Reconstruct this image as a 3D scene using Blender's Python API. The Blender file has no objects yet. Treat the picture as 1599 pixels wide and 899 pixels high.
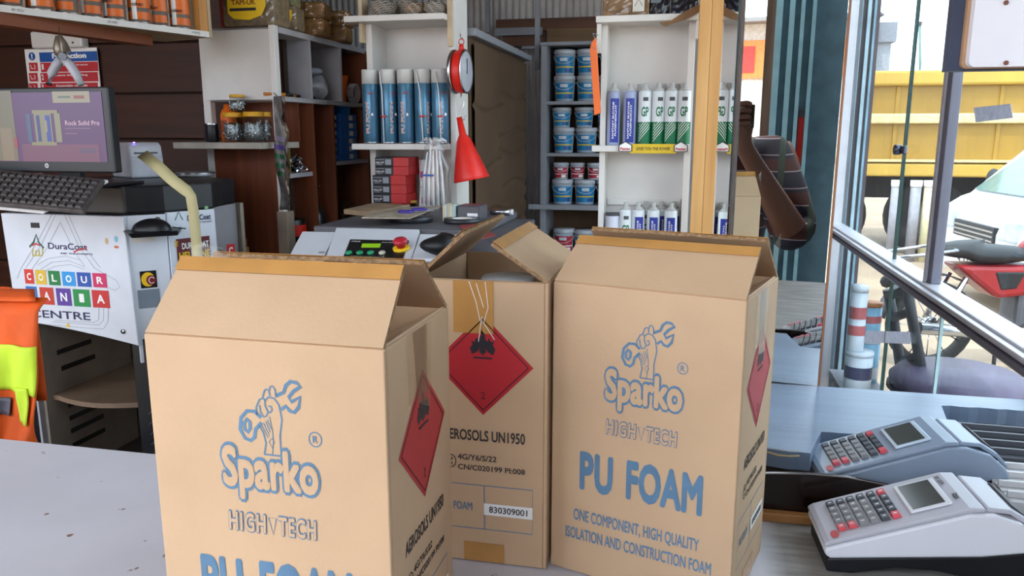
import bpy, bmesh, math, random
from mathutils import Vector, Matrix
random.seed(7)
scene = bpy.context.scene
C = scene.collection
# ------------------------------------------------------------------ camera
EYE = Vector((0.0, 0.0, 1.433)); FPX = 1220.0
YAW, PITCH = math.radians(12.5), math.radians(11.2)
FWD = Vector((-math.sin(YAW)*math.cos(PITCH), math.cos(YAW)*math.cos(PITCH), -math.sin(PITCH)))
RGT = Vector((math.cos(YAW), math.sin(YAW), 0)); UPV = RGT.cross(FWD)
cam_data = bpy.data.cameras.new('camera'); cam = bpy.data.objects.new('camera', cam_data); C.objects.link(cam)
cam_data.sensor_width = 36.0; cam_data.lens = 36.0*FPX/1599.0; cam_data.clip_start = 0.02; cam_data.clip_end = 300
cam.matrix_world = Matrix(((RGT.x, UPV.x, -FWD.x, EYE.x), (RGT.y, UPV.y, -FWD.y, EYE.y), (RGT.z, UPV.z, -FWD.z, EYE.z), (0, 0, 0, 1)))
scene.camera = cam
# ------------------------------------------------------------------ view, world, sun
vs = scene.view_settings
vs.view_transform = 'Standard'; vs.look = 'None'; vs.gamma = 1.0; vs.use_curve_mapping = False
vs.exposure = 2.45
world = bpy.data.worlds.new('world'); scene.world = world; world.use_nodes = True
wn = world.node_tree; bgn = wn.nodes['Background']
bgn.inputs['Color'].default_value = (0.80, 0.89, 1.0, 1); bgn.inputs['Strength'].default_value = 1.0
sun_d = bpy.data.lights.new('sun', 'SUN'); sun_d.energy = 0.75; sun_d.angle = math.radians(0.6); sun_d.color = (1.0, 0.93, 0.82)
sun = bpy.data.objects.new('sun', sun_d); C.objects.link(sun)
sun.rotation_euler = Vector((0.18, 0.42, -1.0)).to_track_quat('-Z', 'Y').to_euler()

# ------------------------------------------------------------------ pixel -> place helper (room planes)
def at(px, py, X=None, Y=None, Z=None):
    d = RGT*((px-799.5)/FPX) + UPV*(-(py-449.5)/FPX) + FWD
    if Y is not None: t = Y/d.y
    elif X is not None: t = X/d.x
    else: t = (Z-EYE.z)/d.z
    return EYE + d*t
# ------------------------------------------------------------------ materials
def lin(c):
    if isinstance(c, str):
        c = tuple(int(c[i:i+2], 16)/255 for i in (0, 2, 4))
    return tuple((x/12.92 if x <= 0.04045 else ((x+0.055)/1.055)**2.4) for x in c)
MATS = {}
def mat(name, col, rough=0.55, metal=0.0, var=0.12, vscale=14.0, bump=0.0, bscale=120.0, emit=None, estr=0.0, trans=0.0, alpha=1.0, stretch=(1, 1, 1), spec=0.5, ior=1.45, coat=0.0, col2=None):
    if name in MATS: return MATS[name]
    m = bpy.data.materials.new(name); m.use_nodes = True; nt = m.node_tree; N = nt.nodes; L = nt.links
    b = N['Principled BSDF']; c = lin(col)
    b.inputs['Roughness'].default_value = rough; b.inputs['Metallic'].default_value = metal
    b.inputs['Specular IOR Level'].default_value = spec; b.inputs['IOR'].default_value = ior
    b.inputs['Transmission Weight'].default_value = trans; b.inputs['Alpha'].default_value = alpha
    b.inputs['Coat Weight'].default_value = coat
    tc = N.new('ShaderNodeTexCoord'); mp = N.new('ShaderNodeMapping'); mp.inputs['Scale'].default_value = stretch
    L.new(tc.outputs['Object'], mp.inputs['Vector'])
    nz = N.new('ShaderNodeTexNoise'); nz.inputs['Scale'].default_value = vscale; nz.inputs['Detail'].default_value = 5
    L.new(mp.outputs['Vector'], nz.inputs['Vector'])
    mx = N.new('ShaderNodeMix'); mx.data_type = 'RGBA'
    d2 = lin(col2) if col2 else tuple(max(0, x*(1-2*var)) for x in c)
    d1 = c if col2 else tuple(min(1, x*(1+var)) for x in c)
    mx.inputs['A'].default_value = (*d1, 1); mx.inputs['B'].default_value = (*d2, 1)
    rp = N.new('ShaderNodeMapRange'); rp.inputs['From Min'].default_value = 0.3; rp.inputs['From Max'].default_value = 0.75
    L.new(nz.outputs['Fac'], rp.inputs['Value']); L.new(rp.outputs['Result'], mx.inputs['Factor'])
    L.new(mx.outputs['Result'], b.inputs['Base Color'])
    if bump > 0:
        n2 = N.new('ShaderNodeTexNoise'); n2.inputs['Scale'].default_value = bscale; n2.inputs['Detail'].default_value = 4
        L.new(mp.outputs['Vector'], n2.inputs['Vector'])
        bp = N.new('ShaderNodeBump'); bp.inputs['Strength'].default_value = bump; bp.inputs['Distance'].default_value = 0.002
        L.new(n2.outputs['Fac'], bp.inputs['Height']); L.new(bp.outputs['Normal'], b.inputs['Normal'])
    if emit:
        b.inputs['Emission Color'].default_value = (*lin(emit), 1); b.inputs['Emission Strength'].default_value = estr
    MATS[name] = m
    return m
def glass_mat(name, tint=(0.92, 0.97, 0.97), refl=0.10, rough=0.0):
    if name in MATS: return MATS[name]
    m = bpy.data.materials.new(name); m.use_nodes = True; nt = m.node_tree; N = nt.nodes; L = nt.links
    N.remove(N['Principled BSDF']); out = N['Material Output']
    t = N.new('ShaderNodeBsdfTransparent'); t.inputs['Color'].default_value = (*tint, 1)
    g = N.new('ShaderNodeBsdfGlossy'); g.inputs['Roughness'].default_value = rough
    fr = N.new('ShaderNodeLayerWeight'); fr.inputs['Blend'].default_value = 0.5
    pw_ = N.new('ShaderNodeMath'); pw_.operation = 'POWER'; pw_.inputs[1].default_value = 5.0; L.new(fr.outputs['Facing'], pw_.inputs[0])
    ad = N.new('ShaderNodeMath'); ad.operation = 'MULTIPLY_ADD'; ad.inputs[1].default_value = 0.5; ad.inputs[2].default_value = refl*0.5; ad.use_clamp = True
    L.new(pw_.outputs[0], ad.inputs[0])
    mx = N.new('ShaderNodeMixShader'); L.new(ad.outputs[0], mx.inputs['Fac']); L.new(t.outputs[0], mx.inputs[1]); L.new(g.outputs[0], mx.inputs[2])
    L.new(mx.outputs[0], out.inputs['Surface']); MATS[name] = m
    return m
def wood_mat(name, c1, c2, axis='X', scale=6.0, rough=0.6):
    st = {'X': (0.12, 1.6, 1.6), 'Y': (1.6, 0.12, 1.6), 'Z': (1.6, 1.6, 0.12)}[axis]
    return mat(name, c1, rough, col2=c2, vscale=scale*3, stretch=st, bump=0.25, bscale=scale*10)
def counter_mat():
    m = mat('counter_paint', 'c3c0c7', 0.5, var=0.05, vscale=5, bump=0.1, bscale=60)
    nt = m.node_tree; N = nt.nodes; L = nt.links; b = N['Principled BSDF']
    old = b.inputs['Base Color'].links[0].from_socket
    tc = N.new('ShaderNodeTexCoord')
    nz = N.new('ShaderNodeTexNoise'); nz.inputs['Scale'].default_value = 34; nz.inputs['Detail'].default_value = 3; L.new(tc.outputs['Object'], nz.inputs['Vector'])
    r = N.new('ShaderNodeMapRange'); r.inputs['From Min'].default_value = 0.705; r.inputs['From Max'].default_value = 0.725; L.new(nz.outputs['Fac'], r.inputs['Value'])
    # grey wood grain on the till end, its shade put into the colour too
    sp = N.new('ShaderNodeSeparateXYZ'); L.new(tc.outputs['Object'], sp.inputs['Vector'])
    rw = N.new('ShaderNodeMapRange'); rw.inputs['From Min'].default_value = 0.10; rw.inputs['From Max'].default_value = 0.13; L.new(sp.outputs['X'], rw.inputs['Value'])
    mp = N.new('ShaderNodeMapping'); mp.inputs['Scale'].default_value = (2, 14, 4); L.new(tc.outputs['Object'], mp.inputs['Vector'])
    n3 = N.new('ShaderNodeTexNoise'); n3.inputs['Scale'].default_value = 6; n3.inputs['Detail'].default_value = 6; L.new(mp.outputs['Vector'], n3.inputs['Vector'])
    cr = N.new('ShaderNodeValToRGB'); cr.color_ramp.elements[0].position = 0.3; cr.color_ramp.elements[1].position = 0.7
    cr.color_ramp.elements[0].color = (*lin('6f6a66'), 1); cr.color_ramp.elements[1].color = (*lin('9b958f'), 1); L.new(n3.outputs['Fac'], cr.inputs['Fac'])
    m1 = N.new('ShaderNodeMix'); m1.data_type = 'RGBA'; L.new(r.outputs['Result'], m1.inputs['Factor']); L.new(old, m1.inputs['A']); m1.inputs['B'].default_value = (*lin('7d6256'), 1)
    m2 = N.new('ShaderNodeMix'); m2.data_type = 'RGBA'; L.new(rw.outputs['Result'], m2.inputs['Factor']); L.new(m1.outputs['Result'], m2.inputs['A']); L.new(cr.outputs['Color'], m2.inputs['B'])
    L.new(m2.outputs['Result'], b.inputs['Base Color'])
    return m
def brick_plaid(name):
    m = bpy.data.materials.new(name); m.use_nodes = True; N = m.node_tree.nodes; L = m.node_tree.links; b = N['Principled BSDF']; b.inputs['Roughness'].default_value = 0.9
    tc = N.new('ShaderNodeTexCoord'); sp = N.new('ShaderNodeSeparateXYZ'); L.new(tc.outputs['Object'], sp.inputs['Vector'])
    def stripes(sock, fr, lo):
        a = N.new('ShaderNodeMath'); a.operation = 'MULTIPLY'; a.inputs[1].default_value = fr; L.new(sock, a.inputs[0])
        f = N.new('ShaderNodeMath'); f.operation = 'FRACT'; L.new(a.outputs[0], f.inputs[0])
        g = N.new('ShaderNodeMath'); g.operation = 'LESS_THAN'; g.inputs[1].default_value = lo; L.new(f.outputs[0], g.inputs[0]); return g.outputs[0]
    m1 = N.new('ShaderNodeMix'); m1.data_type = 'RGBA'; m1.inputs['A'].default_value = (*lin('1d1c2c'), 1); m1.inputs['B'].default_value = (*lin('43201f'), 1); L.new(stripes(sp.outputs['Z'], 9, 0.4), m1.inputs['Factor'])
    m2 = N.new('ShaderNodeMix'); m2.data_type = 'RGBA'; m2.inputs['B'].default_value = (*lin('8d7f86'), 1); L.new(m1.outputs['Result'], m2.inputs['A']); L.new(stripes(sp.outputs['Z'], 18, 0.07), m2.inputs['Factor'])
    m3 = N.new('ShaderNodeMix'); m3.data_type = 'RGBA'; m3.inputs['B'].default_value = (*lin('2e3b33'), 1); L.new(m2.outputs['Result'], m3.inputs['A']); L.new(stripes(sp.outputs['X'], 9, 0.2), m3.inputs['Factor'])
    L.new(m3.outputs['Result'], b.inputs['Base Color']); MATS[name] = m
    return m
# ------------------------------------------------------------------ mesh helpers
class MB:
    def __init__(s): s.v = []; s.f = []; s.mi = []; s.sm = []
    def add(s, vs, fs, mi=0, smooth=False, M=None):
        o = len(s.v)
        s.v += [tuple((M @ Vector(p)) if M else p) for p in vs]
        s.f += [tuple(i+o for i in f) for f in fs]; s.mi += [mi]*len(fs); s.sm += [smooth]*len(fs)
        return s
    def box(s, x0, x1, y0, y1, z0, z1, mi=0, M=None):
        vs = [(x, y, z) for z in (z0, z1) for y in (y0, y1) for x in (x0, x1)]
        return s.add(vs, [(0, 2, 3, 1), (4, 5, 7, 6), (0, 1, 5, 4), (2, 6, 7, 3), (0, 4, 6, 2), (1, 3, 7, 5)], mi, False, M)
    def hexa(s, b4, t4, mi=0, M=None):
        return s.add(list(b4)+list(t4), [(3, 2, 1, 0), (4, 5, 6, 7), (0, 1, 5, 4), (1, 2, 6, 5), (2, 3, 7, 6), (3, 0, 4, 7)], mi, False, M)
    def lathe(s, prof, n=20, mi=0, M=None, cap=True, a0=0.0, a1=2*math.pi, smooth=True):
        full = abs(a1-a0-2*math.pi) < 1e-6; k = n if full else n+1
        vs = []; fs = []
        for r, z in prof:
            for i in range(k):
                a = a0+(a1-a0)*i/n; vs.append((r*math.cos(a), r*math.sin(a), z))
        for j in range(len(prof)-1):
            for i in range(n):
                i2 = (i+1) % k if full else i+1
                fs.append((j*k+i, j*k+i2, (j+1)*k+i2, (j+1)*k+i))
        s.add(vs, fs, mi, smooth, M)
        if cap and full:
            if prof[0][0] > 1e-5: s.add(vs[:k], [tuple(reversed(range(k)))], mi, False, M)
            if prof[-1][0] > 1e-5: s.add(vs[-k:], [tuple(range(k))], mi, False, M)
        return s
    def cyl(s, p0, p1, r0, r1=None, n=14, mi=0, M=None, smooth=True):
        p0 = Vector(p0); p1 = Vector(p1); r1 = r0 if r1 is None else r1
        q = (p1-p0).to_track_quat('Z', 'Y').to_matrix().to_4x4(); T = Matrix.Translation(p0) @ q
        if M: T = M @ T
        return s.lathe([(r0, 0), (r1, (p1-p0).length)], n, mi, T, True, smooth=smooth)
    def tube(s, pts, r, n=8, mi=0, M=None, closed=False):
        pts = [Vector(p) for p in pts]; vs = []; fs = []; m = len(pts)
        rr = r if isinstance(r, (list, tuple)) else [r]*m
        for i, p in enumerate(pts):
            if closed: t = (pts[(i+1) % m]-pts[i-1]).normalized()
            else: t = (pts[min(i+1, m-1)]-pts[max(i-1, 0)]).normalized()
            a = t.cross(Vector((0, 0, 1)) if abs(t.z) < 0.9 else Vector((1, 0, 0))).normalized(); b = t.cross(a)
            for k in range(n):
                w = 2*math.pi*k/n; vs.append(tuple(p+a*(rr[i]*math.cos(w))+b*(rr[i]*math.sin(w))))
        for i in range(m if closed else m-1):
            j = (i+1) % m
            for k in range(n):
                k2 = (k+1) % n; fs.append((i*n+k, i*n+k2, j*n+k2, j*n+k))
        s.add(vs, fs, mi, True, M)
        if not closed:
            s.add(vs[:n], [tuple(reversed(range(n)))], mi, False, M); s.add(vs[-n:], [tuple(range(n))], mi, False, M)
        return s
    def prism(s, poly, d0, d1, mi=0, M=None):
        # poly in local XZ, extruded along Y from d0 to d1
        n = len(poly); vs = [(x, d0, z) for x, z in poly]+[(x, d1, z) for x, z in poly]
        fs = [tuple(range(n)), tuple(reversed(range(n, 2*n)))]+[(i, i+n, (i+1) % n+n, (i+1) % n) for i in range(n)]
        return s.add(vs, fs, mi, False, M)
    def grid(s, fn, nu, nv, mi=0, M=None, smooth=True):
        vs = [fn(i/nu, j/nv) for j in range(nv+1) for i in range(nu+1)]
        fs = [(j*(nu+1)+i, j*(nu+1)+i+1, (j+1)*(nu+1)+i+1, (j+1)*(nu+1)+i) for j in range(nv) for i in range(nu)]
        return s.add(vs, fs, mi, smooth, M)
    def sphere(s, c, r, n=14, m=8, mi=0, M=None):
        if not isinstance(r, (tuple, list)): r = (r, r, r)
        T = Matrix.Translation(Vector(c)) @ Matrix.Diagonal((r[0], r[1], r[2], 1))
        if M: T = M @ T
        return s.lathe([(max(1e-6, math.cos(-math.pi/2+math.pi*i/m)), math.sin(-math.pi/2+math.pi*i/m)) for i in range(m+1)], n, mi, T, False)
    def build(s, name, mats, parent=None, bevel=0.0, solid=0.0, subsurf=0, M=None, weld=False):
        me = bpy.data.meshes.new(name); me.from_pydata(s.v, [], s.f)
        ms = mats if isinstance(mats, (list, tuple)) else [mats]
        for m in ms: me.materials.append(m)
        me.polygons.foreach_set('material_index', s.mi); me.polygons.foreach_set('use_smooth', s.sm)
        if M: me.transform(M)
        bm = bmesh.new(); bm.from_mesh(me)
        bmesh.ops.remove_doubles(bm, verts=bm.verts, dist=1e-6)
        bmesh.ops.recalc_face_normals(bm, faces=bm.faces); bm.to_mesh(me); bm.free()
        me.update()
        o = bpy.data.objects.new(name, me); C.objects.link(o)
        if parent: o.parent = parent
        if solid: md = o.modifiers.new('thick', 'SOLIDIFY'); md.thickness = solid; md.offset = 0
        if bevel: md = o.modifiers.new('edge', 'BEVEL'); md.width = bevel; md.segments = 2; md.limit_method = 'ANGLE'; md.angle_limit = math.radians(40)
        if subsurf: md = o.modifiers.new('sub', 'SUBSURF'); md.levels = subsurf; md.render_levels = subsurf
        return o
def bx(x0, x1, y0, y1, z0, z1): return MB().box(x0, x1, y0, y1, z0, z1)
def tag(o, label, cat, group=None):
    o['label'] = label; o['category'] = cat
    if group: o['group'] = group
    return o
def thing(name, label, cat, loc=(0, 0, 0), rz=0.0, group=None, rx=0.0):
    o = bpy.data.objects.new(name, None); o.empty_display_size = 0.02; C.objects.link(o)
    o.location = loc; o.rotation_euler = (rx, 0, rz)
    return tag(o, label, cat, group)
def struct(o): o['kind'] = 'structure'; return o
def dup(root, loc=None, rz=None, label=None):
    r = root.copy(); C.objects.link(r)
    if loc is not None: r.location = loc
    if rz is not None: r.rotation_euler = (root.rotation_euler[0], 0, rz)
    if label: r['label'] = label
    for ch in list(root.children):
        c = ch.copy(); C.objects.link(c); c.parent = r
        for g in list(ch.children):
            d = g.copy(); C.objects.link(d); d.parent = c
    return r
def frame(o, u, v):
    u = Vector(u).normalized(); v = Vector(v).normalized(); n = u.cross(v).normalized(); o = Vector(o)
    return Matrix(((u.x, v.x, n.x, o.x), (u.y, v.y, n.y, o.y), (u.z, v.z, n.z, o.z), (0, 0, 0, 1)))
def text_mesh(body, bold=0.0, spacing=1.0, shear=0.0, align='LEFT', line=1.0):
    cu = bpy.data.curves.new('t', 'FONT'); cu.body = body; cu.size = 1.0; cu.offset = bold; cu.space_character = spacing; cu.shear = shear
    cu.fill_mode = 'FRONT' if False else 'BOTH'; cu.resolution_u = 3; cu.align_x = align; cu.space_line = line
    o = bpy.data.objects.new('t', cu); me = bpy.data.meshes.new_from_object(o)
    bpy.data.objects.remove(o); bpy.data.curves.remove(cu)
    return me
def dilate(me, r):
    # thicken lettering evenly by merging copies nudged round a circle
    vs_ = [v.co.copy() for v in me.vertices]; fs = [tuple(p.vertices) for p in me.polygons]; k = 10 if r >= 0.04 else 6
    V_ = []; F_ = []
    for i in range(k):
        a = 2*math.pi*i/k; o = len(V_); V_ += [(v.x+r*math.cos(a), v.y+r*math.sin(a), i*2e-5) for v in vs_]; F_ += [tuple(j+o for j in f) for f in fs]
    o = len(V_); V_ += [(v.x, v.y, k*2e-5) for v in vs_]; F_ += [tuple(j+o for j in f) for f in fs]
    m2 = bpy.data.meshes.new('t'); m2.from_pydata(V_, [], F_); bpy.data.meshes.remove(me)
    return m2
def text(parent, body, F, w, h, m, bold=0.0, layers=None, spacing=1.0, shear=0.0, name='lettering', lift=0.0, wrap=None, align='LEFT', line=1.0):
    """lettering fitted in a w x h rectangle centred on the frame F (u right, v up); layers: [(bold, material, lift)]"""
    layers = layers or [(bold, m, 0.0)]
    T = None; out = []
    for bd, mm, lf in layers:
        me = text_mesh(body, 0.0, spacing, shear, align, line)
        if bd > 0: me = dilate(me, bd)
        xs = [v.co.x for v in me.vertices]; ys = [v.co.y for v in me.vertices]
        if T is None:
            x0, x1, y0, y1 = min(xs), max(xs), min(ys), max(ys); sx = w/(x1-x0); sy = (h/(y1-y0)) if h else sx
            T = (-(x0+x1)/2, -(y0+y1)/2, sx, sy)
        for v in me.vertices:
            x = (v.co.x+T[0])*T[2]; y = (v.co.y+T[1])*T[3]; z = lift+lf+v.co.z
            if wrap:
                a = x/wrap; x = (wrap+z)*math.sin(a); z = (wrap+z)*math.cos(a)-wrap
            v.co = (x, y, z)
        me.transform(F); me.materials.clear(); me.materials.append(mm); me.name = name
        o = bpy.data.objects.new(name, me); C.objects.link(o)
        if parent: o.parent = parent
        out.append(o)
    return out
def poly_flat(parent, name, pts, F, m, lift=0.0):
    b = MB(); b.add([(x, y, lift) for x, y in pts], [tuple(range(len(pts)))]); return b.build(name, m, parent, M=F)
def rect(parent, name, x0, x1, y0, y1, F, m, lift=0.0, t=0.0004):
    b = MB(); b.box(x0, x1, y0, y1, lift, lift+t); return b.build(name, m, parent, M=F)
def strokes(parent, name, lines, w, F, m, lift=0.0):
    b = MB()
    for ln in lines:
        p = [Vector((x, y, 0)) for x, y in ln]; vs = []; n = len(p)
        closed = (p[0]-p[-1]).length < 1e-6
        for i in range(n):
            if closed: t = p[(i+1) if i < n-1 else 1]-p[i-1 if i > 0 else n-2]
            else: t = p[min(i+1, n-1)]-p[max(i-1, 0)]
            t.normalize(); q = Vector((-t.y, t.x, 0))*(w/2)
            vs += [(p[i].x+q.x, p[i].y+q.y, lift), (p[i].x-q.x, p[i].y-q.y, lift)]
        b.add(vs, [(2*i, 2*i+1, 2*i+3, 2*i+2) for i in range(n-1)])
    return b.build(name, m, parent, M=F)
def ell(cx, cy, rx, ry, n=24, a0=0.0, a1=2*math.pi): return [(cx+rx*math.cos(a0+(a1-a0)*i/n), cy+ry*math.sin(a0+(a1-a0)*i/n)) for i in range(n+1)]
ORD = ['first', 'second', 'third', 'fourth', 'fifth', 'sixth', 'seventh', 'eighth', 'ninth', 'tenth']
FRONT = ((1, 0, 0), (0, 0, 1))
# common materials
WHITE = mat('white_board', 'd9d4cf', 0.5, var=0.05, vscale=6, bump=0.05)
WHITE2 = mat('white_plastic', 'e6e4e4', 0.35, var=0.03)
BLACK = mat('black_plastic', '15151a', 0.4, var=0.2)
GREYP = mat('grey_paint', '8f8f97', 0.5, var=0.08)
DARKGREY = mat('dark_grey_metal', '4a494e', 0.5, var=0.1)
STEEL = mat('steel', 'b9bcc2', 0.25, 1.0, var=0.05)
RED = mat('red_plastic', 'd8261c', 0.4, var=0.05)
REDPRINT = mat('red_print', 'c03038', 0.55, var=0.04)
ORANGE = mat('orange_plastic', 'ee6a1c', 0.45, var=0.05)
YELLOW = mat('yellow_print', 'e8bd1e', 0.45, var=0.05)
BLUEPRINT = mat('blue_print', '2455a0', 0.5, var=0.05)
INKBLACK = mat('black_print', '26242a', 0.6, var=0.05)
WHITEPRINT = mat('white_print', 'efedea', 0.5, var=0.02)
PAPER = mat('paper', 'd8d2c8', 0.7, var=0.06)
WOODL = wood_mat('pale_pine', 'd9a566', 'c08a4c', 'Z')
WOODB = wood_mat('brown_board', '6b4632', '523325', 'X')
LAM = wood_mat('red_brown_laminate', '7c3f22', '5f2d18', 'Z', 8)
GREENP = mat('green_print', '0d6b42', 0.5, var=0.05)
CLEAR = glass_mat('clear_plastic', (0.93, 0.95, 0.95), 0.10, 0.05)
# ================================================================== the setting
FLOORM = mat('floor_concrete', '6e655c', 0.8, var=0.15, vscale=5, bump=0.2)
struct(bx(-3.0, 0.68, -1.3, 4.85, -0.1, 0.0).build('floor', FLOORM))
GROUND = mat('sunlit_dirt', 'a08b76', 0.95, var=0.12, vscale=2.2, bump=0.5, bscale=25)
g = bx(-60, 80, -60, 90, -0.6, -0.1).build('floor_ground_outside', GROUND); struct(g)
struct(bx(-3.0, 0.70, -0.75, 4.85, 2.62, 2.70).build('ceiling', mat('ceiling_board', '8d8276', 0.8)))
struct(bx(-3.05, -2.95, 0.9, 4.85, 0, 2.62).build('wall_left', wood_mat('left_wall_wood', '5d4030', '46301f', 'Y')))
# back wall: ribbed grey sheet
b = MB(); n = 90
prof = []
for i in range(n*4+1):
    x = -2.95+i*(3.6/(n*4)); prof.append((x, 0.004*(1 if i % 4 in (1, 2) else -1)))
b.grid(lambda u, v: (prof[int(round(u*n*4))][0], 4.74+prof[int(round(u*n*4))][1], 0.0+2.62*v), n*4, 1, smooth=False)
wb = struct(b.build('wall_back', mat('grey_ribbed_sheet', 'c8c1c0', 0.55, var=0.06)))
# right wall: solid beyond the glazing
struct(bx(0.60, 0.68, 3.62, 4.85, 0, 2.62).build('wall_right', mat('right_wall_paint', '6b737a', 0.7)))
struct(bx(0.60, 0.68, -1.3, 0.945, 0, 2.62).build('wall_light_blocker', mat('right_wall_paint', '6b737a', 0.7)))  # unseen wall added to block skylight coming from the right
# plank wall behind the tinting machine
pw = bpy.data.objects.new('wall_plank', None); C.objects.link(pw); struct(pw)
bx(-2.95, -1.52, 2.83, 2.86, 0.0, 2.62).build('backing_board', mat('backing_dark', '2f1f17', 0.8), pw)
z = 0.02; rr = random.Random(3)
while z < 2.55:
    h = rr.choice((0.155, 0.17, 0.185))
    wm = wood_mat('plank_%d' % rr.randint(0, 3), ['4a2413', '3d1d10', '502814', '442011'][rr.randint(0, 3)], '2e160b', 'X')
    bx(-2.95, -1.53, 2.805+rr.uniform(-0.004, 0.004), 2.83, z, min(z+h, 2.6)).build('plank', wm, pw, bevel=0.002); z += h+0.008
# aluminium glazing along the right side
GX = 0.62
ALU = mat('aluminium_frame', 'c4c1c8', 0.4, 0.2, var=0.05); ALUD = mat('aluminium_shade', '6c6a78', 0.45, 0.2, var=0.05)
PANE = glass_mat('window_glass', (0.90, 0.96, 0.97), 0.07)
w1 = bpy.data.objects.new('window_1', None); C.objects.link(w1); struct(w1)
bx(GX-0.03, GX+0.03, 0.95, 3.60, 1.012, 1.062).build('rail', ALU, w1, bevel=0.004)
bx(GX-0.045, GX-0.03, 0.95, 3.58, 1.045, 1.056).build('rail_bead', ALU, w1, bevel=0.002)
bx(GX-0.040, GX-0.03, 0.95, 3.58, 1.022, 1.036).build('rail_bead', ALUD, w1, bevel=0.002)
bx(GX-0.035, GX+0.035, 3.56, 3.62, 0.0, 2.62).build('jamb', ALU, w1, bevel=0.003)
ym = at(1472, 300, X=GX).y
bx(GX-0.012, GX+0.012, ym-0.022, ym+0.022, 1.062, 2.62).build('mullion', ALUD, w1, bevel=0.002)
bx(GX-0.018, GX-0.012, ym+0.006, ym+0.024, 1.062, 2.62).build('mullion_bead', ALU, w1, bevel=0.001)
bx(GX-0.03, GX+0.03, 0.95, 3.60, 2.56, 2.62).build('head_rail', ALU, w1)
bx(GX-0.03, GX+0.03, 0.95, 3.60, 0.0, 0.06).build('sill', ALU, w1)
for (y0, y1, z0, z1) in ((2.52, 3.56, 1.06, 2.56), (ym+0.02, 2.512, 1.06, 2.56), (0.95, ym-0.02, 1.06, 2.56), (2.52, 3.56, 0.06, 1.013), (2.03, 2.512, 0.06, 1.013), (0.95, 2.025, 0.06, 1.013)):
    bx(GX-0.003, GX+0.003, y0, y1, z0, z1).build('pane', PANE, w1)
GEDGE = mat('glass_edge_green', '33524f', 0.3, var=0.1)
bx(GX-0.0045, GX+0.0045, 2.512, 2.521, 1.062, 2.56).build('pane_edge', GEDGE, w1)
bx(GX-0.0045, GX+0.0045, 2.512, 2.521, 0.06, 1.012).build('pane_edge', GEDGE, w1)
bx(GX-0.0035, GX+0.0035, 2.024, 2.032, 0.06, 1.012).build('pane_edge', mat('glass_edge_pale', 'a9c6cc', 0.3), w1)
for py, ly in ((231, 2.516),):
    p = at(1377, py, X=GX)
    b = MB(); b.box(GX-0.016, GX-0.005, ly-0.05, ly+0.05, p.z-0.012, p.z+0.012); b.cyl((GX-0.03, ly, p.z), (GX-0.01, ly, p.z), 0.015); b.build('glass_clip', mat('chrome_dark', '5b5f70', 0.25, 0.9), w1, bevel=0.003)
# outer pillar with pale blue strips that paint reflections in the glass
pl = bpy.data.objects.new('trim_1', None); C.objects.link(pl); struct(pl)
bx(0.655, 0.775, 3.74, 3.90, -0.1, 2.62).build('pillar', mat('pillar_brown', '54464a', 0.6, var=0.1), pl)
for x0, x1, m_ in ((0.662, 0.676, 'a8c3d2'), (0.69, 0.703, '8fb4c6'), (0.722, 0.736, 'b5cfda'), (0.748, 0.757, '8cb0c2')):
    bx(x0, x1, 3.725, 3.74, -0.1, 2.62).build('batten', mat('batten_'+m_, m_, 0.4), pl)
# ================================================================== counters, post, mirrors
cnt = thing('shop_counter', 'long pale worn counter carrying the cartons and card machines', 'counter', (0, 0, 0))
bx(-1.75, 0.585, 0.22, 0.985, 0.915, 0.95).build('counter_top', counter_mat(), cnt, bevel=0.004)
bx(0.155, 0.585, 0.9855, 1.105, 0.915, 0.95).build('counter_extension', MATS['counter_paint'], cnt)
bx(0.405, 0.585, 1.1055, 1.255, 0.915, 0.95).build('counter_extension', MATS['counter_paint'], cnt)
bx(-1.75, 0.585, 0.30, 0.33, 0.0, 0.915).build('front_board', mat('counter_front', '8b8076', 0.7), cnt)
bx(-1.75, -1.72, 0.33, 0.96, 0.0, 0.915).build('end_board', mat('counter_front', '8b8076', 0.7), cnt)
bx(0.555, 0.585, 0.33, 0.96, 0.0, 0.915).build('end_board', mat('counter_front', '8b8076', 0.7), cnt)
rb = thing('side_counter', 'raised blue grey side counter below the mirror with a ragged front edge', 'counter', (0, 0, 0))
SIDE = wood_mat('blue_grey_board', '74839a', '667489', 'X', 5, 0.3)
b = MB(); rr = random.Random(5); npt = 40
front = [(0.055+i*(0.53/npt), 1.028+rr.uniform(-0.0018, 0.0018)+(0.004 if i < 7 else 0)+(0.085*min(1, max(0, (i-9)/2)))+(0.155*min(1, max(0, (i-24)/2)))) for i in range(npt+1)]
poly = front+[(0.585, 1.325), (0.055, 1.325)]
N_ = len(poly); vs_ = [(x, y, 0.995) for x, y in poly]+[(x, y, 1.02) for x, y in poly]
b.add(vs_, [tuple(reversed(range(N_))), tuple(range(N_, 2*N_))]+[(i, (i+1) % N_, (i+1) % N_+N_, i+N_) for i in range(N_)])
b.build('board', SIDE, rb)
b = MB(); b.box(0.055, 0.145, 1.04, 1.07, 0.0, 0.995); b.build('front_support', mat('support_brown', '3b2c26', 0.7), rb)
b = MB(); b.box(0.055, 0.585, 1.28, 1.32, 0.0, 0.995); b.build('rear_support', mat('support_brown', '3b2c26', 0.7), rb)
front = front[:9]; npt = 8
b = MB(); b.add([(x, y-0.0006, 1.012+0.003*((i % 3)/3)) for i, (x, y) in enumerate(front)]+[(x, y+0.003, 1.0203) for x, y in front], [(i, i+1, i+2+npt, i+1+npt) for i in range(npt)])
b.build('torn_edge', mat('torn_veneer', 'b8a578', 0.8, var=0.3), rb, solid=0.0008)
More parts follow.
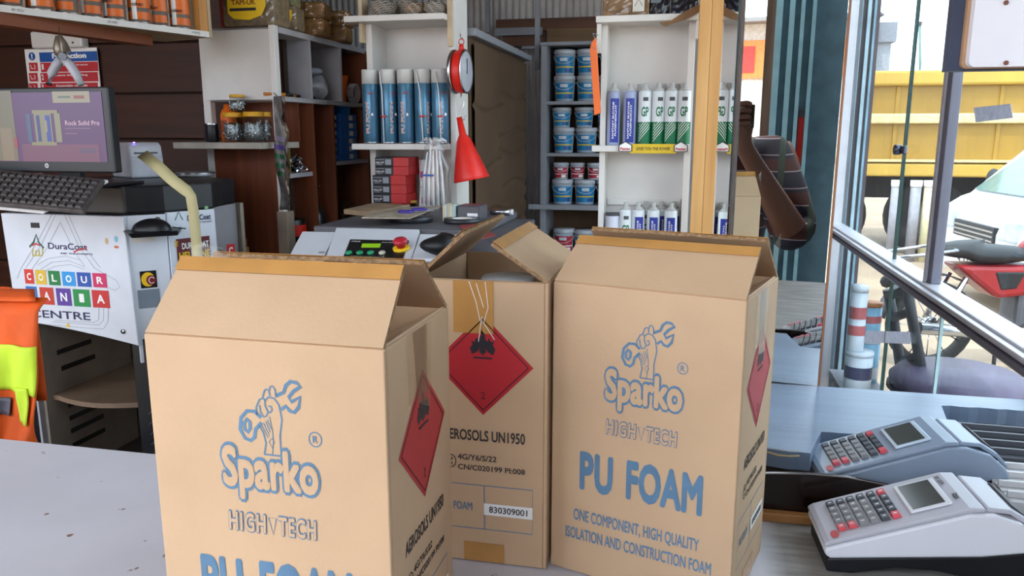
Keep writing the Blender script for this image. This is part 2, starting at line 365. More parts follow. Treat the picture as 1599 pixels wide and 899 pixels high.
# wooden post
tp = thing('wooden_post', 'pale pine post of two laths standing beside the sealant shelf', 'post', (0, 0, 0))
bx(0.018, 0.0575, 2.775, 2.815, 0.0, 2.62).build('lath', wood_mat('pine_a', 'd6a468', 'b98547', 'Z', 5), tp, bevel=0.002)
bx(0.0585, 0.097, 2.777, 2.815, 0.0, 2.62).build('lath', wood_mat('pine_b', 'cf9c60', 'b27c40', 'Z', 5), tp, bevel=0.002)
# mirrors
def mirror_mat():
    m = bpy.data.materials.new('mirror_silver'); m.use_nodes = True; bb = m.node_tree.nodes['Principled BSDF']
    bb.inputs['Base Color'].default_value = (0.86, 0.90, 0.90, 1); bb.inputs['Metallic'].default_value = 1; bb.inputs['Roughness'].default_value = 0.0
    return m
MIR = mirror_mat(); MEDGE = mat('mirror_edge', '5c4a40', 0.5)
MQ = at(1277, 604, Z=1.021); MN = (RGT*((1160-799.5)/FPX)+UPV*(-(178-449.5)/FPX)+FWD).normalized()
MQ = MQ + MN*0.008
def mhit(px, py):
    d = RGT*((px-799.5)/FPX)+UPV*(-(py-449.5)/FPX)+FWD
    return EYE+d*((MQ-EYE).dot(MN)/d.dot(MN))
MU = MN.cross(Vector((0, 0, 1))).normalized(); MV = MU.cross(MN).normalized()
def mirrored(P): P = Vector(P); return P-MN*(2*(P-MQ).dot(MN))
lb = mhit(1132, 598); u0 = (lb-MQ).dot(MU); zb = (1.0205-MQ.z)/MV.z
mr = thing('mirror_sheet', 'tall mirror leaning behind the right carton, reflecting a person in a plaid shirt', 'mirror', (0, 0, 0))
FM = Matrix(((MU.x, MV.x, MN.x, MQ.x), (MU.y, MV.y, MN.y, MQ.y), (MU.z, MV.z, MN.z, MQ.z), (0, 0, 0, 1)))
MB().box(u0, 0.0, zb, 1.35, 0.0, 0.004).build('mirror_glass', MIR, mr, M=FM)
MB().box(u0, 0.0, zb, 1.35, 0.004, 0.010).build('backing', MEDGE, mr, M=FM)
MB().box(0.0005, 0.004, zb, 1.35, -0.001, 0.010).build('edge_strip', mat('copper_edge', '9a6a4e', 0.4), mr, M=FM)
ma = thing('mirror_strip', 'narrow mirror strip beside the wooden post reflecting the sealant shelf', 'mirror', (0, 0, 0))
MA = Matrix.Translation((0.069, 1.345, 0)) @ Matrix.Rotation(math.radians(0.88), 4, 'Z')
MB().box(0.0, 0.002, 0.0, 0.46, 0.0, 2.4).build('mirror_glass', MIR, ma, M=MA)
MB().box(0.0025, 0.006, 0.0, 0.46, 0.0, 2.4).build('backing', MEDGE, ma, M=MA)
# ================================================================== cartons
CARD = mat('cardboard', 'c8a684', 0.75, var=0.05, vscale=9, bump=0.18, bscale=260)
CARDIN = mat('cardboard_inside', 'b08d6d', 0.8, var=0.06, vscale=9, bump=0.15, bscale=260)
CARDEDGE = mat('corrugated_edge', '9c7a58', 0.9, var=0.3, vscale=240, bump=0.6, bscale=400)
TAPE = mat('brown_packing_tape', 'bd8a4e', 0.25, var=0.1, vscale=20)
CTAPE = glass_mat('clear_tape', (0.97, 0.96, 0.94), 0.05, 0.3)
INK = mat('slate_blue_ink', '5d7f9c', 0.7, var=0.08, vscale=40)
INKD = mat('dark_ink', '3c3532', 0.7, var=0.08, vscale=40)
HAZ = mat('hazard_red', 'b8262f', 0.5, var=0.05)
HAZD = mat('hazard_line', '5c1a22', 0.6, var=0.05)
LOGO = {'wr': [(0.1067, 0.2764), (0.1134, 0.2796), (0.1155, 0.2851), (0.1194, 0.2885), (0.124, 0.2879), (0.1269, 0.2851), (0.1214, 0.2812), (0.1174, 0.2765), (0.119, 0.2727), (0.1265, 0.2773), (0.1247, 0.2692), (0.1211, 0.2648), (0.1171, 0.2659), (0.1146, 0.2692), (0.1107, 0.2662)],
 'ring': [(0.0939, 0.2584), (0.0889, 0.2629), (0.0828, 0.2628), (0.0774, 0.2569), (0.076, 0.2477), (0.0797, 0.2408), (0.0844, 0.2394), (0.0875, 0.2424), (0.0889, 0.2489), (0.094, 0.2545)],
 'hex': [(0.0824, 0.2564), (0.0796, 0.2525), (0.0798, 0.248), (0.0824, 0.2459), (0.0845, 0.2494), (0.0845, 0.2543), (0.0824, 0.2564)]}
THIN = [[(0.091, 0.2599), (0.0904, 0.2661), (0.0937, 0.2727), (0.0962, 0.2738), (0.0986, 0.2722)], [(0.0963, 0.2743), (0.098, 0.2797), (0.0999, 0.2811), (0.1017, 0.2801), (0.1022, 0.276)],
 [(0.1021, 0.2804), (0.103, 0.2832), (0.1049, 0.2838), (0.1066, 0.2812), (0.1072, 0.2756)], [(0.0934, 0.2682), (0.0938, 0.2629), (0.0962, 0.259), (0.0985, 0.2603), (0.0999, 0.2634), (0.0979, 0.2677), (0.0978, 0.2716), (0.101, 0.2751), (0.1047, 0.2745)],
 [(0.1005, 0.2679), (0.1028, 0.2678), (0.1033, 0.265), (0.1009, 0.2626)], [(0.1051, 0.2751), (0.109, 0.2696), (0.1107, 0.2582), (0.1084, 0.2454), (0.1084, 0.2295)], [(0.0916, 0.2531), (0.095, 0.2468), (0.0967, 0.2388), (0.0947, 0.2295)],
 [(0.0947, 0.2295), (0.1084, 0.2295)]]
HATCH = [[(0.1009, 0.2599), (0.1026, 0.2485), (0.1028, 0.2404), (0.1014, 0.2302)], [(0.0992, 0.24), (0.1019, 0.243), (0.1034, 0.2399), (0.1014, 0.2353), (0.0992, 0.24)], [(0.0939, 0.253), (0.0988, 0.2427)], [(0.0955, 0.2546), (0.0999, 0.2446)], [(0.0975, 0.256), (0.1007, 0.2474)], [(0.0989, 0.2574), (0.1016, 0.2501)]]
def mapl(p): return (0.06+(p[0]-0.0575)*1.056, 0.2133+(p[1]-0.2051)*1.035)
FLAME = [(0.0, -0.9), (-0.28, -0.62), (-0.16, -0.25), (-0.42, -0.62), (-0.85, -0.85), (-1.0, -0.35), (-0.78, -0.05), (-0.92, 0.25), (-0.62, 0.1), (-0.52, 0.45), (-0.32, 0.35), (-0.1, 0.7), (-0.12, 1.15), (0.18, 0.75), (0.2, 0.35), (0.42, 0.2), (0.48, 0.52), (0.68, 0.15), (0.92, 0.3), (0.8, -0.02), (1.0, -0.4), (0.82, -0.85), (0.4, -0.6), (0.2, -0.3), (0.28, -0.62)]
CW, CD, CHT, CT = 0.2019, 0.1485, 0.329, 0.004
def carton(label, loc, rz, flaps, tape_front=True):
    t = thing('cardboard_carton', label, 'box', loc, rz, 'foam cartons on the counter')
    W2, D2 = CW/2, CD/2
    def panel(name, fn_pt, nu, nv, bul, parent=t):
        pass
    bx(-W2, W2, -D2, -D2+CT, 0.001, CHT).build('front_panel', CARD, t, bevel=0.0012)
    bx(-W2, W2, D2-CT, D2, 0.001, CHT).build('back_panel', CARD, t, bevel=0.0012)
    bx(W2-CT, W2, -D2+CT, D2-CT, 0.001, CHT).build('side_panel', CARD, t, bevel=0.0012)
    bx(-W2, -W2+CT, -D2+CT, D2-CT, 0.001, CHT).build('side_panel', CARD, t, bevel=0.0012)
    bx(-W2+CT, W2-CT, -D2+CT, D2-CT, 0.001, 0.006).build('bottom_panel', CARDIN, t)
    # flaps: angle from vertical, positive leans inwards
    FL = 0.0725
    for side, ang, skew in flaps:
        a = math.radians(ang)
        if side in ('front', 'back'): w = CW/2-0.001; hinge = Matrix.Translation((0, (-D2+CT/2) if side == 'front' else (D2-CT/2), CHT)) @ Matrix.Rotation(0 if side == 'front' else math.pi, 4, 'Z')
        else: w = CD/2-0.005; hinge = Matrix.Translation(((W2-CT/2) if side == 'right' else (-W2+CT/2), 0, CHT)) @ Matrix.Rotation(math.pi/2 if side == 'right' else -math.pi/2, 4, 'Z')
        T = hinge @ Matrix.Rotation(-a, 4, 'X')
        nseg = 14; rr = random.Random(hash(side) % 97 if False else len(label)+ord(side[0]))
        b = MB(); wob = [rr.uniform(-0.0012, 0.0012) for _ in range(nseg+1)]
        def pt(i, top, yy): 
            x = -w+2*w*i/nseg; inset = skew*(1 if top else 0)
            return (x*(1-inset), yy+(0.0), (FL+wob[i]) if top else 0.0)
        vs_ = []
        for yy in (-CT/2, CT/2):
            for top in (0, 1): vs_ += [pt(i, top, yy) for i in range(nseg+1)]
        k = nseg+1; fs = []; mi = []
        for i in range(nseg):
            fs.append((i, i+1, k+i+1, k+i)); mi.append(0); fs.append((2*k+i+1, 2*k+i, 3*k+i, 3*k+i+1)); mi.append(1)
            fs.append((k+i, k+i+1, 3*k+i+1, 3*k+i)); mi.append(2); fs.append((i+1, i, 2*k+i, 2*k+i+1)); mi.append(0)
        fs += [(0, k, 3*k, 2*k), (k-1, 3*k-1, 4*k-1, 2*k-1)]; mi += [2, 2]
        b.v = vs_; b.f = fs; b.mi = mi; b.sm = [False]*len(fs)
        fo = b.build('flap', [CARD, CARDIN, CARDEDGE], t, M=T)
        if side in ('front', 'back'):
            tb = MB(); tb.box(-w*0.985, w*0.985, -CT/2-0.0017, -CT/2-0.0013, FL-0.014, FL-0.0005); tb.build('tape_strip', TAPE, fo, M=T)
    # print on the long front
    F0 = frame((-W2, -D2-0.0003, 0), *FRONT)
    k = 0.0026
    strokes(t, 'logo_spanner', [[mapl(p) for p in LOGO[n]] for n in ('wr', 'ring')]+[[mapl(p) for p in LOGO['hex']]], 0.0029, F0, INK)
    strokes(t, 'logo_fist', [[mapl(p) for p in l] for l in THIN], 0.0013, F0, INK)
    strokes(t, 'logo_hatching', [[mapl(p) for p in l] for l in HATCH], 0.0007, F0, INK)
    def FR(x, z): return frame((-W2+x, -D2-0.0003, z), *FRONT)
    text(t, 'Sparko', FR(0.1033, 0.2213), 0.0868, 0.0500, INK, layers=[(0.105, INK, 0.0), (0.042, CARD, 0.0004)], spacing=1.02)
    strokes(t, 'registered_ring', [ell(0.1434, 0.2549, 0.0052, 0.0058)], 0.0009, F0, INK)
    text(t, 'R', FR(0.1434, 0.2549), 0.0042, 0.0058, INK, bold=0.02)
    text(t, 'HIGH', FR(0.0805, 0.1795), 0.0345, 0.0182, INK, layers=[(0.075, INK, 0.0), (0.026, CARD, 0.0004)], spacing=1.15, shear=0.06)
    text(t, 'TECH', FR(0.1245, 0.1795), 0.0335, 0.0182, INK, layers=[(0.075, INK, 0.0), (0.026, CARD, 0.0004)], spacing=1.15, shear=0.06)
    strokes(t, 'logo_triangle', [[(0.0993, 0.1855), (0.1062, 0.1855), (0.1028, 0.1710), (0.0993, 0.1855)]], 0.0009, F0, INK)
    text(t, 'PU', FR(0.0535, 0.1235), 0.0385, 0.0450, INK, bold=0.045, spacing=1.1)
    text(t, 'FOAM', FR(0.1287, 0.1250), 0.0815, 0.0450, INK, bold=0.045, spacing=1.05)
    text(t, 'ONE COMPONENT, HIGH QUALITY', FR(0.0980, 0.0697), 0.1405, 0.0160, INK, bold=0.02)
    text(t, 'ISOLATION AND CONSTRUCTION FOAM', FR(0.1000, 0.0482), 0.1635, 0.0138, INK, bold=0.02)
    # print on the narrow side (local +x)
    def FS(y, z): return frame((W2+0.0003, -D2+y, z), (0, 1, 0), (0, 0, 1))
    S0 = FS(0, 0)
    cx, cz, hw, hh = 0.0765, 0.2355, 0.0560, 0.0570
    rect_pts = [(cx-hw, cz), (cx, cz-hh), (cx+hw, cz), (cx, cz+hh)]
    dm = poly_flat(t, 'hazard_diamond', rect_pts, S0, HAZ)
    q = 0.90
    strokes(dm, 'border_line', [[(cx-hw*q, cz), (cx, cz-hh*q), (cx+hw*q, cz), (cx, cz+hh*q), (cx-hw*q, cz)]], 0.0017, S0, HAZD, 0.0003)
    poly_flat(dm, 'flame', [(cx+x*0.0142, cz+0.0240+y*0.0142) for x, y in FLAME], S0, INKBLACK, 0.0003)
    rect(dm, 'flame_bar', cx-0.0105, cx+0.0105, cz+0.0075, cz+0.0092, S0, INKBLACK, 0.0003)
    text(dm, '2', FS(cx, 0.2010), 0.0052, 0.0085, HAZD, lift=0.0003)
    text(t, 'AEROSOLS UN1950', FS(0.0765, 0.1540), 0.0945, 0.0128, INKD, bold=0.025)
    text(t, '4G/Y6/S/22', FS(0.0690, 0.1275), 0.0450, 0.0068, INKD, bold=0.02)
    text(t, 'CN/C020199 PI:008', FS(0.0853, 0.1155), 0.0770, 0.0064, INKD, bold=0.02)
    strokes(t, 'un_ring', [ell(0.0385, 0.1215, 0.0058, 0.0075)], 0.0012, S0, INKD)
    text(t, 'u\nn', FS(0.0385, 0.1215), 0.0042, 0.0095, INKD, bold=0.02, line=0.8)
    strokes(t, 'printed_table', [[(0.020, 0.0950), (0.1324, 0.0950), (0.1324, 0.0420), (0.020, 0.0420), (0.020, 0.0950)], [(0.0770, 0.0950), (0.0770, 0.0420)]], 0.0011, S0, INK)
    text(t, 'PU FOAM', FS(0.0455, 0.0685), 0.0350, 0.0098, INK, bold=0.02)
    stk = rect(t, 'number_label', 0.0768, 0.1326, 0.0600, 0.0740, S0, WHITEPRINT, 0.0002)
    text(stk, '830309001', FS(0.1048, 0.0672), 0.0440, 0.0075, INKBLACK, lift=0.0008, bold=0.01)
    rect(t, 'tape_strip', 0.0440, 0.0885, CHT-0.058, CHT-0.0005, S0, TAPE if tape_front else CTAPE, 0.0001, 0.0002)
    rect(t, 'tape_strip', 0.0527, 0.0996, 0.002, 0.0250, S0, TAPE, 0.0001, 0.0002)
    return t
def place(x, y, yaw):   # front right corner of the long face -> centre
    c, s = math.cos(yaw), math.sin(yaw)
    return (x-c*CW/2-s*CD/2, y-s*CW/2+c*CD/2, 0.95)
cL = carton('open carton nearest the camera, front left, pale lit with lettering cut off at the frame', place(-0.2085, 0.5130, -0.02), -0.02, [('front', 44, 0.02), ('back', 47.5, 0.02), ('right', 118, 0.03), ('left', 118, 0.03)], False)
cR = carton('rightmost open carton with its large PU FOAM lettering fully in view', place(0.0602, 0.7445, -0.2944), -0.2944, [('front', 56, 0.02), ('back', 50, 0.02), ('right', 120, 0.03), ('left', 118, 0.03)], False)
cM = carton('middle carton turned to its red flame diamond, side flaps standing open', (-0.136-CD/2, 0.7915+CW/2, 0.95), -math.pi/2, [('front', 47, 0.02), ('back', 57, 0.02), ('left', 172, 0.03), ('right', 174, 0.03)], True)
# torn clear tape on the front left and right cartons
def torn_tape(parent, pts, name='torn_tape'):
    b = MB(); b.add(pts, [tuple(range(len(pts)))]); return b.build(name, CTAPE, parent, solid=0.0003)
torn_tape(cL, [(CW/2+0.0006, -0.018, CHT-0.001), (CW/2+0.0006, 0.024, CHT-0.001), (CW/2+0.0008, 0.018, CHT-0.075), (CW/2+0.0008, -0.010, CHT-0.062)])
torn_tape(cL, [(-CW/2+0.012, -0.025, CHT+0.052), (-CW/2+0.048, -0.024, CHT+0.054), (-CW/2+0.040, -0.020, CHT+0.061), (-CW/2+0.020, -0.020, CHT+0.066), (-CW/2+0.010, -0.022, CHT+0.060)])
torn_tape(cR, [(CW/2+0.0006, -0.018, CHT-0.001), (CW/2+0.0006, 0.022, CHT-0.001), (CW/2+0.0008, 0.018, CHT-0.070), (CW/2+0.0008, -0.012, CHT-0.068)])
torn_tape(cR, [(CW/2-0.012, CD/2-0.052, CHT+0.040), (CW/2-0.001, CD/2-0.040, CHT+0.036), (CW/2+0.003, CD/2-0.020, CHT+0.020), (CW/2+0.006, CD/2-0.036, CHT+0.052)])
strokes(cM, 'cracked_tape', [[(0.062, 0.328), (0.070, 0.305), (0.074, 0.285)], [(0.080, 0.328), (0.083, 0.300), (0.078, 0.283), (0.090, 0.265)], [(0.070, 0.326), (0.078, 0.300)], [(0.076, 0.290), (0.072, 0.262)]], 0.0007, frame((CW/2+0.0008, -CD/2, 0), (0, 1, 0), (0, 0, 1)), WHITEPRINT)
# foam can standing inside the middle carton
fc = thing('foam_can_in_carton', 'pale blue can top with white rim inside the middle carton', 'can', (-0.205, 0.905, 0.956))
MB().lathe([(0.030, 0), (0.0325, 0.004), (0.0325, 0.27), (0.030, 0.275)], 24).build('can_body', mat('pale_blue_can', '9fc6de', 0.3, 0.2), fc)
MB().lathe([(0.026, 0.275), (0.0335, 0.2755), (0.0335, 0.305), (0.0315, 0.308), (0.0, 0.308)], 24).build('cap', mat('can_cap_white', 'dfe6ea', 0.35), fc)
# ================================================================== right hand sealant shelf
def XZ(px, py, Y): p = at(px, py, Y=Y); return p.x, p.z
SY = 2.90
x0, ztop = XZ(938, 38, SY); x1, _ = XZ(1090, 38, SY); _, zs = XZ(1010, 227, SY); _, zlow = XZ(1010, 408, SY)
su = thing('sealant_shelf_unit', 'white shelf unit of sealant cartridges left of the pine post', 'shelf', (0, 0, 0))
bx(x0+0.005, x0+0.026, SY, SY+0.11, 0.0, ztop).build('side_board', WHITE, su, bevel=0.001)
bx(x1-0.030, x1-0.006, SY, SY+0.11, 0.0, ztop).build('side_board', WHITE, su, bevel=0.001)
bx(x0+0.026, x1-0.030, SY+0.10, SY+0.11, 0.0, ztop).build('back_board', WHITE, su)
bx(x0-0.012, x1+0.0, SY-0.05, SY+0.115, ztop, ztop+0.022).build('shelf_board', WHITE, su, bevel=0.002)
bx(x0-0.018, x1-0.020, SY-0.05, SY+0.10, zs-0.022, zs).build('shelf_board', WHITE, su, bevel=0.002)
bx(x0+0.026, x1-0.030, SY-0.04, SY+0.10, zlow-0.022, zlow).build('shelf_board', WHITE, su, bevel=0.002)
bx(x0-0.010, x0+0.005, SY-0.03, SY+0.0, ztop-0.10, ztop-0.001).build('bracket', WHITE, su)
bx(x1-0.006, x1+0.006, SY-0.03, SY+0.0, ztop-0.06, ztop-0.001).build('bracket', WHITE, su)
bx(x0+0.03, x1-0.035, SY+0.085, SY+0.1, zlow+0.20, zlow+0.225).build('back_rail', WHITE, su)
# advertising strip on the shelf edge
sx0, sz0 = XZ(966, 234, SY-0.055); sx1, _ = XZ(1074, 234, SY-0.055)
st = thing('shelf_strip', 'yellow advertising strip with two red and white house logos on shelf edge', 'sign', (0, 0, 0))
bx(sx0+0.04, sx1-0.04, SY-0.056, SY-0.0515, zs-0.027, zs+0.006).build('strip_face', mat('strip_yellow', 'd8b31c', 0.4), st)
text(st, 'GIVES YOU THE POWER', frame(((sx0+sx1)/2, SY-0.0565, zs-0.0105), *FRONT), 0.118, 0.011, INKBLACK, bold=0.02, shear=0.2)
for cxx in (sx0+0.024, sx1-0.024):
    hp = [(-0.024, -0.012), (0.024, -0.012), (0.024, 0.010), (0.0, 0.024), (-0.024, 0.010)]
    lg = MB().prism([(cxx+a, zs-0.008+b_) for a, b_ in hp], SY-0.060, SY-0.0565).build('house_logo', INKBLACK, st)
    poly_flat(lg, 'house_face', [(a*0.86, b_*0.84) for a, b_ in hp], frame((cxx, SY-0.0603, zs-0.008), *FRONT), WHITEPRINT)
    text(lg, 'Pattex', frame((cxx, SY-0.0606, zs-0.011), *FRONT), 0.036, 0.009, REDPRINT, bold=0.05)
# cartridges
CARTW = mat('cartridge_white', 'd5d8da', 0.35, var=0.03); CARTBLUE = mat('cartridge_blue', '1f2f92', 0.4, var=0.05); CARTGREY = mat('cartridge_silver', '9aa3c0', 0.35, var=0.05)
NOZ = mat('nozzle_grey', 'b8b7b4', 0.4)
def cartridge(kind):
    t = thing('sealant_cartridge', 'x', 'cartridge')
    R, Hh = 0.0235, 0.190
    MB().lathe([(R*0.98, 0.0), (R, 0.003), (R, Hh-0.006), (R*0.9, Hh)], 22).build('tube', CARTW if kind != 'blue' else CARTGREY, t)
    MB().lathe([(R*0.9, Hh), (R*0.62, Hh+0.008), (0.009, Hh+0.012), (0.009, Hh+0.026), (0.006, Hh+0.028), (0.0, Hh+0.028)], 16).build('nozzle', NOZ, t)
    def wrapF(z): return frame((0, -R, z), *FRONT)
    if kind == 'gp':
        MB().lathe([(R+0.0003, 0.004), (R+0.0003, 0.082)], 22, cap=False).build('green_band', GREENP, t)
        text(t, 'GP', wrapF(0.118), 0.026, 0.034, GREENP, bold=0.03, lift=0.0006, wrap=R)
        gb = MB()
        for i in range(6):
            for k in range(6):
                a0 = -0.95+0.30*k; zz0 = 0.012+0.011*i+0.0085*k
                if zz0 > 0.074: continue
                gb.add([((R+0.0007)*math.sin(a), -(R+0.0007)*math.cos(a), z) for a, z in ((a0, zz0), (a0+0.30, zz0+0.0085), (a0+0.30, zz0+0.0115), (a0, zz0+0.003))], [(0, 1, 2, 3)])
        gb.build('stripes', WHITEPRINT, t)
        gb = MB(); gb.lathe([(R+0.0004, 0.155), (R+0.0004, 0.168)], 8, cap=False, a0=-1.9, a1=-1.1); gb.build('logo_mark', DARKGREY, t)
    else:
        MB().lathe([(R+0.0003, 0.010), (R+0.0003, 0.165)], 12, cap=False, a0=-2.1, a1=-0.75).build('blue_panel', CARTBLUE, t)
        for dx, bw in ((-0.006, 0.13), (0.003, 0.11)):
            text(t, 'SANITARY SILICONE' if dx < 0 else 'FUGENDICHT', frame((0.004+dx, -R, 0.088), (0, 0, 1), (-1, 0, 0)), bw, 0.006, WHITEPRINT, bold=0.02, lift=0.0016)
    return t
protoG = cartridge('gp'); protoB = cartridge('blue'); protoS = cartridge('blue')
# the lower shelf has blue fronted white tubes
for ch in protoS.children:
    if ch.name.startswith('tube'): ch.data = ch.data.copy(); ch.data.materials[0] = CARTW
first = {'G': protoG, 'B': protoB, 'S': protoS}; used = set()
def put_cart(k, px, dy, z, label, grp, rz=0.0):
    p = XZ(px, 228, SY+0.005+dy); base = first[k]
    o = base if k not in used else dup(base)
    used.add(k); o.location = (p[0], SY+0.005+dy, z+0.0005); o.rotation_euler = (0, 0, rz); o['label'] = label; o['group'] = grp
gu = 'sealant cartridges on the upper shelf'; gl = 'sealant cartridges on the lower shelf'
put_cart('B', 957, 0, zs, 'blue and silver sealant cartridge, leftmost on the upper shelf', gu, 0.1)
put_cart('B', 982, 0, zs, 'blue and silver sealant cartridge, second from left on the upper shelf', gu, -0.05)
put_cart('G', 1005, 0.0, zs, 'green and white GP cartridge, first of the front four on upper shelf', gu, 0.1)
put_cart('G', 1026, 0.004, zs, 'green and white GP cartridge, second of the front four on upper shelf', gu, 0.25)
put_cart('G', 1046, 0.0, zs, 'green and white GP cartridge, third of the front four on upper shelf', gu, 0.05)
put_cart('G', 1066, 0.0, zs, 'green and white GP cartridge, rightmost of the front row on upper shelf', gu, 0.0)
put_cart('B', 996, 0.050, zs, 'silver cartridge in the back row, behind the first GP cartridge', gu, 0.5)
put_cart('G', 1034, 0.054, zs, 'GP cartridge in the back row, behind the gap of second and third', gu, 0.5)
put_cart('G', 1055, 0.052, zs, 'GP cartridge in the back row, partly hidden near the right end', gu, -0.3)
put_cart('G', 980, 0, zlow, 'green and white GP cartridge, leftmost on the lower shelf', gl, 0.1)
put_cart('S', 1000, 0, zlow, 'white and blue cartridge next to the GP one on lower shelf', gl, 0.1)
put_cart('S', 1024, 0, zlow, 'white and blue cartridge in the middle of the lower shelf', gl, 0.0)
put_cart('S', 1052, 0, zlow, 'white and blue cartridge at the right end of the lower shelf', gl, -0.1)
put_cart('G', 1012, 0.052, zlow, 'GP cartridge in the back row of the lower shelf', gl, 0.2)
put_cart('S', 1036, 0.054, zlow, 'blue cartridge in the back row of the lower shelf', gl, 0.4)
put_cart('S', 1056, 0.056, zlow, 'blue cartridge in the back right corner of lower shelf', gl, 0.3)
jx, _ = XZ(954, 345, SY+0.005)
jr = thing('white_tin', 'small plain white tin at the left end of the lower sealant shelf', 'tin', (jx+0.006, SY+0.01, zlow+0.0005))
MB().lathe([(0.026, 0), (0.027, 0.003), (0.027, 0.166), (0.0265, 0.17)], 24).build('tin_body', mat('lilac_white', 'd2d3e0', 0.4), jr)
MB().lathe([(0.0275, 0.166), (0.028, 0.168), (0.028, 0.176), (0.0, 0.176)], 24).build('lid', DARKGREY, jr)
# things on top of the unit
px0, pz0 = XZ(942, 27, SY); px1, _ = XZ(1014, 27, SY)
pc = thing('wrapped_parcel', 'brown parcel in shiny clear wrap on top of the sealant shelf', 'parcel', (px0, SY-0.03, ztop+0.0225))
rr = random.Random(11)
b = MB(); b.box(0, px1-px0, 0, 0.12, 0, 0.10); b.build('parcel_body', mat('parcel_brown', '8a6542', 0.6, var=0.2, vscale=30), pc, bevel=0.006)
b = MB(); b.grid(lambda u, v: (-0.001+(px1-px0+0.002)*u, -0.003+rr.uniform(-0.0022, 0.0016), 0.001+0.099*v), 16, 12, smooth=False); b.build('clear_wrap', CLEAR, pc)
lbp = rect(pc, 'parcel_label', 0.105, 0.145, 0.012, 0.098, frame((0, -0.0062, 0), *FRONT), PAPER)
strokes(lbp, 'label_marks', [[(0.112, 0.03), (0.125, 0.052), (0.138, 0.03)], [(0.115, 0.06), (0.135, 0.06)], [(0.125, 0.065), (0.118, 0.085), (0.134, 0.085)]], 0.002, frame((0, -0.007, 0), *FRONT), INKBLACK)
for i, (pa, pb) in enumerate(((1016, 1046), (1047, 1090))):
    qa, _ = XZ(pa, 27, SY); qb, _ = XZ(pb, 27, SY)
    o = thing('black_pack', 'black shrink wrapped pack beside the brown parcel' if i == 0 else 'black shrink wrapped pack at the right end beside the post', 'package', (qa, SY-0.02, ztop+0.0225))
    rr = random.Random(20+i)
    b = MB(); b.box(0, qb-qa-0.002, 0, 0.10, 0, 0.10); b.build('pack_body', mat('black_film', '1c1c22', 0.3, var=0.3, vscale=40), o, bevel=0.008)
    b = MB(); b.grid(lambda u, v: ((qb-qa-0.002)*u, -0.003+rr.uniform(-0.003, 0.0016), 0.1*v), 10, 10, smooth=False); b.build('shiny_film', mat('black_gloss', '22222a', 0.12, var=0.2), o)
ca = at(1032, 40, Y=SY-0.075); cb = at(1094, 12, Y=SY-0.075)
cs = thing('cardboard_scrap', 'torn strip of cardboard lying on edge of the sealant shelf top', 'cardboard', (0, 0, 0))
b = MB(); pts_ = [at(px, py, Y=SY-0.058) for px, py in ((1030, 35), (1048, 32), (1066, 20), (1092, 6), (1094, 18), (1070, 31), (1050, 37), (1038, 41))]
b.add([tuple(p) for p in pts_], [tuple(range(8))]); b.build('scrap', mat('scrap_brown', '7d5d40', 0.85), cs, solid=0.004)
# ================================================================== bucket rack at the back
BY = 4.30
bx0, bzt = XZ(846, 72, BY); bx1, _ = XZ(985, 72, BY)
RACK = mat('rack_grey', '8e8f96', 0.5, var=0.06)
br = thing('bucket_rack', 'grey painted rack of paint buckets against the back wall', 'shelf', (0, 0, 0))
for xa in (bx0, bx1-0.035): bx(xa, xa+0.032, BY-0.02, BY+0.25, 0, bzt).build('upright', RACK, br, bevel=0.002)
shz = [XZ(895, py, BY)[1] for py in (158, 239, 320, 398)]
for zz in shz: bx(bx0+0.032, bx1-0.035, BY-0.02, BY+0.25, zz-0.018, zz).build('shelf_board', RACK, br, bevel=0.002)
bx(bx0-0.005, bx1+0.005, BY-0.025, BY+0.25, bzt, bzt+0.018).build('top_board', RACK, br, bevel=0.002)
bx(bx0-0.06, bx1-0.1, BY-0.05, BY-0.022, shz[2]-0.024, shz[2]+0.004).build('front_rail', RACK, br, bevel=0.002)
bx(bx0+0.03, bx1-0.03, BY+0.25, BY+0.26, 0, bzt).build('back_panel', mat('rack_back_brown', '5a3f2a', 0.7), br)
TUB = mat('bucket_clear_grey', 'a9b4bf', 0.28, var=0.04); LIDM = mat('bucket_lid', 'b9bcc4', 0.35, var=0.05); BBLUE = mat('bucket_label_blue', '1e7fb4', 0.4, var=0.15, vscale=30); BRED = mat('bucket_label_red', 'b2263a', 0.4, var=0.15, vscale=30)
BNAVY = mat('bucket_navy', '1d4b86', 0.4, var=0.2, vscale=60)
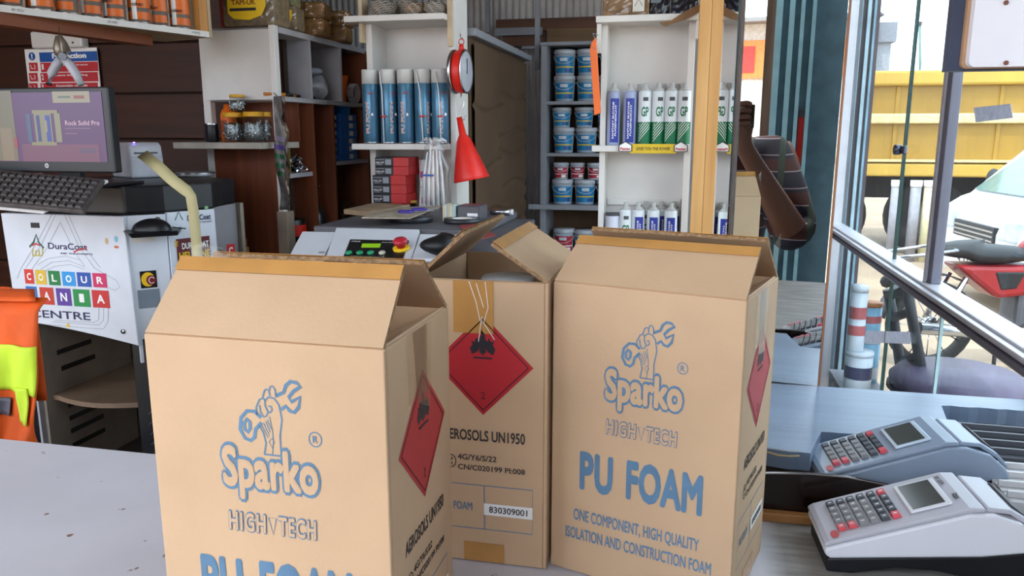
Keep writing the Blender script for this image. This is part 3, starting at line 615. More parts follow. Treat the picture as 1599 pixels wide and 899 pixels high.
def bucket(rw, hh, lab):
    t = thing('paint_bucket', 'x', 'bucket')
    r0, r1 = rw*0.88, rw
    def rad(z): return r0+(r1-r0)*z/hh
    MB().lathe([(r0*0.97, 0), (r0, 0.003), (r1, hh*0.88)], 26).build('tub', TUB, t)
    MB().lathe([(r1*1.06, hh*0.84), (r1*1.07, hh*0.86), (r1*1.07, hh*0.96), (r1*1.0, hh), (0, hh)], 26).build('lid', LIDM, t)
    def band(name, za, zb, m, e=0.0006): return MB().lathe([(rad(za)+e, za), (rad(zb)+e, zb)], 26, cap=False, a0=-2.75, a1=-0.4).build(name, m, t)
    lb_ = band('label', hh*0.10, hh*0.72, BBLUE if lab == 'blue' else BRED)
    band('label_stripe', hh*0.30, hh*0.345, YELLOW if lab == 'blue' else WHITEPRINT, 0.0012)
    MB().lathe([(rad(hh*.6)+0.0015, hh*0.55), (rad(hh*.6)+0.002, hh*0.67)], 10, cap=False, a0=-1.95, a1=-1.2).build('label_logo', mat('label_logo_grey', 'c9cfd4', 0.4), t)
    MB().lathe([(rad(hh*.2)+0.0015, hh*0.13), (rad(hh*.2)+0.0015, hh*0.26)], 10, cap=False, a0=-1.4, a1=-0.7).build('label_picture', BNAVY if lab == 'blue' else WHITEPRINT, t)
    hp = [(r1*1.08*math.cos(a), r1*1.08*math.sin(a), hh*0.80-0.35*hh*math.sin(-a)) for a in [math.pi+0.05+i*(math.pi-0.1)/14 for i in range(15)]]
    MB().tube(hp, 0.0012, 5).build('handle', WHITE2, t)
    return t
bigp, smallp, redp = bucket(0.0565, 0.136, 'blue'), bucket(0.050, 0.108, 'blue'), bucket(0.0405, 0.092, 'red')
BU = set()
def put_b(base, px, dy, z, label, grp):
    o = base if base.name not in BU else dup(base)
    BU.add(base.name); p = XZ(px, 208, BY+0.075+dy); o.location = (p[0], BY+0.075+dy, z+0.0006); o.rotation_euler = (0, 0, 0.1+random.uniform(-.15, .15)); o['label'] = label; o['group'] = grp
rows = ['top', 'second', 'third', 'bottom']
G_ = 'paint buckets on the grey rack'
for ri, z in enumerate(shz):
    cols = ((880, 'left'), (915, 'middle'), (950, 'right'))
    for ci, (px, cn) in enumerate(cols):
        if ri == 3 and ci == 0:
            continue
        base = bigp
        put_b(base, px+(1 if ri < 2 else 0), 0, z, 'large blue labelled bucket standing %s on the %s rack shelf' % (cn, rows[ri]), G_)
        if ri == 0: put_b(bigp, px+1, 0.0, z+0.1368, 'blue labelled bucket stacked upon the %s one of the top rack shelf' % cn, G_)
        if ri == 1:
            put_b(smallp, px-3, 0.0, z+0.1368, 'small blue bucket stacked in front over the %s bucket of the second shelf' % cn, G_)
    if ri == 2:
        for k, px in enumerate((877, 903, 930, 957)):
            put_b(redp, px, [0, 0.03, 0, 0.02][k], z+0.1368, 'small red labelled bucket, %s from left in the red row' % ORD[k], G_)
wbk = bucket(0.0565, 0.14, 'red'); p = XZ(881, 360, BY+0.07); wbk.location = (p[0], BY+0.075, shz[3]+0.0006); wbk['label'] = 'white bucket with red and white label at left of the bottom rack shelf'; wbk['group'] = G_
# timber shelf frame in front of the ribbed wall
fr_ = thing('wall_shelf_frame', 'grey timber frame with brown boards high on the ribbed back wall', 'shelf', (0, 0, 0))
fy = 4.55
def fbox(pa, pb, ya, yb, y0_, y1_, nm, m_):
    a = at(pa, ya, Y=fy); c = at(pb, yb, Y=fy); bx(min(a.x, c.x), max(a.x, c.x), y0_, y1_, c.z, a.z).build(nm, m_, fr_, bevel=0.002)
fbox(757, 764, -60, 50, fy, fy+0.03, 'upright', RACK); fbox(846, 852, -60, 112, fy-0.2, fy-0.17, 'upright', RACK)
fbox(772, 846, 44, 54, fy, fy+0.03, 'cross_rail', RACK); fbox(815, 846, 72, 76, fy, fy+0.03, 'cross_rail', RACK)
fbox(772, 945, 29, 44, fy+0.04, fy+0.06, 'brown_board', WOODB); fbox(852, 960, 44, 72, fy+0.035, fy+0.06, 'brown_board', wood_mat('tan_board', '8a6a48', '6c5036', 'X')); fbox(782, 846, 54, 70, fy+0.035, fy+0.06, 'brown_board', WOODB)
# stacked board sheets leaning along the passage
sh = thing('hardboard_stack', 'stack of brown hardboard sheets standing on edge along the passage', 'boards', (0, 0, 0))
HX = at(716, 60, Y=2.95).x
y0h, y1h = 3.08, 4.2
za = at(716, 27, Y=2.95).z; zb_ = at(842, 94, Y=4.25).z
zt = (za+zb_)/2
HB = mat('hardboard', '5c4632', 0.7, var=0.1, vscale=3, col2='4c3826'); HBS = mat('hardboard_light', '6a5340', 0.7, var=0.1, vscale=3)
rr = random.Random(9)
for i in range(6):
    bx(HX-0.05+i*0.009, HX-0.05+i*0.009+0.0075, y0h+rr.uniform(0, 0.02), y1h+rr.uniform(-0.05, 0), 0.0, zt-0.03-rr.uniform(0, 0.006)).build('sheet', HB if i % 2 else HBS, sh)
rr = random.Random(4)
CR = [(0.52, 0.0, 0.45), (0.60, 0.0, 1.0), (0.66, 0.45, 1.0), (0.72, 0.0, 0.45), (0.75, 0.4, 1.0), (0.80, 0.4, 1.0), (0.86, 0.0, 0.5), (0.90, 0.45, 1.0), (0.56, 0.4, 1.0)]
def crease(u, v):
    d = 0.0
    for vc, ua, ub in CR:
        if ua <= u <= ub: d -= 0.012*math.exp(-((v-vc-0.010*math.sin(u*9+vc*40))/0.0065)**2)
    return d-0.006*math.exp(-((u-0.42)/0.012)**2)
b = MB(); b.grid(lambda u, v: (HX+0.018+crease(u, v), y0h+0.03+(y1h-y0h-0.08)*u, 0.02+(zt-0.07)*v), 50, 260); b.build('buckled_sheet', HB, sh)
bx(HX-0.055, HX+0.032, y0h-0.005, y1h+0.02, zt-0.03, zt).build('top_rail', RACK, sh, bevel=0.003)
# ================================================================== middle shelf unit with foam cans
MY = 2.90
mx0, mzt = XZ(566, 38, MY); mx1, _ = XZ(713, 38, MY); _, mzs = XZ(640, 224, MY); _, mzl = XZ(640, 331, MY)
mu = thing('foam_shelf_unit', 'white shelf unit of blue foam cans above red and black boxes', 'shelf', (0, 0, 0))
bx(mx0+0.012, mx0+0.036, MY, MY+0.16, 0.0, mzt).build('side_board', WHITE, mu, bevel=0.001)
bx(mx1-0.026, mx1-0.004, MY-0.01, MY+0.16, 0.0, mzt+0.3).build('side_board', WHITE, mu, bevel=0.001)
bx(mx0+0.036, mx1-0.026, MY+0.15, MY+0.16, 0.0, mzt).build('back_board', WHITE, mu)
bx(mx0-0.045, mx1-0.027, MY-0.07, MY+0.15, mzt, mzt+0.022).build('shelf_board', WHITE, mu, bevel=0.002)
bx(mx0-0.026, mx1-0.027, MY-0.085, MY+0.15, mzs-0.022, mzs).build('shelf_board', WHITE, mu, bevel=0.002)
bx(mx0+0.0365, mx1-0.027, MY-0.11, MY+0.15, mzl-0.022, mzl).build('shelf_board', WHITE, mu, bevel=0.002)
bx(mx0-0.002, mx0+0.012, MY-0.03, MY+0.03, mzt-0.07, mzt+0.3).build('upright', mat('cream_timber', 'c9b294', 0.6), mu)
bx(mx1-0.0265, mx1-0.012, MY-0.03, MY-0.01, mzt-0.09, mzt+0.3).build('upright', mat('cream_timber', 'c9b294', 0.6), mu)
CANB = mat('foam_can_blue', '4f7c98', 0.3, 0.35, var=0.1, vscale=20); CAPW = mat('foam_cap', 'cfcdc9', 0.4, var=0.03); FTXT = mat('foam_red_text', '9c2f2c', 0.5); FSTRIP = mat('foam_dark_strip', '39688c', 0.4, var=0.1)
def foamcan():
    t = thing('foam_can', 'x', 'can')
    R = 0.0308; Hh = 0.272
    MB().lathe([(R*0.93, 0), (R, 0.004), (R, Hh-0.052), (R*0.97, Hh-0.05)], 24).build('can_body', CANB, t)
    MB().lathe([(R*1.01, Hh-0.052), (R*1.01, Hh-0.004), (R*0.96, Hh), (0, Hh)], 24).build('cap', CAPW, t)
    MB().lathe([(R*0.95, 0.0), (R*1.015, 0.001), (R*1.015, 0.005), (R, 0.006)], 24, cap=False).build('bottom_rim', STEEL, t)
    text(t, 'PU FOAM', frame((-0.006, -R, 0.095), (0, 0, 1), (-1, 0, 0)), 0.115, 0.013, FTXT, layers=[(0.05, WHITEPRINT, 0.001), (0.0, FTXT, 0.0016)])
    MB().lathe([(R+0.0004, 0.02), (R+0.0004, 0.20)], 6, cap=False, a0=-1.35, a1=-0.85).build('info_strip', FSTRIP, t)
    poly_flat(t, 'warning_mark', [(0.012, 0.10), (0.017, 0.107), (0.012, 0.114), (0.007, 0.107)], frame((0, -R-0.0004, 0), *FRONT), WHITEPRINT)
    text(t, 'GUN', frame((0.006, -R, 0.185), *FRONT), 0.02, 0.008, FTXT, lift=0.001, wrap=R, bold=0.03)
    return t
fp = foamcan(); k = 0; gnm = 'blue foam cans on the middle shelf'
for i, (px, dy, rz) in enumerate(((587, 0, 0.15), (614, 0, 0.9), (641, 0.0, 0.1), (667, 0, 1.1), (693, 0.0, 0.6), (609, 0.066, 0.4), (635, 0.066, 0.2), (660, 0.066, -0.4), (685, 0.066, 0.7))):
    o = fp if i == 0 else dup(fp); p = XZ(px, 208, MY+0.0+dy)
    o.location = (p[0], MY-0.042+dy, mzs+0.0006); o.rotation_euler = (0, 0, rz); o['group'] = gnm
    o['label'] = ('blue foam can with off white cap, %s from left in the front row' % ORD[i]) if i < 5 else ('blue foam can with white cap, %s from left in the back row' % ORD[i-5])
for i, (pa, pb) in enumerate(((595, 602), (652, 663), (682, 691))):
    a = at(pa, 112, Y=MY-0.062); c = at(pb, 172, Y=MY-0.055)
    a = Vector((a.x, MY-0.079, a.z)); c = Vector((c.x, MY-0.079, c.z))
    o = thing('foam_straw', 'clear white foam straw leaning on foam cans, %s from left' % ORD[i], 'straw', (0, 0, 0), group='straws on the foam cans')
    MB().tube([a, (a+c)/2+Vector((0.002, 0, 0)), Vector((c.x, MY-0.079, mzs+0.002))], 0.0022, 6).build('tube', WHITE2, o)
    MB().tube([Vector((c.x-0.012, MY-0.081, mzs+0.10)), Vector((c.x+0.012, MY-0.081, mzs+0.10))], 0.003, 6).build('trigger', RED, o)
# boxes below: six black and red boxes
KBLK = mat('box_black', '23262e', 0.45, var=0.2, vscale=60); KRED = mat('box_red', 'cf2a2c', 0.45, var=0.05); KLAB = mat('box_label_grey', '9da1aa', 0.5, var=0.2, vscale=80)
zz = mzl+0.0006
hs = [0.036, 0.035, 0.034, 0.036, 0.033, 0.034]
for i in range(6):
    off = 0.012 if i >= 4 else 0.0
    xa, _ = XZ(579, 300, MY); o = thing('black_red_box', 'black box with red end, %s from the bottom of its stack' % ORD[i], 'box', (xa+0.024+off, MY-0.035, zz), random.Random(i).uniform(-0.015, 0.015), 'stacked black and red boxes')
    bx(0, 0.074, 0, 0.12, 0, hs[i]).build('box_body', KBLK, o, bevel=0.001)
    bx(0.074, 0.136-0.02*(i == 0), 0, 0.12, 0, hs[i]).build('red_end', KRED, o, bevel=0.001)
    F = frame((0, -0.0004, 0), *FRONT)
    rect(o, 'barcode_label', 0.042, 0.066, 0.006, hs[i]-0.007, F, KLAB)
    text(o, 'DRILL BIT', frame((0.021, -0.0006, hs[i]*0.42), *FRONT), 0.034, 0.006, WHITEPRINT, bold=0.02)
    strokes(o, 'drill_picture', [[(0.004, hs[i]*0.75), (0.038, hs[i]*0.75)], [(0.006, hs[i]*0.2), (0.03, hs[i]*0.2)]], 0.003, F, GREYP, 0.0003)
    zz += hs[i]+0.0006
for i in range(2):
    xa, _ = XZ(648, 260, MY); o = thing('pink_label_box', 'small white box with pink print, %s behind the red boxes' % ('lower' if i == 0 else 'upper'), 'box', (xa, MY+0.05, mzl+0.0006+i*0.1006), 0, 'white and pink boxes')
    bx(0, 0.05, 0, 0.06, 0, 0.10).build('box_body', WHITE2, o, bevel=0.001)
    rect(o, 'pink_band', 0.004, 0.046, 0.03, 0.055, frame((0, -0.0004, 0), *FRONT), mat('pink_print', 'd0357f', 0.5))
# dropper bottle and brush in front

xa, _ = XZ(646, 318, MY-0.075)
bo = thing('ink_bottle', 'small dark bottle with olive label in front of the red boxes', 'bottle', (xa, MY-0.075, mzl+0.0006))
MB().lathe([(0.021, 0), (0.023, 0.003), (0.023, 0.028), (0.012, 0.036), (0.012, 0.042)], 20).build('bottle_body', mat('dark_glass', '1a1712', 0.1, var=0.1), bo)
MB().lathe([(0.0235, 0.005), (0.0235, 0.024)], 10, cap=False, a0=-2.2, a1=-0.9).build('bottle_label', mat('olive_label', '5a5a22', 0.6), bo)
MB().lathe([(0.013, 0.042), (0.013, 0.052), (0, 0.052)], 14).build('stopper', mat('amber_cap', 'b98a3a', 0.4), bo)
xa, _ = XZ(655, 318, MY-0.08)
bs = thing('marker_stick', 'thin white stick standing beside the dark bottle', 'stick', (xa+0.004, MY-0.088, mzl+0.0006))
MB().tube([(0, 0, 0), (0.006, 0.004, 0.115)], [0.004, 0.004], 8).build('shaft', WHITE2, bs); MB().tube([(0.0055, 0.0037, 0.10), (0.0066, 0.0044, 0.125)], 0.0055, 8).build('tip', WHITEPRINT, bs)
# bagged white nozzles hanging beside the cans
nb = thing('nozzle_bag', 'clear bag of long white nozzles hanging below the foam cans', 'bag', (0, 0, 0))
nx, nzt = XZ(683, 222, MY-0.09); _, nzb = XZ(683, 322, MY-0.09)
rr = random.Random(2)
for i in range(9):
    xx = nx-0.042+0.0095*i; yy = MY-0.136+0.012*(i % 2)
    zt_ = nzt-0.022-rr.uniform(0, 0.012)
    MB().tube([(xx, yy, nzb+0.004+rr.uniform(0, 0.006)), (xx*0.9+nx*0.1, yy, (nzt+nzb)/2), (xx*0.6+nx*0.4, yy+0.004, zt_)], [0.0058, 0.0055, 0.003], 7).build('nozzle', WHITE2, nb)
def bagf(u, v):
    w = 0.055*(0.45+0.75*min(1, (1-v)*2.2)) if v > 0.55 else 0.0545
    a = u*2*math.pi; ww = 1+0.06*math.sin(a*7+v*9)
    return (nx+w*ww*math.cos(a), MY-0.130+0.024*ww*math.sin(a), nzb-0.002+(nzt+0.012-nzb)*v)
MB().grid(bagf, 28, 12).build('bag_film', glass_mat('bag_film', (0.94, 0.95, 0.96), 0.16, 0.12), nb)
rr = random.Random(6)
b = MB()
for i in range(7):
    a = rr.uniform(0, 6.28); b.tube([(nx, MY-0.130, nzt-0.01), (nx+0.03*math.cos(a), MY-0.130+0.015*math.sin(a), nzt+0.012), (nx+0.05*math.cos(a+.3), MY-0.130+0.02*math.sin(a), nzt+0.004)], [0.007, 0.009, 0.003], 6)
b.build('bag_knot', mat('bag_knot', 'cfd0d4', 0.25), nb)
rect(nb, 'blue_band', nx-0.04, nx+0.005, nzb+0.115, nzb+0.122, frame((0, MY-0.156, 0), *FRONT), BLUEPRINT)
b = MB(); b.tube([(nx, MY-0.130, nzt+0.004), (nx+0.03, MY-0.086, mzs-0.012)], 0.0015, 5); b.build('tie', WHITE2, nb)
# scale and funnel hanging in front of the passage
HY = 2.82
sc = thing('hanging_scale', 'round red hanging scale with white dial hooked beside the shelf', 'scale', (0, 0, 0))
cx_, cz_ = XZ(721, 112, HY); px_m = HY/FPX
ang = math.radians(88)
SM = Matrix.Translation((cx_, HY, cz_)) @ Matrix.Rotation(ang, 4, 'Z')
Rd = 33*px_m
def SC(m): return SM @ Matrix.Rotation(math.pi/2, 4, 'X')
MB().lathe([(Rd*0.80, -0.020), (Rd*0.98, -0.016), (Rd, -0.008), (Rd, 0.010), (Rd*0.95, 0.018)], 32, M=SC(0)).build('scale_body', RED, sc)
MB().lathe([(0, 0.0195), (Rd*0.9, 0.0195), (Rd*0.95, 0.018)], 32, M=SC(0), cap=False).build('dial', mat('dial_grey', 'b8bac4', 0.3), sc)
MB().lathe([(Rd*0.93, 0.019), (Rd*1.0, 0.0205), (Rd*1.03, 0.017)], 32, M=SC(0), cap=False).build('dial_rim', STEEL, sc)
b = MB(); b.box(-0.002, 0.002, -Rd*0.1, Rd*0.6, 0.0205, 0.0215, M=SC(0)); b.build('pointer', INKBLACK, sc)
b = MB(); b.lathe([(Rd*0.95, -0.034), (Rd*1.02, -0.03), (Rd*1.02, -0.022), (Rd*0.8, -0.021)], 28, M=SC(0)); b.build('rear_pan', STEEL, sc)
b = MB(); zt_ = cz_+Rd; b.cyl((cx_, HY, zt_-0.006), (cx_, HY, zt_+0.02), 0.012, 0.007); b.tube([(cx_+0.01*math.sin(a), HY, zt_+0.028-0.010*math.cos(a)) for a in [i*2*math.pi/12 for i in range(13)]], 0.002, 6); b.build('top_ring', RED, sc)
b = MB(); zb2 = cz_-Rd
b.tube([(cx_-0.002, HY, zb2+0.003), (cx_-0.006, HY, zb2-0.02), (cx_+0.008, HY, zb2-0.028), (cx_+0.004, HY, zb2-0.05), (cx_-0.010, HY, zb2-0.075), (cx_-0.006, HY, zb2-0.092), (cx_+0.006, HY, zb2-0.094), (cx_+0.014, HY, zb2-0.080)], 0.0022, 7); b.build('hook', STEEL, sc)
nzx, nzz = XZ(717, 62, HY)
b = MB(); b.tube([(cx_, HY, zt_+0.036), (cx_-0.004, HY, zt_+0.055), (nzx, HY+0.02, nzz+0.01), (nzx-0.004, MY-0.03+0.012, nzz+0.012)], 0.0016, 6); b.build('hanging_wire', STEEL, sc)
fn = thing('red_funnel', 'red plastic funnel hanging mouth down from the scale hook', 'funnel', (0, 0, 0))
fxt, fzt = XZ(717, 183, HY); fxb, fzb = XZ(736, 278, HY)
axis = (Vector((fxt, HY, fzt))-Vector((fxb, HY, fzb)))
FQ = Matrix.Translation((fxb, HY, fzb)) @ (axis.to_track_quat('Z', 'Y')).to_matrix().to_4x4()
Lf = axis.length
MB().lathe([(0.064, -0.006), (0.064, 0.0), (0.060, 0.02), (0.026, Lf*0.62), (0.012, Lf*0.72), (0.009, Lf)], 28, M=FQ, cap=False).build('cone', RED, fn, solid=0.002)
MB().lathe([(0.064, -0.007), (0.067, -0.004), (0.067, 0.001), (0.064, 0.002)], 28, M=FQ, cap=False).build('rim', RED, fn)
# orange tool hanging by the sealant shelf
ot = thing('orange_bar', 'flat orange plastic bar hanging by the bucket rack', 'tool', (0, 0, 0))
OY = 2.83
pts_ = [at(px, py, Y=OY) for px, py in ((921, 76), (924, 66), (930, 58), (932, 78), (938, 176), (928, 180))]
b = MB(); n_ = len(pts_); b.add([tuple(p) for p in pts_]+[(p.x, p.y+0.012, p.z) for p in pts_], [tuple(range(n_)), tuple(reversed(range(n_, 2*n_)))]+[(i, i+n_, (i+1) % n_+n_, (i+1) % n_) for i in range(n_)]); b.build('bar', ORANGE, ot, bevel=0.001)
hx, hz = XZ(929, 60, OY); b = MB(); b.tube([(hx, OY+0.006, hz-0.004), (hx-0.01, OY+0.02, hz+0.02), (x0-0.004, SY-0.03, ztop-0.04)], 0.0013, 5); b.tube([(hx-0.014, OY, hz-0.03), (hx+0.004, OY, hz-0.034)], 0.0012, 5); b.build('cord', GREYP, ot)
# mesh sacks on top of the foam shelf
SACK = mat('mesh_sack', '8f8578', 0.8, var=0.5, vscale=160); TAN = mat('tan_bundle', 'a5793f', 0.7, var=0.3, vscale=60)
def lump(name, label, px, w, h, y, m, seed, cat='sack'):
    xx, _ = XZ(px, 20, MY); rr = random.Random(seed); ph = [rr.uniform(0, 6) for _ in range(6)]
    o = thing(name, label, cat, (xx, y, mzt+0.0225), group='bundles on top of the foam shelf')
    def f(u, v):
        a = u*2*math.pi; e = -math.pi/2+math.pi*v; rad = 1+0.10*math.sin(3*a+ph[0])+0.07*math.sin(5*e+4*a+ph[1])
        return (w/2*rad*math.cos(a)*math.cos(e), 0.045*rad*math.sin(a)*math.cos(e), max(0.0005, h/2+h/2*rad*math.sin(e)))
    MB().grid(f, 24, 14).build('sack_body', m, o)
    b = MB()
    for i in range(7):
        zz = h*(0.12+0.12*i); ww = w/2*math.sqrt(max(0.05, 1-((zz-h/2)/(h/2))**2)); b.tube([(-ww*0.9+1.8*ww*j/9*1.0, -0.047*math.sqrt(max(0.0, 1-(-0.9+1.8*j/9)**2))-0.004, zz+0.003*math.sin(j*1.7+i)) for j in range(10)], 0.0016, 5)
    b.build('mesh_cords', mat('pale_cord', 'b9b0a6', 0.7), o)
lump('mesh_sack', 'grey mesh bundle at the left on top of the foam shelf', 598, 0.10, 0.058, MY+0.0, SACK, 1)
lump('mesh_sack', 'pale mesh bundle leaning up behind, on top of the foam shelf', 622, 0.11, 0.075, MY+0.10, mat('pale_mesh', 'a59c90', 0.8, var=0.4, vscale=160), 2)
lump('tan_bundle', 'tan wrapped bundle in the middle on top of the foam shelf', 650, 0.085, 0.045, MY+0.0, TAN, 3, 'bundle')
lump('mesh_sack', 'grey mesh bundle at the right on top of the foam shelf', 681, 0.085, 0.046, MY-0.005, SACK, 4)
lump('tan_bundle', 'tan wrapped bundle lying behind at right of the foam shelf top', 668, 0.11, 0.062, MY+0.10, TAN, 5, 'bundle')
# ================================================================== left shelf unit, running back in depth
LY = 2.60
lx0, _ = XZ(300, 100, LY); lx1, lzt = XZ(424, 43, LY); _, lzs = XZ(350, 222, LY)
DEEP = 3.42
LG = mat('shelf_grey_white', 'a8a3a6', 0.55, var=0.06)
lu = thing('left_shelf_unit', 'white shelf unit with pigeonholes running back beside the foam shelf', 'shelf', (0, 0, 0))
bx(lx0, lx0+0.030, LY+0.05, LY+0.08, 0.75, lzt+0.02).build('front_post', WHITE, lu, bevel=0.002)
bx(lx1-0.014, lx1+0.008, LY, LY+0.03, 0.75, lzt+0.01).build('corner_post', WHITE, lu, bevel=0.002)
zpan = XZ(360, 152, LY)[1]
bx(lx0+0.03, lx1-0.014, LY+0.03, LY+0.045, zpan, lzt).build('end_panel', WHITE, lu)
bx(lx0+0.03, lx1-0.014, LY+0.022, LY+0.03, zpan-0.008, zpan+0.006).build('panel_bead', WHITE, lu)
bx(lx0+0.03, lx1-0.016, LY+0.19, LY+0.20, lzs, zpan).build('laminate_panel', LAM, lu)
bx(lx0+0.03, lx1-0.016, LY+0.05, LY+0.06, 0.862, lzs-0.022).build('laminate_panel', LAM, lu)
# worktop of the jar shelf
ja = at(270, 229, Y=LY-0.10); jb = at(402, 232, Y=LY-0.10)
bx(ja.x, lx1-0.016, LY-0.10, LY+0.19, lzs-0.022, lzs).build('jar_shelf', mat('worn_shelf', 'b3a99e', 0.6, var=0.15), lu, bevel=0.002)
# depth side: pigeonholes open towards +x
SD = 0.30
DZ = [lzt-0.012, XZ(430, 207, LY)[1], 1.10]
bx(lx1-SD, lx1, LY+0.05, DEEP, lzt-0.012, lzt+0.010).build('top_board', LG, lu, bevel=0.002)
zmid = XZ(430, 149, LY)[1]
bx(lx1-SD+0.01, lx1, LY+0.05, DEEP, zmid-0.018, zmid).build('shelf_board', LG, lu, bevel=0.002)
ylist = []
for px in (428, 488, 535, 572):
    yy = lx1*FPX/(px-1075.2)*1.0
    ylist.append(yy)
def depth_y(px):   # depth at which the plane x = lx1 projects to this column
    lo, hi = 2.0, 5.0
    for _ in range(50):
        m_ = (lo+hi)/2; q = Vector((lx1, m_, EYE.z))-EYE
        c_ = 799.5+FPX*q.dot(RGT)/q.dot(FWD)
        if c_ < px: lo = m_
        else: hi = m_
    return (lo+hi)/2
for px in (489, 536, 580):
    yy = depth_y(px); bx(lx1-SD+0.01, lx1, yy, yy+0.014, zmid, lzt-0.012).build('divider', LG, lu)
for px in (489, 521):
    yy = depth_y(px); bx(lx1-SD+0.01, lx1, yy, yy+0.014, 0.86, zmid-0.018).build('divider', LAM, lu)
bx(lx1-SD-0.006, lx1-SD+0.010, LY+0.21, DEEP, 0.80, lzt).build('back_board', LAM, lu)
bx(lx1-SD+0.01, lx1, DEEP, DEEP+0.016, 0.80, lzt).build('far_board', LAM, lu)
yb_ = depth_y(521)
zsb = XZ(545, 252, yb_+0.05)[1]
bx(lx1-SD+0.01, lx1-0.005, yb_+0.014, DEEP, zsb-0.016, zsb).build('shelf_board', LG, lu)
bx(lx1-SD-0.30, lx1, LY+0.0, DEEP, 0.80, 0.86).build('base_board', wood_mat('base_brown', '6b4226', '4f2f1a', 'X'), lu)
bx(lx1-0.02, lx1+0.022, LY-0.005, LY+0.05, 0.86, XZ(430, 330, LY)[1]).build('lower_post', mat('post_tan', '8d7c6c', 0.6), lu, bevel=0.003)
za_ = depth_y(489)
zsc = XZ(470, 272, (depth_y(450)))[1]
bx(lx1-SD+0.01, lx1-0.01, LY+0.06, za_, zsc-0.016, zsc).build('shelf_board', LG, lu)
# black and red tins on the dark lower shelf
def tin(label, px, py, r, h, cols, z, grp, y=None):
    yy = y or (depth_y(px)); xx = lx1-0.06
    o = thing('storage_tin', label, 'tin', (xx, yy, z), 0, grp)
    MB().lathe([(r*.97, 0), (r, 0.003), (r, h-0.003), (r*.96, h), (0, h)], 22).build('tin_body', cols[0], o)
    MB().lathe([(r+0.0005, h*0.25), (r+0.0005, h*0.75)], 16, cap=False, a0=-2.4, a1=0.4).build('label_band', cols[1], o)
    return o
KD = mat('tin_black', '1b1714', 0.35)
zt_ = 0.8606; ytin = depth_y(470)
for i, (h, m_) in enumerate(((0.085, RED), (0.075, mat('tin_cream', 'b9a98c', 0.5)), (0.085, RED))):
    tin('black tin with %s band, %s from the bottom in the dark pigeonhole' % (('red', 'cream', 'red')[i], ORD[i]), 470, 0, 0.055, h, (KD, m_), zt_, 'tins in the dark pigeonhole', ytin); zt_ += h+0.0006
# folder, foil packet and steel canister in the open pigeonholes
yf = depth_y(452); o = thing('olive_folder', 'olive gold folder standing in the nearest lower pigeonhole', 'folder', (lx1-0.03, yf+0.02, zsc+0.0006), 0.3)
MB().box(-0.020, 0.014, 0, 0.012, 0, 0.115).build('cover', mat('olive_gold', '7d6a30', 0.5, var=0.1), o, bevel=0.002); MB().box(-0.018, 0.012, 0.0125, 0.020, 0.002, 0.112).build('pages', PAPER, o)
yf = depth_y(474); o = thing('foil_packet', 'crumpled silver foil packet beside the olive folder', 'packet', (lx1-0.04, yf, zsc+0.0006)); rr = random.Random(31)
MB().grid(lambda u, v: (0.035*(u-.5)*2+0.006*math.sin(v*9), 0.02*math.sin(u*7+v*5), 0.002+0.07*v*(1-0.5*abs(u-.5))), 10, 8, smooth=False).build('foil', mat('silver_foil', 'c4c4c8', 0.15, 1.0, var=0.3, vscale=60), o, solid=0.002)
MB().box(-0.03, 0.03, -0.004, 0.004, 0.0, 0.006).build('fold', mat('silver_foil', 'c4c4c8', 0.15, 1.0), o)
yf = depth_y(500); o = thing('steel_canister', 'dark steel canister with narrow neck in the middle lower pigeonhole', 'canister', (lx1-0.05, yf+0.03, 0.8606))
MB().lathe([(0.036, 0), (0.040, 0.006), (0.040, 0.24), (0.018, 0.285), (0.012, 0.29), (0.012, 0.325), (0.016, 0.327), (0.016, 0.345), (0, 0.345)], 22).build('canister_body', mat('canister_steel', '4a4a4e', 0.3, 0.7, var=0.2), o); MB().tube([(0.0, 0, 0.34), (0.012, -0.012, 0.36), (0.03, -0.02, 0.362)], 0.004, 7).build('spout', STEEL, o)
# tied strips of coloured plastic hanging from the corner post
hb = thing('hanging_strips', 'sheaf of clear packets with purple and green bars hanging on the corner post', 'packets', (0, 0, 0))
hx0, hzt = XZ(426, 150, LY-0.03); hx1, hzb = XZ(452, 328, LY-0.03)
GREYPK = mat('packet_grey', '6a6563', 0.35, var=0.25, vscale=50)
rr = random.Random(8)
MB().grid(lambda u, v: (hx0+(hx1-hx0)*u+0.004*math.sin(v*12), LY-0.03+0.010*math.sin(u*3+v*8), hzb+(hzt-hzb)*v), 8, 30).build('packet_sheet', GREYPK, hb, solid=0.004)
for py, c_ in ((232, '47317e'), (246, '1f5a35'), (260, '1f5a35'), (273, '1f5a35'), (219, '7a7186')):
    zc = XZ(440, py, LY-0.04)[1]; b = MB(); b.grid(lambda u, v: (hx0+0.003+(hx1-hx0-0.006)*u+0.004*math.sin((zc-hzb)/(hzt-hzb)*12), LY-0.0365+0.010*math.sin(u*3+(zc-hzb)/(hzt-hzb)*8), zc+0.017*v-0.008*u), 6, 1); b.build('colour_bar', mat('bar_'+c_, c_, 0.4), hb)
MB().grid(lambda u, v: (hx1+0.004+0.009*u+0.004*math.sin(v*22), LY-0.045+0.012*math.sin(u*4+v*15), hzb+0.02+(hzt-hzb-0.02)*v), 4, 34).build('foil_edge', mat('foil_brown', '5d4a3c', 0.22, 0.5, var=0.4, vscale=60), hb)
b = MB(); b.tube([(hx0+0.02, LY-0.03, hzt-0.004), (lx1+0.0, LY-0.012, hzt+0.012)], 0.002, 5); b.build('tie', STEEL, hb)
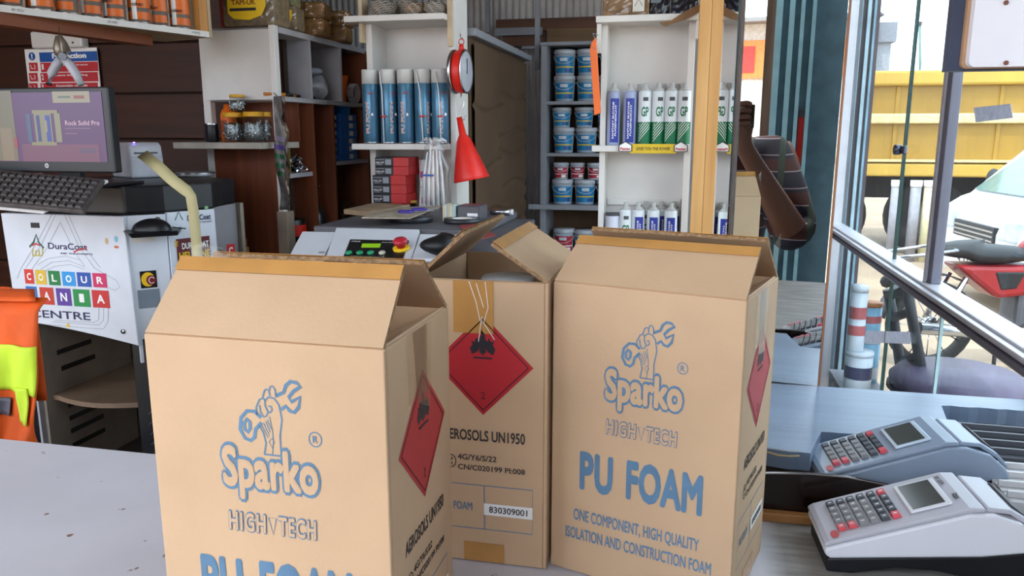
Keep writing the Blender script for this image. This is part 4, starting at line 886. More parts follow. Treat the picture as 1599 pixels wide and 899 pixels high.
# jars on the jar shelf
SCREW = mat('zinc_screws', '9aa0a6', 0.3, 0.9, var=0.35, vscale=200, bump=1.0, bscale=300)
LIDY = mat('lid_yellow', 'd59a1c', 0.4, var=0.05)
def jar(label, px, r, h, z, y):
    xx, _ = XZ(px, 200, y); o = thing('screw_jar', label, 'jar', (xx, y, z), 0, 'yellow lidded jars of screws')
    MB().lathe([(r*.92, 0), (r, 0.004), (r, h*0.80), (r*0.86, h*0.86)], 24, cap=True).build('jar_glass', CLEAR, o)
    MB().lathe([(r*.99, h*0.84), (r*1.0, h*0.86), (r*1.0, h*0.985), (r*.96, h), (0, h)], 24).build('lid', LIDY, o)
    rr = random.Random(px); b = MB()
    top = h*0.66
    MB().lathe([(r*.86, 0.005), (r*.88, top*0.85), (r*0.5, top), (0, top)], 20).build('screw_mass', SCREW, o)
    for i in range(46):
        a = rr.uniform(0, 6.28); zz = rr.uniform(0.01, top-0.006); rad = r*0.89; p0 = Vector((rad*math.cos(a), rad*math.sin(a), zz)); d = Vector((rr.uniform(-1, 1)*-math.sin(a), rr.uniform(-1, 1)*math.cos(a), rr.uniform(-1, 1))).normalized()*0.011
        b.tube([p0-d, p0+d], 0.0016, 4)
    sc_ = b.build('screws', mat('bright_screws', 'c4c8cc', 0.25, 1.0), o); sc_['kind'] = 'stuff'
    return o
jar('yellow lidded jar of screws, left of the lower pair', 365, 0.036, 0.104, lzs+0.0006, LY-0.02)
jar('yellow lidded jar of screws, right of the lower pair', 397, 0.036, 0.106, lzs+0.0006, LY-0.02)
jar('yellow lidded jar at the back behind the right one', 409, 0.034, 0.108, lzs+0.0006, LY+0.075)
jar('small yellow lidded jar stacked on top of the others', 373, 0.026, 0.060, lzs+0.1072, LY-0.015)
xx, _ = XZ(333, 200, LY-0.02)
o = thing('spray_bottle', 'orange bottle with wire ring standing behind the black tin', 'bottle', (XZ(348, 200, LY+0.06)[0], LY+0.10, lzs+0.0006))
MB().lathe([(0.026, 0), (0.028, 0.004), (0.028, 0.10), (0.020, 0.118), (0.014, 0.122), (0.014, 0.138), (0, 0.138)], 20).build('bottle_body', ORANGE, o)
MB().lathe([(0.0285, 0.03), (0.0285, 0.08)], 10, cap=False, a0=-2.6, a1=-1.2).build('bottle_label', mat('rust_label', 'a8481c', 0.5), o)
MB().tube([(0.018*math.cos(a), 0, 0.138+0.014*math.sin(a)) for a in [i*math.pi/10 for i in range(11)]], 0.0018, 6).build('wire_ring', STEEL, o)
for i, (px, y, h) in enumerate(((331, LY-0.025, 0.066), (328, LY+0.075, 0.135))):
    o = thing('black_can', 'short black can at the front left of the jar shelf' if i == 0 else 'tall dark can at the back left of the jar shelf', 'can', (XZ(px, 200, y)[0], y, lzs+0.0006))
    MB().lathe([(0.021, 0), (0.0225, 0.003), (0.0225, h-0.003), (0.021, h), (0, h)], 22).build('can_body', BLACK if i == 0 else mat('can_dark_silver', '55525a', 0.3, 0.5), o)
    MB().lathe([(0.0228, h-0.006), (0.0234, h-0.003), (0.0228, h)], 22, cap=False).build('rim', STEEL, o)
# orange markers, rag and cup in the pigeonholes
for i in range(4):
    y = depth_y(440+i*9)+0.02
    o = thing('orange_marker', 'orange and black marker lying in first pigeonhole, %s from left' % ORD[i], 'marker', (lx1-0.02-0.012*(i % 2), y, zmid+0.0066), 0.9+0.2*i, 'markers in the first pigeonhole')
    MB().cyl((-0.05, 0, 0), (0.03, 0, 0), 0.006, 0.006, 10).build('barrel', mat('marker_orange', 'c77a2a', 0.4), o); MB().cyl((0.03, 0, 0), (0.055, 0, 0), 0.0062, 0.0055, 10).build('cap', BLACK, o)
yy = (depth_y(489)+depth_y(536))/2+0.01
o = thing('white_bags', 'crumpled white plastic bags in the second pigeonhole', 'bags', (lx1-0.07, yy, zmid+0.0006)); rr = random.Random(3)
MB().grid(lambda u, v: (0.062*math.cos(u*6.283)*math.cos((v-.5)*3.1416)*(1+.2*math.sin(u*18+v*7)), 0.075*math.sin(u*6.283)*math.cos((v-.5)*3.1416)*(1+.15*math.sin(v*15)), max(0.0004, 0.05+0.05*math.sin((v-.5)*3.1416)*(1+.2*math.sin(u*20)))), 30, 18).build('bag_pile', mat('bag_white', 'a9a8ad', 0.35, var=0.2, vscale=40), o)
MB().grid(lambda u, v: (0.02+0.04*math.cos(u*6.283)*math.cos((v-.5)*3.1416), -0.03+0.045*math.sin(u*6.283)*math.cos((v-.5)*3.1416)*(1+.1*math.sin(v*20)), 0.112+0.016*math.sin((v-.5)*3.1416)), 18, 10).build('top_bag', mat('bag_grey', '9396a3', 0.4), o)
yy = depth_y(548)+0.02
o = thing('orange_cup', 'orange cup standing in the third pigeonhole', 'cup', (lx1-0.05, yy, zmid+0.0006))
MB().lathe([(0.022, 0), (0.023, 0.002), (0.034, 0.11), (0.035, 0.112), (0.031, 0.112), (0.021, 0.006), (0, 0.006)], 20).build('cup_body', ORANGE, o)
yy = depth_y(560)+0.02
o = thing('wire_coil', 'coil of white wire beside the orange cup', 'coil', (lx1-0.03, yy+0.012, zmid+0.0006))
b = MB()
for i in range(5): b.tube([(0.006*i-0.012, 0.040*math.cos(a), 0.043+0.040*math.sin(a)) for a in [k*2*math.pi/20 for k in range(20)]], 0.0025, 5, closed=True)
b.build('wire_loops', mat('wire_grey', 'b8b0ae', 0.4), o)
# blue boxes stacked in the far pigeonhole
yy = depth_y(531); zz = zsb+0.0006
for i in range(6):
    o = thing('blue_box', 'blue carton with small white label, %s from the bottom of its stack' % ORD[i], 'box', (lx1-0.02, yy+0.045+0.002*i, zz), 0.012*((i % 3)-1), 'blue cartons in the far pigeonhole')
    bx(-0.12, 0, 0, 0.17, 0, 0.0325).build('box_body', mat('box_blue', '1f5fa8', 0.5, var=0.1), o, bevel=0.001)
    F = frame((0.0004, 0, 0), (0, 1, 0), (0, 0, 1)); rect(o, 'white_label', 0.085, 0.125, 0.006, 0.026, F, PAPER); rect(o, 'print_block', 0.130, 0.168, 0.005, 0.028, F, mat('box_print', '4a6f9e', 0.5, var=0.3, vscale=120))
    rect(o, 'white_label', -0.045, -0.02, 0.008, 0.026, frame((0, -0.0004, 0), *FRONT), PAPER)
    zz += 0.0331
o = thing('blue_tub', 'bright blue lidded tub on top of the stacked blue cartons', 'tub', (lx1-0.075, yy+0.15, zz))
MB().lathe([(0.050, 0), (0.055, 0.030), (0.060, 0.031), (0.060, 0.038), (0, 0.038)], 24).build('tub_body', mat('tub_blue', '1d86c9', 0.4), o); MB().lathe([(0.0602, 0.032), (0.062, 0.034), (0.0602, 0.037)], 24, cap=False).build('rim', mat('tub_blue2', '2a97d8', 0.4), o)
# bagged goods below the blue boxes
yy = depth_y(548)
o = thing('clear_bag', 'clear plastic bag of brown goods below the blue cartons', 'bag', (lx1-0.06, yy+0.05, 0.8606)); rr = random.Random(12)
MB().grid(lambda u, v: (0.075*math.cos(u*6.283)*math.cos((v-.5)*3.1416)*(1+.1*math.sin(u*14)), 0.10*math.sin(u*6.283)*math.cos((v-.5)*3.1416), max(0.0004, 0.13+0.13*math.sin((v-.5)*3.1416)*(1+.1*math.sin(u*12)))), 26, 16).build('bag_film', glass_mat('dirty_bag', (0.75, 0.73, 0.70), 0.2, 0.15), o)
MB().grid(lambda u, v: (0.05*math.cos(u*6.283)*math.cos((v-.5)*3.1416), 0.07*math.sin(u*6.283)*math.cos((v-.5)*3.1416), max(0.0006, 0.06+0.06*math.sin((v-.5)*3.1416))), 18, 10).build('contents', mat('amber_goods', '8a5a2a', 0.6, var=0.4, vscale=30), o)
MB().grid(lambda u, v: (0.045*math.cos(u*6.283)*math.cos((v-.5)*3.1416), 0.02+0.06*math.sin(u*6.283)*math.cos((v-.5)*3.1416), 0.17+0.04*math.sin((v-.5)*3.1416)), 18, 10).build('contents', mat('dark_goods', '4b3a33', 0.6, var=0.4, vscale=30), o)
# packs on top of the left unit
def pack(label, px, py0, py1, y, w, d, h, body, lab=None, rz=0.0, z=None, dx=0.0):
    xx, zz_ = XZ(px, py1, y); o = thing('wrapped_pack', label, 'package', (xx+dx, y, z if z else lzt+0.0106), rz, 'packs on top of the left shelf')
    rr = random.Random(int(px*7+py0)); 
    bx(-w/2, w/2, 0, d, 0, h).build('pack_body', body, o, bevel=0.010)
    MB().grid(lambda u, v: (-w/2+w*u, -0.003+rr.uniform(-0.0025, 0.001), h*(0.02+0.96*v)), 14, 9, smooth=False).build('clear_wrap', CLEAR, o)
    if lab == 'yellow':
        F = frame((0, -0.0062, 0), *FRONT)
        pts = [(-w*0.36, h*0.82), (w*0.36, h*0.80), (w*0.37, h*0.55), (w*0.28, h*0.28), (w*0.05, h*0.16), (-w*0.25, h*0.2), (-w*0.36, h*0.36)]
        lb2 = poly_flat(o, 'pack_label', pts, F, YELLOW)
        text(lb2, 'TAM-UK', frame((-w*0.05, -0.0066, h*0.66), *FRONT), w*0.46, h*0.15, mat('label_brown', '7a3d10', 0.6), bold=0.03)
        rect(lb2, 'label_bar', -w*0.32, w*0.18, h*0.42, h*0.50, F, INKBLACK, 0.0004)
    return o
PB = mat('pack_brown', '7d6a52', 0.6, var=0.25, vscale=50); PB2 = mat('pack_wood', '8d6232', 0.6, var=0.35, vscale=35)
PR = mat('pack_red_edge', '7a241c', 0.5)
o = pack('flat pack with yellow TAM-UK label in clear wrap at front of left shelf top', 390, 0, 42, LY+0.02, 0.205, 0.12, 0.12, PB, 'yellow', 0.0, dx=-0.005)
bx(-0.106, -0.096, -0.004, 0.12, 0.0, 0.12).build('red_edge', PR, o)
yq = depth_y(448)+0.07; pack('smaller yellow labelled pack behind the front one on left shelf top', 455, 0, 55, yq, 0.10, 0.10, 0.085, PB, 'yellow', 0.15, dx=-0.03)
pack('upper pale labelled pack stacked on the smaller yellow one', 452, 0, 30, yq+0.005, 0.095, 0.09, 0.07, mat('pack_olive', '8a8460', 0.6, var=0.3, vscale=50), None, 0.1, lzt+0.0106+0.0856, dx=-0.035)
for i, (px, dz, w) in enumerate(((505, 0, 0.11), (506, 1, 0.11), (542, 0, 0.10), (545, 1, 0.10))):
    y = depth_y(px-14)+0.02
    pack('brown wood block pack in clear wrap, %s %s pile' % ('lower of' if dz == 0 else 'upper of', 'the nearer' if i < 2 else 'the farther'), px, 10*i, 80, y, w, 0.11, 0.062, PB2, None, 0.2, lzt+0.0106+dz*0.0626, dx=-0.05)
# ================================================================== tinting machine
def hit(px, py, O, Nn):
    d = RGT*((px-799.5)/FPX)+UPV*(-(py-449.5)/FPX)+FWD
    return EYE+d*((Vector(O)-EYE).dot(Nn)/d.dot(Nn))
TY = 1.95
TW = mat('machine_white', 'd3d7e0', 0.4, var=0.03); TBK = mat('machine_black', '17171b', 0.35, var=0.1); TGR = mat('machine_grey', 'a09da3', 0.4, var=0.05)
tm = thing('tinting_machine', 'white and black paint tinting machine printed COLOUR MANIA CENTRE', 'machine', (0, 0, 0))
A_, B_ = at(6, 333, Y=TY), at(196, 328, Y=TY)
ztp = A_.z+0.002; zbt = at(200, 527, Y=TY).z
foot = [(A_.x, TY), (B_.x, TY)]
C1 = at(257, 322, Y=2.02); D1 = at(334, 312, Y=2.16); E1 = at(366, 305, Y=2.36)
# front panel with a slightly bowed lower edge
poly = [(A_.x+0.01, zbt+0.035)]+[(A_.x+0.01+(B_.x-A_.x)*i/8, zbt+0.035-0.055*(i/8)**1.4) for i in range(1, 9)]+[(B_.x, ztp), (A_.x, ztp)]
MB().prism(poly, TY-0.012, TY+0.02).build('front_panel', TW, tm, bevel=0.003)
def facet(name, a, b_, z0, z1, m, t_=0.015, parent=tm):
    a = Vector((a[0], a[1], 0)); c = Vector((b_[0], b_[1], 0)); n = Vector((-(c-a).y, (c-a).x, 0)).normalized()*t_
    return MB().hexa([(a.x, a.y, z0), (c.x, c.y, z0), (c.x+n.x, c.y+n.y, z0), (a.x+n.x, a.y+n.y, z0)], [(a.x, a.y, z1), (c.x, c.y, z1), (c.x+n.x, c.y+n.y, z1), (a.x+n.x, a.y+n.y, z1)]).build(name, m, parent, bevel=0.002)
pB, pC, pD, pE = (B_.x+0.002, TY), (C1.x, C1.y), (D1.x, D1.y), (E1.x, E1.y)
zl = at(240, 560, Y=2.0).z
facet('column_panel', pB, pC, zl, ztp, TW)
facet('blue_panel', (pB[0]+0.028, pB[1]+0.012), pC, 0.05, zl-0.001, mat('machine_blue', '1d4f95', 0.4))
facet('black_leg', (pB[0]-0.025, pB[1]+0.0), (pB[0]+0.027, pB[1]+0.011), 0.0, zbt-0.004, TBK)
facet('door_panel', (pC[0]+0.004, pC[1]+0.002), pD, 0.05, ztp+0.004, TW)
# rounded grey shoulder
b = MB(); b.grid(lambda u, v: (pD[0]+(pE[0]-pD[0])*math.sin(u*math.pi/2), pD[1]+(pE[1]-pD[1])*(1-math.cos(u*math.pi/2)), 0.05+(ztp+0.002-0.05)*v), 10, 1); b.build('shoulder_panel', TGR, tm, solid=0.004)
# black cap following the footprint
zc1 = at(200, 287, Y=TY+0.1).z
cap = [(A_.x-0.02, TY-0.004), (B_.x, TY-0.004), pC, pD]+[(pD[0]+(pE[0]-pD[0])*math.sin(u*math.pi/2), pD[1]+(pE[1]-pD[1])*(1-math.cos(u*math.pi/2))) for u in (0.25, 0.5, 0.75, 1)]+[(at(366, 300, Y=2.42).x-0.01, 2.42), (A_.x-0.02, 2.42)]
n_ = len(cap); b = MB(); b.add([(x, y, ztp+0.004) for x, y in cap]+[(x, y, zc1) for x, y in cap], [tuple(reversed(range(n_))), tuple(range(n_, 2*n_))]+[(i, (i+1) % n_, (i+1) % n_+n_, i+n_) for i in range(n_)]); b.build('black_cap', TBK, tm, bevel=0.006)
bx(A_.x, A_.x+0.02, TY+0.02, 2.40, 0.0, ztp).build('side_wall', TGR, tm); bx(A_.x, pD[0]-0.06, 2.40, 2.42, 0.0, ztp).build('rear_wall', mat('machine_inside', '9c9184', 0.6), tm)
# open bay below: shelf, slotted panel
BAY = mat('bay_board', 'a2978a', 0.65, var=0.08)
zsv = at(140, 606, Y=2.1).z
MB().prism([(A_.x+0.02, 0), (B_.x-0.03, 0), (B_.x-0.03, 0.014), (A_.x+0.02, 0.014)], 0, 0.001)
b = MB(); cv = [(A_.x+0.02, 2.02)]+[(A_.x+0.02+(B_.x-A_.x-0.05)*i/10, 2.03-0.05*math.sin(i/10*math.pi)) for i in range(1, 11)]+[(B_.x-0.03, 2.39), (A_.x+0.02, 2.39)]
n_ = len(cv); b.add([(x, y, zsv-0.016) for x, y in cv]+[(x, y, zsv) for x, y in cv], [tuple(reversed(range(n_))), tuple(range(n_, 2*n_))]+[(i, (i+1) % n_, (i+1) % n_+n_, i+n_) for i in range(n_)]); b.build('bay_shelf', mat('bay_shelf', '7d6653', 0.6), tm)
bx(A_.x+0.02, A_.x+0.03, 1.99, 2.39, 0.32, zbt+0.03).build('slotted_panel', BAY, tm)
for i, (py, yc) in enumerate(((545, 2.13), (572, 2.14), (634, 2.15), (655, 2.15), (676, 2.15), (700, 2.15))):
    zc = at(105, py, X=A_.x+0.03).z; MB().box(A_.x+0.029, A_.x+0.0315, yc-0.075, yc+0.075, zc-0.008, zc+0.008).build('slot', TBK, tm, bevel=0.0005)
bx(A_.x+0.02, B_.x+0.03, 1.98, 2.39, 0.30, 0.32).build('bay_floor', mat('bay_floor', '3d332d', 0.7), tm)
# print on the front panel
FZ = TY-0.0126
def FP(px, py): p = at(px, py, Y=FZ); return frame((p.x, FZ, p.z), *FRONT)
def wh(px0, py0, px1, py1): a = at(px0, py0, Y=FZ); c = at(px1, py1, Y=FZ); return abs(c.x-a.x), abs(a.z-c.z)
def fpts(l): return [((lambda q: (q.x, q.z))(at(px, py, Y=FZ))) for px, py in l]
F0 = frame((0, FZ, 0), *FRONT)
GREYL = mat('thin_grey_line', '8d9099', 0.6)
k = 1/4.085
def cp(l): return fpts([(x*k, 320+y*k) for x, y in l])
strokes(tm, 'line_art', [cp(l) for l in ([(330, 60), (240, 230), (130, 410), (110, 470)], [(355, 60), (260, 260), (165, 400)], [(385, 110), (290, 290), (205, 405)], [(410, 60), (500, 260), (600, 400), (740, 480), (765, 520), (735, 545), (690, 525)], [(435, 60), (520, 250), (640, 400)], [(385, 110), (470, 290), (540, 390)],
  [(240, 380), (310, 340), (420, 325), (510, 350)], [(260, 410), (330, 365), (440, 355), (540, 395)], [(280, 425), (350, 390), (450, 380), (535, 410)], [(690, 655), (690, 740), (660, 790), (560, 785), (300, 760)], [(660, 660), (660, 735), (630, 765), (330, 745)], [(630, 660), (630, 730), (600, 748), (350, 735)])], 0.0012, F0, GREYL)
cols = ['d0372f', 'd9b43a', '1b7a3e', '2b93d6', '2450a4', 'c9265f']; cols2 = ['2f6fb7', 'c23a2c', '5b3a96', '1f8a45', 'c62a2c']
def tile(l, px0, px1, py0, py1, c, i):
    a = at(px0*k, 320+py0*k, Y=FZ); d = at(px1*k, 320+py1*k, Y=FZ)
    o = rect(tm, 'letter_tile', a.x, d.x, d.z, a.z, F0, mat('tile_'+c, c, 0.5, var=0.03))
    text(o, l, frame(((a.x+d.x)/2, FZ-0.0006, (a.z+d.z)/2), *FRONT), (d.x-a.x)*(0.45 if l != 'I' else 0.3), (a.z-d.z)*0.5, WHITEPRINT, bold=0.03)
for i, (l, a, d) in enumerate(zip('COLOUR', (152, 222, 305, 392, 488, 588), (220, 300, 388, 485, 585, 685))): tile(l, a, d, 408+5*i, 503+5*i, cols[i], i)
for i, (l, a, d) in enumerate(zip('MANIA', (163, 250, 355, 463, 583), (245, 350, 460, 580, 703))): tile(l, a, d, 517+6*i, 630+7*i, cols2[i], i)
NAVY = mat('navy_print', '2c2a55', 0.5)
w_, h_ = wh(190*k, 320+668*k, 577*k, 320+740*k); text(tm, 'CENTRE', FP(384*k, 320+700*k), w_, h_, NAVY, bold=0.015)
w_, h_ = wh(303*k, 320+238*k, 556*k, 320+288*k); text(tm, 'DuraCoat', FP(430*k, 320+264*k), w_, h_, NAVY, bold=0.02)
w_, h_ = wh(382*k, 320+302*k, 590*k, 320+320*k); text(tm, 'ASK THE EXPERTS', FP(486*k, 320+311*k), w_, h_, NAVY, bold=0.03)
strokes(tm, 'brush_stroke', [cp([(470, 300), (500, 286), (530, 284), (555, 270)])], 0.004, F0, REDPRINT, 0.0004)
strokes(tm, 'logo_roof', [cp([(188, 268), (215, 235), (230, 188), (248, 240), (280, 275)])], 0.005, F0, mat('logo_green', '1f5b4a', 0.5), 0.0003)
strokes(tm, 'logo_arc', [cp([(205, 258), (225, 246), (255, 258)])], 0.005, F0, REDPRINT, 0.0005)
strokes(tm, 'logo_house', [cp([(208, 275), (208, 322), (270, 322), (270, 272)]), cp([(228, 318), (228, 292), (248, 288), (250, 318)])], 0.005, F0, mat('logo_gold', 'b9ad62', 0.5), 0.0003)
a = at(197*k, 320+112*k, Y=FZ); d = at(252*k, 320+146*k, Y=FZ); rect(tm, 'badge', a.x, d.x, d.z, a.z, F0, TBK, 0.0, 0.002)
for (x, y, rx, ry, c) in ((680, 230, 14, 24, 'c9a877'), (740, 218, 16, 24, '7fbad6'), (742, 268, 20, 10, 'c4693f')):
    q = at(x*k, 320+y*k, Y=FZ); s_ = TY/FPX*k; poly_flat(tm, 'paint_blob', ell(q.x, q.z, rx*s_, ry*s_, 14)[:-1], F0, mat('blob_'+c, c, 0.5), 0.0003)
a = at(433*k, 320+765*k, Y=FZ); poly_flat(tm, 'warning_triangle', [(a.x-0.006, a.z-0.006), (a.x+0.008, a.z-0.006), (a.x, a.z+0.008)], F0, YELLOW, 0.0004)
a = at(787*k, 320+806*k, Y=FZ); MB().lathe([(0.007, 0), (0.007, 0.003), (0, 0.003)], 14, M=Matrix.Translation((a.x, FZ, a.z)) @ Matrix.Rotation(math.pi/2, 4, 'X')).build('lock', STEEL, tm)
# column stickers
cu = Vector((pC[0]-pB[0], pC[1]-pB[1], 0)).normalized(); cn = Vector((-cu.y, cu.x, 0))*-1.0
def COL(px, py, e=0.0006):
    q = hit(px, py, (pB[0], pB[1], 0), cn); q = q+cn*e; return q
def FC(px, py, e=0.0006): return frame(COL(px, py, e), cu, (0, 0, 1))
s_ = 2.0/FPX
rect(tm, 'emergency_sticker', -15*s_*0.9, 15*s_*0.9, -15.5*s_, 15.5*s_, FC(232, 436), TBK)
poly_flat(tm, 'sticker_yellow', ell(0, 0, 12.5*s_*.9, 13*s_, 20)[:-1], FC(231, 436, 0.0012), YELLOW); poly_flat(tm, 'sticker_red', ell(0, 0, 9*s_*.9, 9*s_, 20)[:-1], FC(236, 437, 0.0016), mat('dark_red', '7d1a1c', 0.5)); strokes(tm, 'sticker_arrow', [ell(0, 0, 5.5*s_*.9, 5.5*s_, 18, 0.5, 5.5)], 0.002, FC(237, 437, 0.002), WHITEPRINT)
rect(tm, 'rating_plate', -20*s_*0.9, 20*s_*.9, -17*s_, 17*s_, FC(233, 466), mat('plate_grey', '7c8792', 0.4)); rect(tm, 'paper_label', -22*s_*.9, 22*s_*.9, -7*s_, 7*s_, FC(224, 372), PAPER)
strokes(tm, 'blue_panel_lines', [[(-8*s_, -6*s_+j*0.0), (8*s_, 6*s_)] for j in (0,)]+[[(-8*s_, (-6-20*j)*s_), (8*s_, (6-20*j)*s_)] for j in (1, 2, 3, 4)], 0.0012, FC(238, 640, 0.004), GREYL)
# door panel stickers
du = Vector((pD[0]-pC[0], pD[1]-pC[1], 0)).normalized(); dn = Vector((du.y, -du.x, 0))
def FD(px, py, e=0.0006): return frame(hit(px, py, (pC[0]+0.004, pC[1]+0.002, 0), dn)+dn*e, du, (0, 0, 1))
sd = 2.1/FPX
cf = 1.18
hl = rect(tm, 'helpline_sticker', -31*sd*cf*0.85, 31*sd*cf*0.85, -29*sd, 29*sd, FD(303, 396), mat('maroon_print', '5e1420', 0.5))
text(hl, 'DURACOAT', FD(305, 382, 0.0014), 50*sd, 11*sd, WHITEPRINT, bold=0.03); text(hl, 'HELPLINE', FD(304, 397, 0.0014), 58*sd, 13*sd, YELLOW, bold=0.04); text(hl, '08     3331', FD(304, 413, 0.0014), 54*sd, 11*sd, WHITEPRINT, bold=0.03); text(hl, 'THE', frame(FD(275, 381, 0.0014).to_translation(), (0, 0, 1), -du), 11*sd, 6*sd, YELLOW, bold=0.03)
text(tm, 'DuraCoat', FD(311, 339), 44*sd, 10*sd, NAVY, bold=0.02); text(tm, 'ASK THE EXPERTS', FD(320, 346), 26*sd, 3*sd, NAVY)
strokes(tm, 'logo_roof', [[(-7*sd, -6*sd), (0, 8*sd), (7*sd, -6*sd)]], 0.003, FD(279, 338), mat('logo_green', '1f5b4a', 0.5))
poly_flat(tm, 'leaf_mark', ell(0, 0, 4*sd, 3*sd, 10)[:-1], FD(322, 324), mat('leaf_green', '7fae7a', 0.5))
q = at(361, 389, Y=2.26); cst = rect(tm, 'red_c_sticker', -0.014, 0.014, -0.022, 0.022, frame((q.x+0.008, 2.235, q.z), (0.5, 0.866, 0), (0, 0, 1)), mat('sticker_red_c', 'c22c2c', 0.5), 0.012); text(cst, 'C', frame((q.x+0.008, 2.235, q.z), (0.5, 0.866, 0), (0, 0, 1)), 0.014, 0.024, WHITEPRINT, bold=0.03, lift=0.0128)
# mouse on a bracket fixed to the column
mo = COL(236, 358, 0.0); 
MB().hexa([tuple(mo-cu*0.07+cn*0.0+Vector((0, 0, -0.012))), tuple(mo+cu*0.08+Vector((0, 0, -0.012))), tuple(mo+cu*0.06+cn*0.09+Vector((0, 0, -0.012))), tuple(mo-cu*0.06+cn*0.09+Vector((0, 0, -0.012)))], [tuple(mo-cu*0.075+Vector((0, 0, 0.002))), tuple(mo+cu*0.085+Vector((0, 0, 0.002))), tuple(mo+cu*0.06+cn*0.10+Vector((0, 0, 0.002))), tuple(mo-cu*0.07+cn*0.10+Vector((0, 0, 0.002)))]).build('mouse_bracket', BLACK, tm, bevel=0.003)
ms = thing('computer_mouse', 'black computer mouse on the bracket of the tinting machine', 'mouse', tuple(mo+cn*0.045+Vector((0.004, 0, 0.0026))), math.radians(20))
MB().grid(lambda u, v: (0.055*math.cos(u*6.283)*math.cos(v*1.5708)*(1-0.12*math.cos(u*6.283)), 0.032*math.sin(u*6.283)*math.cos(v*1.5708), 0.034*math.sin(v*1.5708)), 24, 8).build('mouse_shell', BLACK, ms); MB().tube([(0.05, 0, 0.008), (0.07, 0.005, 0.004), (0.085, 0.01, 0.002)], 0.0018, 6).build('cable', BLACK, ms); MB().cyl((0.012, -0.003, 0.030), (0.012, 0.003, 0.030), 0.008, None, 10).build('wheel', DARKGREY, ms)
# label printer with paper tape
CAPZ = zc1+0.0006
pp = at(207, 278, Z=CAPZ)
lp = thing('label_printer', 'small white label printer on the tinting machine, paper tape hanging out', 'printer', (pp.x-0.035, pp.y+0.075, CAPZ), math.radians(58))
lp.scale = (1.15, 1.15, 1.15)
prof = [(-0.075, 0.0), (0.078, 0.0), (0.078, 0.055), (0.070, 0.094), (0.055, 0.102), (-0.060, 0.102), (-0.075, 0.095)]
MB().prism([(y, z) for y, z in prof], -0.048, 0.048, M=Matrix.Rotation(-math.pi/2, 4, 'Z')).build('printer_body', mat('printer_white', 'c9c8d2', 0.35), lp, bevel=0.006)
MB().box(-0.032, 0.032, -0.0786, -0.0700, 0.070, 0.0745).build('paper_slot', TBK, lp); MB().box(-0.044, 0.044, -0.079, -0.076, 0.0595, 0.0605).build('seam', GREYP, lp); MB().box(-0.030, -0.026, -0.068, -0.064, 0.1015, 0.1035).build('status_light', mat('led_violet', '8a5cff', 0.3, emit='9a6cff', estr=2.0), lp)
FPp = [at(px, py, Y=yy) for px, py, yy in ((222, 240, 1.985), (245, 258, 1.955), (268, 280, 1.93), (290, 297, 1.915), (298, 306, 1.91), (302, 330, 1.91), (305, 360, 1.91), (309, 408, 1.91), (312, 470, 1.91))]
pt = thing('paper_tape', 'long pale paper strip curling out of the label printer', 'paper', (0, 0, 0))
b = MB(); vs_ = []
for i, p in enumerate(FPp):
    wv = Vector((0.013, 0.008, 0.010)) if i < 4 else Vector((0.0155, 0.004, 0.003)); vs_ += [tuple(p-wv*0.9), tuple(p+wv*0.9)]
b.add(vs_, [(2*i, 2*i+1, 2*i+3, 2*i+2) for i in range(len(FPp)-1)], 0, True); b.build('strip', mat('tape_paper', 'bdb387', 0.7, var=0.06), pt, solid=0.0006)
rl = thing('steel_ring', 'flat steel tin lid lying on the black machine top', 'lid', tuple(Vector((at(288, 277, Z=CAPZ).x, at(288, 277, Z=CAPZ).y+0.06, CAPZ))))
MB().lathe([(0.062, 0), (0.066, 0.003), (0.066, 0.014), (0.062, 0.016), (0.054, 0.016), (0.05, 0.010), (0, 0.010)], 30).build('lid_disc', mat('dull_tin', 'a5a3a6', 0.4, 0.6), rl); MB().lathe([(0.0665, 0.011), (0.068, 0.013), (0.0665, 0.015)], 30, cap=False).build('rim', STEEL, rl)
# monitor
MY_ = 1.86
mr0, mr1 = at(167, 135, Y=MY_), at(167, 270, Y=MY_); mw = 0.44
mo_ = thing('monitor', 'black flat monitor showing a purple advert with a window picture', 'monitor', (0, 0, 0))
bzl = mat('bezel_black', '1a1a1f', 0.35)
bx(mr0.x-mw, mr0.x, MY_, MY_+0.03, mr1.z, mr0.z).build('housing', bzl, mo_, bevel=0.004)
s0, s1 = at(158, 143, Y=MY_), at(158, 253, Y=MY_); EX = 2.55
def scr(c, st=1.0, nm=None): return mat('screen_'+c, '060606', 0.25, var=0.0, emit=c, estr=0.17*st)
FS_ = frame((0, MY_-0.0006, 0), *FRONT)
sx0 = mr0.x-mw+0.012
scn = rect(mo_, 'screen', sx0, s0.x, s1.z, s0.z, FS_, scr('5a3467'), 0.0, 0.0006)
def sp(px, py): q = at(px, py, Y=MY_-0.0012); return q.x, q.z
def srect(nm, x0_, x1_, y0_, y1_, c, lift, par=scn): a = sp(x0_, y0_); d = sp(x1_, y1_); return rect(par, nm, a[0], d[0], d[1], a[1], FS_, scr(c), lift, 0.0002)
b = MB(); a = sp(31, 200); d = sp(157, 253); rect(scn, 'advert_lower', a[0], d[0], d[1], sp(31, 225)[1], FS_, scr('744763'), 0.0009, 0.0001)
srect('advert_left', -90, 30, 143, 251, '77705f', 0.0009); srect('advert_face', 0, 24, 200, 251, '8a7a66', 0.0011); srect('advert_red', 22, 29, 215, 231, '9b4648', 0.0013)
srect('advert_tag', 81, 141, 143, 160, '9a927e', 0.0010); srect('tag_mark', 115, 132, 149, 154, '8d4a47', 0.0013); srect('tag_text', 90, 110, 150, 153, '5d6a5d', 0.0013)
